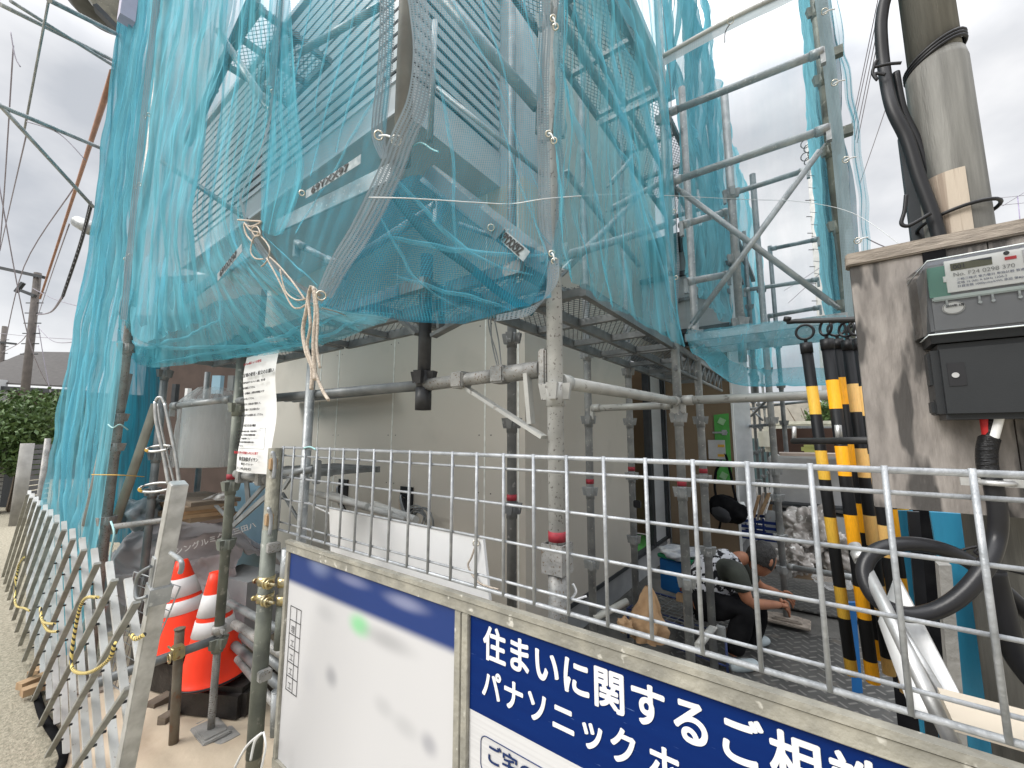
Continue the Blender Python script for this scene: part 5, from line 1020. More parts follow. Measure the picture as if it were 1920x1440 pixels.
# ================================================================ METER BOARD
YB = 1.30
bd = T('meter_board', 'weathered plywood board with dark stains carrying the electricity meter', 'plywood board', (.5, YB, 1.434))
m = MB(); m.span((.095, YB, 1.434), (.326, YB + .022, 2.018)); m.build('left_panel', ply, bd)
m = MB(); m.span((.3285, YB + .001, 1.434), (.72, YB + .022, 2.018)); m.build('right_panel', ply, bd)
m = MB(); m.span((.088, YB - .010, 2.0195), (.73, YB + .032, 2.052), bev=.003); m.build('top_rail', plyedge, bd)
m = MB(); m.span((.22 + .005, YB - .006, 1.985), (.262, YB - .0005, 2.019)); m.build('black_tape', blackcloth, bd)
YM = 1.20
mt_ = T('electricity_meter', 'charcoal smart electricity meter with clear cover and small display on the plywood board', 'electricity meter', (.3, YM, 1.63))
MX = .205
m = MB(); m.span((MX, YM + .012, 1.632), (.52, YB - .001, 1.79), bev=.012); m.build('lower_case', meterbody, mt_)
m = MB(); m.span((MX - .004, YM + .03, 1.70), (MX + .018, YB - .03, 1.78), bev=.006); m.span((MX - .006, YM + .035, 1.642), (MX + .01, YB - .03, 1.675), bev=.005); m.build('case_lug', meterbody, mt_)
m = MB(); m.span((MX + .02, YM + .0105, 1.70), (MX + .045, YM + .0118, 1.748)); m.build('screw_recess', black, mt_)
m = MB(); m.tube((MX + .03, YM + .008, 1.722), (MX + .03, YM + .0115, 1.722), .0055, 14); m.build('screw', alu, mt_)
m = MB(); m.span((MX + .004, YM + .010, 1.812), (.53, YB - .002, 1.962), bev=.006); m.build('upper_case', metergrey, mt_)
m = MB(); m.span((MX + .002, YM + .016, 1.792), (.53, YB - .002, 1.811)); m.build('neck', meterbody, mt_)
m = MB(); m.span((MX + .007, YM + .006, 1.888), (MX + .038, YM + .0095, 1.954)); m.build('green_plate', pcb, mt_)
m = MB(); m.span((MX + .034, YM + .003, 1.894), (.53, YM + .0092, 1.962)); m.span((MX + .030, YM + .0035, 1.918), (MX + .036, YM + .009, 1.93)); m.build('white_label', white, mt_)
m = MB(); m.span((MX + .010, YM + .001, 1.879), (.53, YM + .009, 1.888), bev=.002); m.build('clear_ledge', M('frosted clear plastic', (.60, .68, .66), .25), mt_)
lcdm = MB(); lcdm.span((.247, YM + .0015, 1.939), (.305, YM + .0028, 1.954)); lc = lcdm.build('display', lcd, mt_)
text('001', .0125, black, lc, (.250, YM + .001, 1.9415)); 
m = MB(); m.quad((.274, YM + .0008, 1.9545), (.305, YM + .0008, 1.9545), (.305, YM + .0008, 1.949), (.282, YM + .0008, 1.953)); m.build('dark_segment', steeldk, lc)
text('No. F24 0298 370', .0115, M('grey print', (.28, .28, .28), .6), mt_, (.249, YM + .002, 1.926))
for k, s in enumerate(('三相三線式 電力量計 単独計器 普通', '定格 15 (60) A 60Hz 120A-5', '計器定数 1000pulse/kWh 承認 第R01号')): text(s, .0058, navytext, mt_, (.253, YM + .002, 1.917 - k * .0075))
m = MB(); m.span((.322, YM + .0012, 1.943), (.337, YM + .0028, 1.949)); m.build('red_mark', redink, mt_)
m = MB(); m.tube((.325, YM + .001, 1.957), (.325, YM + .0028, 1.957), .004, 12); m.build('sensor_button', black, mt_)
m = MB(); m.span((.345, YM + .0012, 1.930), (.38, YM + .0028, 1.958)); m.build('label_patch', M('pale grey print patch', (.52, .52, .52), .6, c2=(.62, .62, .62), scale=400), mt_)
for k, x in enumerate((.236, .282, .300, .335)): m = MB(); m.tube((x, YM + .006, 1.868), (x, YM + .006, 1.886), .0022, 8); m.tube((x, YM + .004, 1.866), (x, YM + .008, 1.866), .003, 8); m.build('cover_pin', M('clear pin %d' % k, (.6, .64, .66), .15), mt_)
c = V((.2445, YM + .0075, 1.862)); prof = [(.0001, 0), (.0155, 0), (.0155, .001), (.0001, .001)]
b_ = MB(); vs = [b_.b.verts.new(c + V((.0165 * math.cos(t_), -.001, .0135 * math.sin(t_)))) for t_ in [2 * PI * i / 28 for i in range(28)]]; b_.face(vs); st = b_.build('seal_sticker', white, mt_)
b_ = MB(); b_.path([c + V((.0152 * math.cos(t_), -.0015, .0122 * math.sin(t_))) for t_ in [2 * PI * i / 28 for i in range(28)]], .0005, 4, closed=True); b_.build('sticker_ring', inktext, st)
text('2034年 3月', .0056, inktext, st, (.2335, YM + .0055, 1.864), bold=.0002)
glassm = bpy.data.materials.new('clear cover'); glassm.use_nodes = True; _n = glassm.node_tree.nodes; _l = glassm.node_tree.links; _n.clear()
_o = _n.new('ShaderNodeOutputMaterial'); _x = _n.new('ShaderNodeMixShader'); _tp = _n.new('ShaderNodeBsdfTransparent'); _gl = _n.new('ShaderNodeBsdfGlossy'); _gl.inputs[1].default_value = .04; _fr = _n.new('ShaderNodeFresnel'); _fr.inputs[0].default_value = 1.45; _tp.inputs[0].default_value = (.97, .98, .98, 1)
_l.new(_fr.outputs[0], _x.inputs[0]); _l.new(_tp.outputs[0], _x.inputs[1]); _l.new(_gl.outputs[0], _x.inputs[2]); _l.new(_x.outputs[0], _o.inputs[0])
m = MB(); q = [V((MX - .012, YB - .004, 1.815)), V((.54, YB - .004, 1.815)), V((.54, YM - .004, 1.808)), V((MX - .006, YM - .004, 1.808)), V((MX - .012, YB - .004, 1.965)), V((.54, YB - .004, 1.975)), V((.54, YM - .004, 1.968)), V((MX + .008, YM - .004, 1.966))]
m.hexa([q[3], q[2], q[1], q[0], q[7], q[6], q[5], q[4]]); m.build('clear_cover', glassm, mt_)
m = MB(); m.path([V((MX - .011, YM + .03, 1.800)), V((MX - .004, YM - .006, 1.8075)), V((.54, YM - .006, 1.8075))], .0016, 6); m.path([V((MX - .012, YB - .01, 1.95)), V((MX + .008, YM - .005, 1.967)), V((.54, YM - .005, 1.969))], .0012, 6); m.build('cover_rim', M('bright clear edge', (.75, .80, .80), .15), mt_)
# wires below the meter
wg = T('meter_cable', 'black taped cable dropping from the meter into a big looped black conduit', 'cable', (.29, 1.25, 1.5))
def wy(pts, y=1.25): return [Py(a, b_, y if not isinstance(y, list) else y[i]) for i, (a, b_) in enumerate(pts)]
MB().path(smooth(wy([(1846, 775), (1848, 795), (1852, 820)])), .008, 8).build('red_wire', M('red insulation', (.5, .02, .02), .4), wg)
MB().path(smooth(wy([(1874, 776), (1868, 800), (1862, 822)], 1.245)), .0085, 8).build('white_wire', white, wg)
MB().path(smooth(wy([(1862, 775), (1858, 810), (1850, 845), (1852, 880), (1862, 905)])), [.010] * 8 + [.016] * 12 + [.015] * 5, 12).build('taped_bundle', M('black vinyl tape', (.014, .014, .015), .3, bump=.8, bscale=40, stretch=(1, 1, 6)), wg)
m = MB(); m.box(Py(1868, 905, 1.25), (.10, .004, .016)); m.path([Py(1868, 905, 1.25) + V((math.cos(a) * .022, -math.sin(a) * .02 - .003, 0)) for a in [PI * i / 10 for i in range(11)]], .006, 5); m.build('saddle', alu, wg)
cd_ = [(1860, 900), (1871, 960), (1868, 1010), (1848, 1062), (1800, 1118), (1745, 1148), (1690, 1150), (1640, 1120), (1620, 1072), (1640, 1035), (1695, 1020), (1760, 1028), (1815, 1052), (1850, 1080), (1885, 1110), (1950, 1170)]
MB().path(smooth(wy(cd_, [1.25, 1.25, 1.25, 1.22, 1.20, 1.19, 1.18, 1.18, 1.2, 1.22, 1.24, 1.27, 1.30, 1.32, 1.34, 1.36]), 8), .0150, 16).build('conduit', M('black conduit', (.016, .016, .018), .33, c2=(.022, .022, .024), scale=10, bump=.04, bscale=260), wg)
MB().path(smooth(wy([(1862, 1070), (1880, 1140), (1905, 1230), (1960, 1300)], 1.3)), .019, 14).build('thick_sleeve', rubber, wg)
wirep('thin_black_wire', 'thin black wire with a coiled end under the board', 'wire', wy([(1795, 1035), (1815, 1028), (1835, 1025), (1828, 1035), (1840, 1040), (1835, 1018)], 1.33), .003, cable)
wirep('thin_black_wire', 'thin black wire running right below the board', 'wire', wy([(1865, 1060), (1890, 1068), (1940, 1080)], 1.33), .004, cable)
# ================================================================ UTILITY POLE (small steel service pole)
up = T('service_pole', 'grey green steel service pole rising behind the plywood meter board', 'utility pole', (.332, 1.5, 0))
pc = V((.332, 1.5, 0))
zs = Py(1765, 125, 1.5).z
MB().lathe([(.0625, 0), (.0625, zs - .005), (.0585, zs + .02)], pc, 40).build('lower_tube', polec, up)
MB().lathe([(.0535, zs + .021), (.0535, 7.5)], pc, 40).build('upper_tube', polec, up)
m = MB(); zw0, zw1 = 1.9, Py(1790, 318, 1.44).z
def wv(u, v): a = math.radians(-150 + 70 * u); return pc + V((math.cos(a) * .0665, math.sin(a) * .0665, zw0 + (zw1 - zw0) * v))
m.grid(wv, 24, 2)
woodpale = M('ribbed pale wood', (.50, .43, .35), .8, c2=(.30, .24, .19), scale=7, stretch=(9, 9, .25), pos=(.45, .55), bump=.3)
m.build('pale_wood_pad', woodpale, up)
m = MB(); m.beam(pc + V((-.070, .03, 1.7)), pc + V((-.070, .03, Py(1712, 250, 1.53).z)), .025, .03); m.build('back_channel', steeldk, up)
def wrap(z, tilt, turns, r, parent, rad=.066):
    for k in range(turns):
        m = MB(); P_ = []
        for i in range(29):
            a = 2 * PI * i / 28; P_.append(pc + V((rad * math.cos(a) * 1.02, rad * math.sin(a) * 1.02, z + tilt * math.cos(a) + k * r * 2.1)))
        P_[-1] = P_[0]; m.path(P_[:-1], r, 8, closed=True); m.build('wire_wrap', cable, parent)
zA = Py(1700, 110, 1.44).z; wrap(zA, .028, 3, .0042, up, .060)
zB = Py(1770, 395, 1.43).z; wrap(zB, .012, 1, .0045, up, .074)
cc = [(1655, -260), (1668, -60), (1655, 20), (1652, 60), (1658, 130), (1672, 200), (1700, 260), (1722, 330), (1748, 400), (1768, 470)]
c_ = T('riser_cable', 'thick black cable running down the left side of the service pole', 'cable', Py(1660, 100, 1.46)); MB().path(smooth([Py(a, b_, 1.46 if b_ < 200 else 1.43) for a, b_ in cc], 8), .0145, 16).build('cable', cable, c_)
MB().path(smooth([Py(a + 22, b_ + 6, 1.47) for a, b_ in cc[4:]], 8), .0085, 12).build('second_cable', cable, c_)
wirep('tie_wire', 'knotted black tie wire sticking out left of the service pole, upper', 'wire', [Py(1690, 118, 1.42), Py(1665, 120, 1.42), Py(1640, 125, 1.42), Py(1645, 112, 1.42), Py(1636, 135, 1.42), Py(1645, 150, 1.42), Py(1640, 138, 1.42), Py(1660, 140, 1.42)], .004, cable)
wirep('tie_wire', 'bent black tie wire end sticking up left of the service pole, lower', 'wire', [Py(1745, 400, 1.40), Py(1715, 418, 1.40), Py(1700, 424, 1.40), Py(1690, 418, 1.40), Py(1696, 395, 1.40), Py(1699, 365, 1.40)], .0045, cable)
# ================================================================ STRIPED POLES ON THE BLACK RACK
def stripe(name, c):
    m = bpy.data.materials.new(name); m.use_nodes = True; t = m.node_tree; n = t.nodes; l = t.links; b = n['Principled BSDF']; b.inputs['Roughness'].default_value = .5; b.inputs['Specular IOR Level'].default_value = .25
    tc_ = n.new('ShaderNodeTexCoord'); s = n.new('ShaderNodeSeparateXYZ'); l.new(tc_.outputs['Object'], s.inputs[0])
    a = n.new('ShaderNodeMath'); a.operation = 'DIVIDE'; a.inputs[1].default_value = .24; l.new(s.outputs[2], a.inputs[0]); f_ = n.new('ShaderNodeMath'); f_.operation = 'FRACT'; l.new(a.outputs[0], f_.inputs[0])
    g = n.new('ShaderNodeMath'); g.operation = 'GREATER_THAN'; g.inputs[1].default_value = .56; l.new(f_.outputs[0], g.inputs[0])
    z = n.new('ShaderNodeTexNoise'); z.inputs['Scale'].default_value = 60; r = n.new('ShaderNodeValToRGB'); r.color_ramp.elements[0].position = .40; r.color_ramp.elements[0].color = (*c, 1); r.color_ramp.elements[1].position = .75; r.color_ramp.elements[1].color = (*[k * .75 for k in c], 1); l.new(z.outputs['Fac'], r.inputs[0])
    x = n.new('ShaderNodeMixRGB'); l.new(g.outputs[0], x.inputs[0]); x.inputs[1].default_value = (.010, .0105, .012, 1); l.new(r.outputs[0], x.inputs[2]); l.new(x.outputs[0], b.inputs['Base Color']); return m
st_y, st_o, st_t = stripe('yellow black stripes', (.80, .48, .06)), stripe('orange black stripes', (1.0, .45, .015)), stripe('tan black stripes', (.80, .50, .17))
rack = T('pole_rack', 'black painted rack rods with chipped paint holding the striped poles', 'rack', Pf(1540, 600, 1.5))
ra, rb_ = Py(1478, 604, 1.72), Py(1640, 598, 1.45)
MB().path([ra + V((0, 0, .012)), ra, ra + V((.02, 0, 0)), rb_], .0085, 10).build('upper_rod', blackpaint, rack)
MB().tube(ra + V((-.004, 0, .004)), ra + V((0, 0, .018)), .012, 12).build('rod_end', blackpaint, rack)
MB().tube(Py(1487, 827, 1.62), Py(1650, 826, 1.36), .0095, 12).build('lower_rod', blackpaint, rack)
m = MB(); m.tube(Py(1489, 826, 1.62), Py(1489, 800, 1.62), .006, 8); m.tube(Py(1573, 822, 1.47), Py(1571, 797, 1.47), .008, 8); m.build('rod_peg', alu, rack)
poles_ = [(1511, 645, 1604, 1310, 1.55, st_y, .0185, -.165, 'leftmost yellow and black striped pole hanging on the black rack'), (1550, 638, 1640, 1300, 1.50, st_o, .0195, -.15, 'bright orange and black striped pole second from the left on the rack'), (1570, 638, 1656, 1290, 1.60, st_o, .0185, -.15, 'orange and black striped pole half hidden behind the second pole'), (1589, 640, 1672, 1300, 1.54, st_t, .0185, -.165, 'tan and black striped pole in the middle of the rack'), (1611, 638, 1704, 1320, 1.46, st_t, .0185, -.168, 'tan and black striped pole just left of the plywood board'), (1604, 645, 1684, 1300, 1.62, st_y, .0195, -.17, 'yellow striped pole tucked behind the two tan poles'), (1628, 640, 1716, 1300, 1.56, st_o, .0185, -.15, 'orange striped pole mostly hidden by the plywood board edge'), (1650, 645, 1726, 1200, 1.75, st_y, .0195, -.16, 'striped pole seen only below the plywood board')]
for k, (x0, y0, x1, y1, F, mm, r_, ph, lab) in enumerate(poles_):
    a = Pf(x0, y0, F); c = Pf(x1, y1, F); t = T('striped_pole', lab, 'striped pole', (a.x, a.y, a.z), 'striped barrier poles on the rack')
    d = (c - a).normalized(); c = a + d * 1.18
    o = MB().tube(a, c, r_, 20).build('pole_tube', mm, t)
    o.data.transform(Matrix.Translation(V((0, 0, -(a.z + ph))))); o.location = V((0, 0, 0)) + V((0, 0, ph)); o.location.x = -a.x; o.location.y = -a.y
    MB().tube(a + V((0, 0, .004)), a + d * .036, r_ + .0022, 20).build('rubber_cap', rubber, t)
    MB().ring(a + V((0, -.01, .045)), (1, .5 + .25 * k, 0) if k % 2 else (.1, 1, 0), .028, .0048, 24, 8).build('hanging_ring', black, t)
    MB().tube(a + V((0, -.005, 0)), a + V((0, -.008, .022)), .006, 8).build('ring_stem', black, t)
# aluminium pipe and wrapped board leaning behind fence
ap = T('aluminium_pipe', 'shiny aluminium pipe leaning behind the fence near the black conduit', 'pipe', Py(1700, 1300, 1.1)); a, b_ = Py(1602, 1022, 1.25), Py(1762, 1345, 1.02); d = (b_ - a).normalized(); MB().tube(a, b_ + d * .1, .012, 16).build('pipe', alu, ap); MB().tube(a + d * .02, a + d * .04, .0155, 16).build('socket_joint', alu, ap); MB().tube(Py(1640, 1095, 1.24), Py(1790, 1345, 1.05), .008, 12).build('thin_pipe', alu, ap)
m = MB(); m.grid(lambda u, v: Py(1655 + 30 * u + (60 + 75 * u) * v, 1168 - 90 * u + (180 + 80 * u) * v, 1.28 - .15 * v), 4, 10); o = m.build('white_wrap', white, normals=False); md = o.modifiers.new('s', 'SOLIDIFY'); md.thickness = .01; tag(o, 'white wrapped panel leaning with the aluminium pipe', 'wrapped panel')
m = MB(); m.span((.13, .925, 1.165), (.75, 1.03, 1.178)); tag(m.build('pale_board', M('pale board', (.60, .53, .43), .7, c2=(.52, .45, .36), scale=3)), 'flat pale board lying behind the fence at the lower right', 'board')
# blue sheeting, dark frames and timber post behind
def slab(p0, p1, p2, p3, mat, name, label, catn, th=.02, group=None):   # four picture corners (with depth) of an upright panel
    A = [Pf(*p) for p in (p0, p1, p2, p3)]; m = MB(); n_ = V((0, th, 0)); m.hexa([A[3], A[2], A[2] + n_, A[3] + n_, A[0], A[1], A[1] + n_, A[0] + n_]); return tag(m.build(name, mat), label, catn, group)
slab((1744, 960, 1.35), (1870, 968, 1.3), (1925, 1480, 1.3), (1830, 1480, 1.35), tealsheet, 'blue_sheet', 'bright blue plastic sheet hanging below the plywood board', 'sheet')
slab((1672, 958, 1.7), (1712, 958, 1.65), (1772, 1480, 1.65), (1740, 1480, 1.7), tealsheet, 'blue_sheet', 'narrow blue strip between the dark frames below the board', 'sheet')
slab((1640, 955, 2.1), (1880, 960, 1.9), (1960, 1500, 1.9), (1700, 1500, 2.1), blackcloth, 'shade_backing', 'black panel painting in the shaded space behind the blue sheets', 'board', .03)  # black panel stands in for the shade behind the sheets
slab((1702, 960, 1.55), (1724, 960, 1.53), (1768, 1480, 1.53), (1745, 1480, 1.55), black, 'upright_batten', 'black upright frame member left of the timber post', 'frame', .02)
slab((1760, 1060, 1.27), (1784, 1060, 1.26), (1822, 1480, 1.26), (1796, 1480, 1.27), concrete, 'timber_post', 'rough grey post end behind the black conduit loop', 'post', .05)
slab((1888, 975, 1.2), (1925, 975, 1.2), (1960, 1345, 1.2), (1900, 1345, 1.2), oldwood, 'timber_post', 'dark old timber post at the right picture edge', 'post', .05)
slab((1590, 1130, 1.9), (1604, 1130, 1.9), (1618, 1300, 1.9), (1598, 1300, 1.9), bluebox, 'blue_strip', 'blue strip showing between the striped poles low down', 'strip', .02)
# ================================================================ SITE FLOOR THINGS
def plate(c, w_, d_, z, rot, label):
    m = MB(); m.box(V((c.x, c.y, z)), (w_, d_, .012), Matrix.Rotation(rot, 3, 'Z'), bev=.002); return tag(m.build('tread_plate', tread_m), label, 'steel plate', 'steel tread plates on the ground')
plate(Pz(1500, 1240, .14), 1.5, 1.0, .130, .12, 'front steel tread plate with a pale base plate on it')
plate(Pz(1530, 1120, .15), 1.6, .8, .146, .05, 'second steel tread plate farther back under the dark post')
plate(Pz(1560, 1060, .16), 1.6, .8, .162, -.05, 'farthest steel tread plate near the plastic heap')
# white wrapped boards
wp = T('wrapped_stack', 'white wrapped stack of boards standing in the end bay', 'board stack', Pf(1540, 960, 4.6))
m = MB(); m.box(Pf(1560, 905, 4.8) , (1.15, .5, .60), Matrix.Rotation(-.05, 3, 'Z'), bev=.02); m.build('wrapped_box', whitesheet, wp)
m = MB(); m.box(Pf(1560, 990, 4.7), (1.2, .5, .32), Matrix.Rotation(-.05, 3, 'Z'), bev=.01); m.build('lower_box', M('pale grey crate', (.42, .43, .43), .6, c2=(.36, .37, .37), scale=3), wp)
m = MB(); m.box(Pf(1565, 948, 4.66), (1.22, .5, .025), Matrix.Rotation(-.05, 3, 'Z')); m.build('dark_skid', steeldk, wp)
tag(MB().box(Pf(1525, 852, 4.5), (.62, .35, .03), Matrix.Rotation(.1, 3, 'Z')).build('cardboard_sheet', M('pinkish cardboard', (.50, .40, .34), .8)), 'pinkish cardboard sheet lying on the white wrapped stack', 'cardboard')
tag(MB().box(Pf(1540, 838, 5.6), (1.1, .1, .50)).build('brown_crate', M('brown panel', (.10, .055, .04), .7)), 'dark brown panel behind the white wrapped stack', 'panel')
tag(MB().box(Pf(1520, 842, 5.4), (.2, .02, .11), bev=.03).build('yellow_tag', M('yellow green tag', (.62, .62, .20), .6)), 'yellow green oval plate on the brown panel', 'plate')
# clear plastic heap
for k, (px, py, F, d) in enumerate(((1515, 1000, 3.7, (.17, .16, .20)), (1560, 1035, 3.6, (.15, .13, .16)), (1490, 1050, 3.6, (.12, .10, .10)))):
    o = MB().blob(Pf(px, py, F), d, 50 + k, .35, 5, freq=2.6).build('plastic_heap', M('crumpled clear plastic %d' % k, (.50, .46, .43), .18, c2=(.26, .24, .22), scale=14, bump=1, bscale=16, spots=(.75, .73, .70), sscale=24, spos=(.58, .66), alpha=.9)); tag(o, ['largest crumpled clear plastic bag behind the dark post', 'crumpled clear plastic bag lying toward the striped poles', 'small low crumpled plastic bag by the scaffold tube'][k], 'plastic bag', 'crumpled clear plastic')
tag(MB().blob(Pf(1560, 1090, 3.3), (.12, .1, .05), 55, .2, 3).build('glass_bowl', plastic), 'flattened clear plastic piece on the tread plate', 'plastic')
tag(MB().box(Pf(1530, 1075, 3.6), (.35, .2, .06), Matrix.Rotation(.2, 3, 'Z')).build('carton', cardboard), 'flat brown carton on the tread plate', 'carton')
ledger(Pf(1475, 1062, 3.3), Pf(1640, 1090, 2.6), 'low scaffold tube from the dark post toward the striped poles', clamp=True, r=.02)
# blue crates with wood
cr = T('plastic_crate', 'navy blue plastic crate with slotted sides beyond the worker', 'crate', Pf(1410, 1000, 5)); c = Pf(1412, 985, 4.9); W3 = M('navy crate plastic', (.01, .025, .12), .4)
for (dx, dy, sx_, sy_) in ((0, -.2, .5, .015), (0, .2, .5, .015), (-.25, 0, .015, .4), (.25, 0, .015, .4)):
    m = MB()
    for zz in (-.10, -.04, .02, .08): m.box(c + V((dx, dy, zz)), (sx_, sy_, .03))
    for q in range(5):
        f_ = q / 4 - .5; m.box(c + V((dx + (f_ * sx_ if sx_ > .1 else 0), dy + (f_ * sy_ if sy_ > .1 else 0), 0)), (.02, .02, .24))
    m.build('slotted_side', W3, cr)
for k in range(7):
    p = Pf(1398 + k * 7, 985 + random.uniform(-25, 12), 4.7 + random.uniform(-.1, .3)); tag(MB().beam(p, p + V((random.uniform(-.2, .2), random.uniform(-.1, .2), random.uniform(.15, .35))), .06, .012).build('wood_offcut', [boardwood, white, paper, M('pinkish offcut %d' % k, (.5, .42, .36), .8)][k % 4]), ['pale', 'white', 'brown', 'pinkish', 'second pale', 'second white', 'second brown'][k] + ' wood offcut sticking out of the navy crate', 'offcut', 'offcuts in the navy crate')
# green strip, sheet and backpack on the wing wall corner
gs = T('green_strip', 'bright green masking sheet strip on the wing wall corner with pale clips', 'masking sheet', Px(1358, 840, -.76))
A = [V((XG - .002, 0, 0))]
def gz(px, py, y=YG - .035): return Py(px, py, y)
m = MB(); q = [gz(1338, 778), gz(1366, 775), gz(1373, 902), gz(1345, 904)]; m.hexa([q[3], q[2], q[2] + V((0, .008, 0)), q[3] + V((0, .008, 0)), q[0], q[1], q[1] + V((0, .008, 0)), q[0] + V((0, .008, 0))]); m.build('sheet', greentape, gs)
for (a, b_) in ((1353, 790), (1357, 892)): MB().box(gz(a, b_, YG - .045), (.07, .01, .07), Matrix.Rotation(.5, 3, 'Y')).build('tape_patch', M('pale green tape', (.35, .6, .33), .5), gs)
MB().box(gz(1350, 811, YG - .05), (.16, .01, .02)).box(gz(1358, 811, YG - .055), (.05, .012, .06)).build('clip', wire_m, gs)
MB().box(gz(1344, 843, YG - .06), (.18, .006, .22)).build('paper_note', M('pale note', (.55, .55, .55), .6), gs); MB().box(gz(1352, 836, YG - .065), (.07, .004, .03)).box(gz(1352, 854, YG - .065), (.07, .004, .03)).build('yellow_slip', yt, gs)
bp_ = T('backpack', 'black backpack hanging by its straps from the wall corner', 'backpack', gz(1360, 950)); 
MB().blob(gz(1364, 955, YG - .25), (.20, .11, .145), 70, .12, 4, Matrix.Rotation(.35, 3, 'Y')).build('bag_body', blackcloth, bp_)
MB().blob(gz(1352, 965, YG - .36), (.10, .05, .07), 71, .1, 3, Matrix.Rotation(.5, 3, 'Y')).build('front_pocket', M('dark grey cloth', (.035, .035, .038), .8), bp_)
MB().path(smooth([gz(1345, 940, YG - .2), gz(1340, 915, YG - .1), gz(1342, 885, YG - .06), gz(1350, 870, YG - .05), gz(1358, 850, YG - .05), gz(1368, 880, YG - .08), gz(1376, 920, YG - .2), gz(1385, 955, YG - .25)]), .014, 6).build('strap', blackcloth, bp_)
MB().path(smooth([gz(1352, 970, YG - .3), gz(1350, 985, YG - .3), gz(1347, 995, YG - .3)]), .012, 6).build('loose_strap', blackcloth, bp_)
# blue box with bag of white stuff, mesh bench, paper bag
bx = T('blue_box', 'blue plastic box with green taped rim and a white bag on top', 'box', Pf(1290, 1110, 3.9)); c = Pf(1288, 1078, 3.55)
MB().box(c, (.34, .26, .26), Matrix.Rotation(-.25, 3, 'Z'), bev=.012).build('box_body', bluebox, bx); MB().box(c + V((0, 0, .145)), (.36, .28, .03), Matrix.Rotation(-.25, 3, 'Z'), bev=.006).build('green_rim', M('green band', (.03, .28, .13), .5), bx); MB().blob(c + V((0, 0, .17)), (.19, .15, .045), 75, .25, 4).build('white_bag', M('white bag film', (.55, .56, .56), .35, c2=(.3, .32, .36), scale=14, bump=.6, bscale=20), bx)
mbn = T('wire_bench', 'low blue wire mesh bench beside the worker', 'bench', Pf(1290, 1200, 3.0)); c = Pf(1285, 1150, 3.15); m = MB(); R_ = Matrix.Rotation(math.radians(-8), 3, 'Z'); w_, d_ = .34, .22
for i in range(13): f_ = i / 12 * 2 - 1; m.tube(c + R_ @ V((f_ * w_, -d_, 0)), c + R_ @ V((f_ * w_, d_, 0)), .0028, 5)
for i in range(9): f_ = i / 8 * 2 - 1; m.tube(c + R_ @ V((-w_, f_ * d_, .003)), c + R_ @ V((w_, f_ * d_, .003)), .0028, 5)
m.build('mesh_top', galv_dark, mbn); MB().path([c + R_ @ V((-w_, -d_, 0)), c + R_ @ V((w_, -d_, 0)), c + R_ @ V((w_, d_, 0)), c + R_ @ V((-w_, d_, 0))], .008, 8, closed=True).build('rim', bluewire, mbn)
for sx_ in (-1, 1):
    for sy_ in (-1, 1): a = c + R_ @ V((sx_ * w_, sy_ * d_, 0)); MB().tube(a, V((a.x, a.y, .12)), .008, 8).build('leg', bluewire, mbn)
MB().path([V((p.x, p.y, .17)) for p in (c + R_ @ V((-w_, -d_, 0)), c + R_ @ V((w_, -d_, 0)), c + R_ @ V((w_, d_, 0)), c + R_ @ V((-w_, d_, 0)))], .006, 6, closed=True).build('stretcher', bluewire, mbn)
tag(MB().box(Pf(1276, 1120, 3.1), (.05, .05, .05), bev=.003).build('small_box', boardwood), 'small cardboard cube on the wire bench', 'small box')
tag(MB().tube(Pf(1278, 1108, 3.15), Pf(1279, 1080, 3.15), .012, 12).build('red_bottle', M('brown red bottle', (.30, .05, .02), .35)), 'slim red brown bottle on the wire bench', 'bottle')
def bagf(u, v):
    a = 2 * PI * u; prof = [(.10, 0), (.105, .35), (.085, .6), (.05, .8), (.018, 1.0)]; k = v * 4; i = min(int(k), 3); r = prof[i][0] + (prof[i + 1][0] - prof[i][0]) * (k - i)
    r *= 1 + .38 * noise.noise(V((math.cos(a) * 2.2, math.sin(a) * 2.2, v * 3))) + .15 * abs(noise.noise(V((math.cos(a) * 6, math.sin(a) * 6, v * 7)))); b0 = Pf(1213, 1192, 2.75); return V((b0.x + r * math.cos(a) + .02 * v, b0.y + r * .7 * math.sin(a), b0.z - .02 + .32 * v))
tag(MB().grid(bagf, 60, 40).build('paper_bag', paper, normals=False), 'crumpled brown paper bag standing by the foundation', 'paper bag')
tag(MB().tube(Pf(1112, 1160, 2.7), Pf(1175, 1128, 2.85), .022, 14).build('white_pipe', M('pale plastic pipe', (.48, .48, .44), .5)), 'short pale plastic pipe leaning at the foundation', 'pipe')
tag(MB().blob(Pf(1172, 1172, 2.7), (.05, .04, .05), 77, .35, 3).build('paper_scrap', paper), 'small crumpled paper scrap left of the paper bag', 'paper scrap')
tag(MB().box(Pf(1195, 945, 2.95), (.05, .03, .05), bev=.006).build('black_holder', black), 'black plastic holder fixed on the wall side post', 'holder')
brace(Pf(1303, 1218, 2.45), Pf(1338, 1175, 2.7), 'stout pale tube slanting at the foot of the post by the worker', .022, pale)
tag(MB().box(Pf(1352, 1185, 2.7), (.05, .03, .07), bev=.004).build('clamp', galv), 'steel clamp low on the post by the worker', 'clamp')
tag(MB().beam(Pf(1330, 1178, 2.9), Pf(1375, 1190, 2.85), .06, .04).build('timber_piece', oldwood), 'dark timber offcut beneath the worker', 'timber')
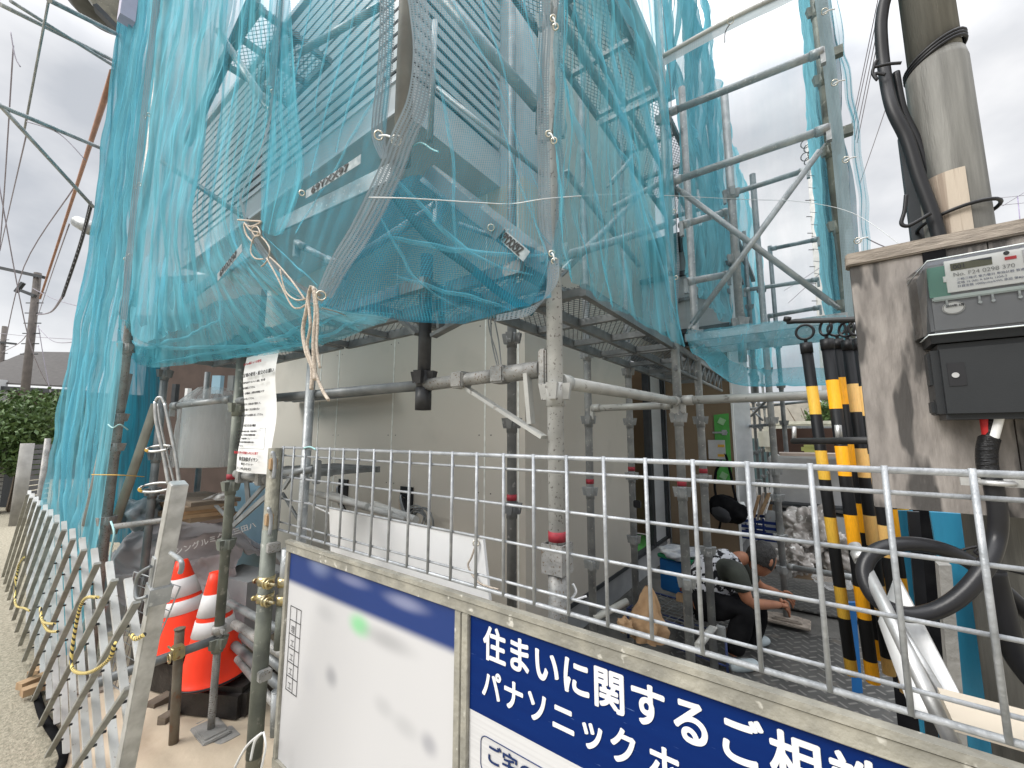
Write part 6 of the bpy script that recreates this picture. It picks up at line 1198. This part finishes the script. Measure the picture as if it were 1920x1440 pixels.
# ================================================================ WORKER
def skinmesh(chains, sub=2):
    # chains: list of [(point, radius), ...]; joined where points coincide
    me = bpy.data.meshes.new('sk'); idx = {}; vs = []; rs = []; es = []
    for ch in chains:
        prev = None
        for (p, r) in ch:
            k = tuple(round(c, 4) for c in p)
            if k not in idx: idx[k] = len(vs); vs.append(V(p)); rs.append(r)
            i = idx[k]
            if prev is not None: es.append((prev, i))
            prev = i
    me.from_pydata(vs, es, []); o = bpy.data.objects.new('sk', me); COL.objects.link(o)
    md = o.modifiers.new('skin', 'SKIN'); md.use_smooth_shade = True
    for i, d in enumerate(me.skin_vertices[0].data): d.radius = (rs[i], rs[i]) if not isinstance(rs[i], tuple) else rs[i]
    me.skin_vertices[0].data[0].use_root = True
    sb = o.modifiers.new('sub', 'SUBSURF'); sb.levels = sub; sb.render_levels = sub
    bpy.context.view_layer.update(); dg = bpy.context.evaluated_depsgraph_get(); m2 = bpy.data.meshes.new_from_object(o.evaluated_get(dg)); bpy.data.objects.remove(o); return m2
def joined(name, meshes, mat, parent, fn=None):
    b = bmesh.new()
    for m_ in meshes: b.from_mesh(m_)
    for f_ in b.faces: f_.smooth = True
    if fn:
        for v in b.verts: v.co = fn(v.co)
    m2 = bpy.data.meshes.new(name); b.to_mesh(m2); b.free(); m2.materials.clear(); m2.materials.append(mat); o = bpy.data.objects.new(name, m2); COL.objects.link(o); attach(o, parent); return o
J = {}
pel = Pf(1305, 1128, 3.02); wk = T('person', 'crouching worker in black and white camouflage vest and black trousers reaching for a base plate', 'person', V((pel.x, pel.y, .12)))
chest = Pf(1345, 1072, 3.02); neck = Pf(1385, 1045, 3.0); head = Pf(1428, 1048, 3.0)
belly = Pf(1320, 1100, 3.02)
shN = Pf(1378, 1066, 2.84); shF = Pf(1392, 1062, 3.18); elN = Pf(1404, 1132, 2.80); wrN = Pf(1462, 1134, 3.02); elF = Pf(1425, 1100, 3.25); wrF = Pf(1462, 1112, 3.28)
hipN, hipF = Pf(1310, 1135, 2.92), Pf(1318, 1128, 3.14); knN, knF = Pf(1398, 1142, 2.80), Pf(1425, 1140, 3.10); anN, anF = Pf(1372, 1232, 2.78), Pf(1400, 1222, 3.08)
body = skinmesh([[(pel, .06), (belly, .06), (chest, .06), (neck, .052), (neck.lerp(head, .45), .05)], [(chest, .06), (shN, .045), (shN.lerp(elN, .5), .044), (elN, .036), (elN.lerp(wrN, .35), .036), (wrN, .024)], [(chest, .06), (shF, .045), (shF.lerp(elF, .5), .042), (elF, .036), (wrF, .024)], [(pel, .06), (hipN, .055), (knN, .045), (anN, .035)], [(pel, .06), (hipF, .055), (knF, .045), (anF, .035)]])
hd = (wrN - elN).normalized(); perp = hd.cross(UP).normalized(); meshes = [body]
def handmesh(w0, hd, side, curl=.5):
    sd_ = hd.cross(UP).normalized() * side; palm = w0 + hd * .045 + V((0, 0, -.004)); out_ = [skinmesh([[(w0 - hd * .01, .023), (w0 + hd * .02, (.030, .018)), (palm, (.036, .016)), (w0 + hd * .075, (.034, .014))]], 2)]
    for k, (ln, dz) in enumerate(((.062, .6), (.072, .9), (.068, 1.1), (.052, 1.3))):
        o_ = w0 + hd * .078 + UP * (.024 - .016 * k) + sd_ * .002 * k; b1 = o_ + hd * ln * .45 + V((0, 0, -.012 * dz)); b2 = b1 + hd * ln * .30 * (1 - curl * .4) + V((0, 0, -.016 * dz * curl * 2)); b3 = b2 + hd * ln * .15 * (1 - curl) + V((0, 0, -.02 * dz * curl * 1.6))
        out_.append(skinmesh([[(o_ - hd * .02, .0105), (o_, .0105), (b1, .0095), (b2, .0085), (b3, .007)]], 2))
    th = w0 + hd * .03 + UP * .018; out_.append(skinmesh([[(th, .013), (th + hd * .03 + UP * .012 - sd_ * .018, .0115), (th + hd * .055 + UP * .004 - sd_ * .022, .009), (th + hd * .07 - sd_ * .018, .0075)]], 2)); return out_
meshes += handmesh(wrN, hd, 1); meshes += handmesh(wrF, (wrF - elF).normalized(), -1)
# head: shaped sphere with face
def headmesh(c, look, R=.098):
    b = bmesh.new(); bmesh.ops.create_icosphere(b, subdivisions=5, radius=1); look = look.normalized(); sd_ = look.cross(UP).normalized(); up_ = sd_.cross(look).normalized()
    for v in b.verts:
        x, y, z = v.co      # x side, y forward, z up
        p = V((x * .077, y * .098, z * .115))
        if y > 0: 
            p.y += .018 * math.exp(-((x / .16) ** 2 + ((z + .12) / .22) ** 2)) ; p.y += .010 * math.exp(-((x / .13) ** 2 + ((z + .26) / .10) ** 2)); p.y -= .011 * math.exp(-(((abs(x) - .36) / .18) ** 2 + ((z - .05) / .14) ** 2)); p.y += .006 * math.exp(-((x / .5) ** 2 + ((z - .24) / .1) ** 2)); p.y += .006 * math.exp(-((x / .25) ** 2 + ((z + .52) / .07) ** 2)); p.y -= .005 * math.exp(-((x / .3) ** 2 + ((z + .58) / .03) ** 2)); p.y += .010 * math.exp(-((x / .3) ** 2 + ((z + .85) / .18) ** 2))
        if z < 0: p.x *= 1 + .22 * z; 
        v.co = c + sd_ * p.x + look * p.y + up_ * p.z
    for s in (-1, 1): 
        g = bmesh.ops.create_icosphere(b, subdivisions=2, radius=1)
        for v in g['verts']: q = v.co.copy(); v.co = c + sd_ * (s * .078 + q.x * .010) + look * (-.005 + q.y * .018) + up_ * (-.005 + q.z * .030)
    m_ = bpy.data.meshes.new('h'); b.to_mesh(m_); b.free(); return m_, sd_, look, up_
look = (RGT * .85 + FWD * .25 + UP * -.45); hm, hs_, hl, hu = headmesh(head, look); meshes.append(hm)
joined('body', meshes, skin, wk)
def hairf():
    b = bmesh.new(); bmesh.ops.create_icosphere(b, subdivisions=5, radius=1)
    for v in b.verts:
        x, y, z = v.co; k = 1.09 + .05 * noise.noise(V((x * 7, y * 7, z * 7)))
        if y > .35 and z < .45: k = .80
        if z < -.45: k = .80
        v.co = head + hs_ * (x * .077 * k) + hl * ((y * .098 - .004) * k) + hu * (z * .115 * k)
    m_ = bpy.data.meshes.new('hr'); b.to_mesh(m_); b.free(); return m_
joined('hair', [hairf()], hair_m, wk)
for s in (-1, 1): MB().blob(head + hs_ * .028 * s + hl * .087 + hu * .006, (.010, .010, .006), 0, 0, 2).build('eye', black, wk)
vest = skinmesh([[(pel.lerp(belly, .3), (.125, .15)), (belly, (.13, .155)), (belly.lerp(chest, .6), (.135, .165)), (chest, (.135, .175)), (chest.lerp(neck, .6), (.085, .12)), (neck, .074)]], 3)
wk_v = joined('vest', [vest], camo, wk, lambda p: p + V((1, 1, 1)) * .006 * noise.noise(p * 14))
tees = [skinmesh([[(chest, .10), (chest.lerp(shN, .5), .085), (shN, .078), (shN.lerp(elN, .4), .066), (shN.lerp(elN, .72), .062)]], 2), skinmesh([[(chest, .10), (chest.lerp(shF, .5), .085), (shF, .076), (shF.lerp(elF, .4), .064), (shF.lerp(elF, .72), .060)]], 2)]
for tm_ in tees: joined('shirt_sleeve', [tm_], tee, wk, lambda p: p + V((1, 1, 1)) * .005 * noise.noise(p * 22))
tr_ = skinmesh([[(pel.lerp(belly, .25), .125), (pel, .128), (hipN, .108), (hipN.lerp(knN, .55), .094), (knN, .078), (knN.lerp(anN, .5), .07), (anN + V((0, 0, .01)), .062)], [(pel, .128), (hipF, .108), (hipF.lerp(knF, .55), .094), (knF, .078), (knF.lerp(anF, .5), .07), (anF + V((0, 0, .01)), .062)]], 3)
joined('trousers', [tr_], blackcloth, wk, lambda p: p + V((1, 1, 1)) * .007 * noise.noise(p * 16))
for a_ in (anN, anF):
    toe = a_ + RGT * .17 + FWD * .03; toe.z = .165; hl_ = a_.copy(); hl_.z = .165
    joined('shoe', [skinmesh([[(hl_ - RGT * .03, .038), (hl_ + RGT * .04, (.042, .045)), (hl_ + RGT * .10, (.045, .036)), (toe, (.038, .026))]], 2)], shoe_m, wk)
# ================================================================ LEFT BACKGROUND
nh = T('distant_house', 'distant brown house with grey tiled roof at the left edge', 'house', Pf(60, 800, 17))
def hp(px, py, F): return Pf(px, py, F)
m = MB(); a, b_, c, d = hp(-60, 735, 15), hp(128, 722, 15), hp(128, 662, 19), hp(110, 660, 19); e_ = hp(-30, 690, 19)
m.hexa([hp(-80, 716, 15), hp(160, 728, 15), hp(190, 664, 16.6), hp(50, 662, 16.6), hp(-80, 713, 15), hp(160, 725, 15), hp(190, 661, 16.6), hp(50, 659, 16.6)]); m.build('roof', roof_m, nh)
p0, p1 = hp(-70, 722, 15.4), hp(160, 735, 15.4); m = MB(); m.hexa([V((p0.x, p0.y, 0)), V((p1.x, p1.y, 0)), V((p1.x, p1.y + 4, 0)), V((p0.x, p0.y + 4, 0)), p0, p1, p1 + V((0, 4, 0)), p0 + V((0, 4, 0))]); m.build('wall', housewall, nh)
m = MB(); m.beam(hp(-80, 724, 14.9), hp(160, 736, 14.9), .12, .16); m.build('gutter', steeldk, nh)
m = MB(); m.beam(hp(4, 760, 14.9), hp(4, 712, 14.9), .3, .05); m.build('window', wall2, nh)
def upole(px0, py0, px1, py1, F, r, arms, label):
    t = T('utility_pole', label, 'utility pole', Pf(px1, py1, F), 'distant utility poles'); a = Pf(px0, py0, F); b_ = Pf(px1, py1, F); b_.z = 0; MB().tube(b_, a, r, 14, r * .8).build('pole_shaft', bark, t)
    for (q0, q1) in arms: MB().beam(Pf(*q0, F - .1), Pf(*q1, F - .1), .1, .1).build('cross_arm', steeldk, t)
    for k in range(7): f_ = .1 + k * .05; p = a.lerp(b_, f_); MB().tube(p - RGT * .3, p + RGT * .3, .02, 5).build('step_bolt', steeldk, t)
    return t
upole(71, 512, 32, 880, 14, .125, (((-10, 500), (82, 520)), ((40, 545), (66, 555)), ((30, 548), (44, 530))), 'nearer distant utility pole before the brown house roof')
upole(9, 612, 0, 760, 22, .13, (((-15, 640), (30, 645)),), 'farther utility pole at the left picture edge')
wires = [((212, 135), (132, 385), (75, 560), 3.6, 13.8, .028, 'brown'), ((-2, 345), (55, 640), (100, 740), 9, 14, .012, ''), ((25, 85), (5, 400), (-10, 560), 6, 10, .010, ''), ((20, 60), (28, 105), (38, 125), 4, 4, .006, ''), ((50, 250), (20, 380), (0, 470), 6, 12, .010, ''), ((140, 350), (45, 500), (10, 640), 8, 14, .012, ''), ((170, 385), (150, 460), (118, 555), 5, 7, .022, 'coil'), ((118, 555), (95, 585), (70, 590), 7, 13.8, .02, ''), ((60, 540), (100, 560), (150, 575), 14, 8, .010, ''), ((70, 612), (100, 640), (150, 640), 14, 9, .010, ''), ((130, 420), (95, 520), (72, 590), 6, 14, .009, ''), ((0, 625), (70, 632), (140, 636), 20, 16, .012, ''), ((66, 600), (40, 640), (5, 660), 14, 20, .015, ''), ((50, 228), (110, 250), (160, 300), 3, 3, .004, ''), ((72, 610), (85, 690), (100, 760), 14, 14, .012, '')]
for k, (a, b_, c, F0, F1, r_, kind) in enumerate(wires):
    wirep('overhead_wire', ['brown guarded overhead cable running down behind the left net', 'overhead wire crossing the left picture edge to the house', 'long slack overhead wire at the far left', 'short dangling wire end at the upper left', 'overhead wire falling to the left edge under the arm tubes', 'overhead wire from the left net to the far pole', 'coiled dark cable hanging by the left net', 'sagging cable from the coil to the nearer pole', 'thin wire right of the nearer pole, upper', 'thin wire right of the nearer pole, lower', 'straight thin wire reaching the nearer pole from above', 'level wire above the house roof', 'drop wire between the two distant poles', 'thin wire sagging below the middle arm tube', 'drop wire in front of the house roof'][k], 'overhead wire', [Pf(*a, F0), Pf(*b_, (F0 + F1) / 2), Pf(*c, F1)], r_, M('brown cable guard', (.36, .19, .12), .6, c2=(.25, .13, .09), scale=6) if kind == 'brown' else cable if kind == 'coil' else cablegrey, 6, 'overhead wires at the left')
m = MB(); P_ = [Pf(170, 385, 4.9), Pf(150, 460, 5.8), Pf(118, 555, 6.9)]
for k in range(26): p = cat(P_, k / 25); m.ring(p, (P_[2] - P_[0]).cross(UP), .05, .008, 10, 4)
tag(m.build('cable_spiral', cable), 'black spiral hanger around the dark cable by the left net', 'cable spiral')
tr0 = T('pole_transformer', 'dark round transformer housing at the very top left beside the net', 'transformer', Pf(190, 10, 3.4)); MB().lathe([(.05, -.05), (.22, -.03), (.30, .05), (.31, .5), (.2, .6)], Pf(196, 26, 3.7), 32).build('housing', M('dark green grey casing', (.10, .105, .10), .5, c2=(.05, .052, .05), scale=6), tr0); MB().lathe([(.16, 0), (.2, .03), (.2, .1)], Pf(215, 20, 3.5), 24).build('inner_drum', galv, tr0); MB().beam(Pf(180, 15, 3.3), Pf(226, 62, 3.4), .09, .04).build('mount_bar', steeldk, tr0); MB().box(Pf(240, 12, 3.2), (.12, .1, .3)).build('pale_cover', M('lavender cover', (.5, .48, .62), .5), tr0)
m = MB(); m.lathe([(.02, 0), (.09, .05), (.11, .30), (.07, .42), (.01, .44)], Pf(140, 413, 6), 16, RGT * .9 + UP * -.45); tag(m.build('street_lamp', galv), 'grey street lamp head sticking out left of the net', 'street lamp')
# hedge
def hedge(name, label, blobs, n, seed, size=.05):
    rnd = random.Random(seed); t = T(name, label, 'bush', blobs[0][0]); m = MB()
    for _ in range(n):
        c, d = rnd.choice(blobs); v = V((rnd.gauss(0, 1), rnd.gauss(0, 1), rnd.gauss(0, 1))).normalized() * (rnd.random() ** .35); k = 1 + .25 * noise.noise(v * 3 + V((seed, 0, 0)))
        p = V(c) + V((v.x * d[0], v.y * d[1], v.z * d[2])) * k; nn = V((rnd.uniform(-1, 1), rnd.uniform(-1, 1), rnd.uniform(-.2, 1))).normalized(); a = nn.orthogonal().normalized(); b_ = nn.cross(a); q = rnd.uniform(0, 6.3); a, b_ = a * math.cos(q) + b_ * math.sin(q), b_ * math.cos(q) - a * math.sin(q); s = size * rnd.uniform(.6, 1.3)
        m.face([m.b.verts.new(p + w_) for w_ in (a * s, b_ * s * .5 + nn * s * .1, -a * s, -b_ * s * .5 + nn * s * .1)])
    m.build('leaves', leaf, t, normals=False)
    m = MB(); c = blobs[0][0]
    for k in range(6): m.path(smooth([V((c.x + .1 * k - .3, c.y, 0)), V((c.x + .12 * k - .35, c.y + .05, c.z * .6)), V((c.x + .25 * k - .7, c.y, c.z + .2))]), .03, 6, r2=.008)
    m.build('stems', oldwood, t); return t
hb = Pf(40, 795, 9); hedge('hedge_bush', 'dense green bush beyond the lattice gate at the left', [(hb, (1.5, 1.0, .75)), (Pf(100, 790, 9), (.8, .8, .7)), (Pf(-20, 800, 8.6), (1.0, .8, .8)), (Pf(60, 850, 9), (.9, .8, .5)), (Pf(20, 840, 8.8), (.8, .7, .6))], 9000, 4, .055)
sl_ = T('slatted_fence', 'dark grey slatted fence with a pale post under the bush', 'fence', Pf(60, 920, 7.6)); m = MB(); a, b_ = Pf(42, 900, 7.6), Pf(92, 900, 8.2)
for k in range(14): z = .15 + k * .095; m.beam(V((a.x, a.y, z)), V((b_.x, b_.y, z)), .03, .075)
m.build('slats', M('dark grey slats', (.12, .12, .125), .6), sl_); MB().tube(V((a.x, a.y, 0)), V((a.x, a.y, 1.45)), .09, 14).build('post', concrete, sl_)
dw = Pf(-10, 900, 9.5); de = Pf(36, 900, 9.5); m = MB(); m.beam(V((dw.x, dw.y, .6)), V((de.x, de.y, .6)), .1, 1.4); o = m.build('recess_shade', gapshade); tag(o, 'painted recess shade with window bars below the bush at the left edge', 'wall')  # plain dark slab, its colour paints the shade of the recess
m = MB()
for k in range(16): z = .1 + k * .085; q = Pf(-6, 900, 8.9); m.beam(V((q.x, q.y, z)), V((q.x + .55, q.y, z)), .12, .07)
tag(m.build('block_pillar', M('grey stone blocks', (.26, .26, .25), .8)), 'grey banded block pillar at the left picture edge', 'pillar')
for k, (px, py0, py1, F, r_) in enumerate(((72, 935, 1160, 5.2, .02), (90, 822, 1100, 5.0, .028), (62, 938, 1170, 5.5, .016))):
    a = Pf(px, py0, F); tag(MB().tube(V((a.x, a.y, 0)), a, r_, 12).build('gate_upright', [greybar, galv_old, greybar][k]), ['thin grey upright beside the far end of the gate', 'taller pale upright with clamps at the far end of the gate', 'leftmost thin upright at the far end of the gate'][k], 'upright', 'uprights at the far end of the gate')
m = MB()
for k in range(22):
    p = Pf(60 + random.uniform(0, 34), 985 + k * 9, 5.0); m.ring(p, (random.random(), random.random(), .3), .03, .008, 10, 4)
tag(m.build('white_chain', white), 'white plastic chain bunch hanging at the far end of the gate', 'chain')
# right background
cr_ = T('parked_car', 'cream car roof glimpsed through the striped poles', 'car', Pf(1510, 800, 9)); m = MB(); c = Pf(1515, 792, 9); m.box(c + V((0, 0, -.05)), (1.5, 2.2, .10), bev=.04); m.box(c + V((0, 0, -.35)), (1.6, 3.4, .5), bev=.1); m.build('body', M('cream car paint', (.62, .60, .50), .3, coat=.5), cr_); m = MB(); m.box(c + V((0, -.05, -.18)), (1.42, 2.25, .14), bev=.03); m.build('windows', black, cr_)
rf = T('low_fence', 'pale slatted fence rail seen between scaffold and striped poles', 'fence', Pf(1520, 812, 7.5)); m = MB(); a, b_ = Pf(1470, 800, 7.4), Pf(1600, 803, 6.8); m.beam(a, b_, .03, .04); m.beam(a - V((0, 0, .22)), b_ - V((0, 0, .22)), .03, .04); m.build('rails', galv, rf); m = MB()
for k in range(26): p = a.lerp(b_, k / 25); m.tube(p, p - V((0, 0, .22)), .008, 5)
m.build('balusters', galv, rf)
nb2 = T('back_building', 'far dark teal and beige wall closing the view beyond the scaffold', 'building', Pf(1500, 800, 13)); a, b_ = Pf(1380, 780, 13), Pf(1700, 780, 12)
for (z0, z1, mm, nm, dy) in ((0, 1.5, M('dark teal panel', (.05, .085, .09), .7), 'lower_wall', 0), (1.502, 2.6, M('beige wall', (.45, .42, .36), .8), 'upper_wall', .1)):
    m = MB(); m.hexa([V((a.x, a.y + dy, z0)), V((b_.x, b_.y + dy, z0)), V((b_.x, b_.y + .3, z0)), V((a.x, a.y + .3, z0)), V((a.x, a.y + dy, z1)), V((b_.x, b_.y + dy, z1)), V((b_.x, b_.y + .3, z1)), V((a.x, a.y + .3, z1))]); m.build(nm, mm, nb2)
hedge('small_tree', 'patch of green leaves between the striped poles', [(Pf(1550, 780, 9), (.4, .4, .35))], 700, 9, .06)
# pole and wires in the right sky
fp = T('utility_pole', 'distant pale utility pole with fittings behind the right corner net', 'utility pole', Pf(1530, 600, 12), 'distant utility poles'); a = Pf(1522, 268, 12); b_ = Pf(1545, 700, 12); b_.z = 0; MB().tube(b_, a, .16, 12).build('pole_shaft', M('pale pole concrete', (.5, .5, .48), .8), fp)
for k in range(6): p = Pf(1510 + (k % 3) * 6, 270 + k * 8, 11.8); MB().ring(p, (random.random(), 1, random.random()), .12, .015, 10, 4).build('fitting', cable, fp)
for k in range(9): p = a.lerp(b_, .18 + k * .05); MB().tube(p, p - RGT * .32, .012, 4).build('step_bolt', cable, fp)
for k, (q0, q1, F0, F1) in enumerate((((1655, -20), (1598, 250), 6, 9), ((1660, -20), (1603, 262), 6, 9), ((1665, -20), (1607, 268), 6, 9), ((1650, -20), (1595, 245), 6, 9), ((1668, 182), (1612, 345), 8, 11), ((1625, 447), (1672, 468), 5, 6), ((1540, 500), (1470, 545), 8, 12), ((1545, 505), (1478, 568), 8, 12))):
    wirep('overhead_wire', ['right overhead wire of the bundle beside the service pole', 'second overhead wire of the bundle beside the service pole', 'rightmost overhead wire of the bundle beside the service pole', 'leftmost overhead wire of the bundle beside the service pole', 'single faint wire right of the bundle', 'short wire above the plywood board', 'upper far wire behind the end bay', 'lower far wire behind the end bay'][k], 'overhead wire', [Pf(*q0, F0), Pf((q0[0] + q1[0]) / 2, (q0[1] + q1[1]) / 2 + 1, (F0 + F1) / 2), Pf(*q1, F1)], .008, cablegrey, 5, 'overhead wires at the right')
an = T('tv_antenna', 'faint roof antenna at the right picture edge', 'antenna', Pf(1910, 420, 12)); MB().tube(Pf(1916, 450, 12), Pf(1908, 368, 12), .012, 6).build('mast', M('violet grey metal', (.35, .30, .45), .5), an); m = MB(); m.tube(Pf(1865, 372, 12), Pf(1925, 366, 12), .008, 5); m.tube(Pf(1865, 386, 12), Pf(1925, 380, 12), .008, 5); m.tube(Pf(1880, 386, 12), Pf(1925, 358, 12), .01, 5); m.build('elements', cablegrey, an)
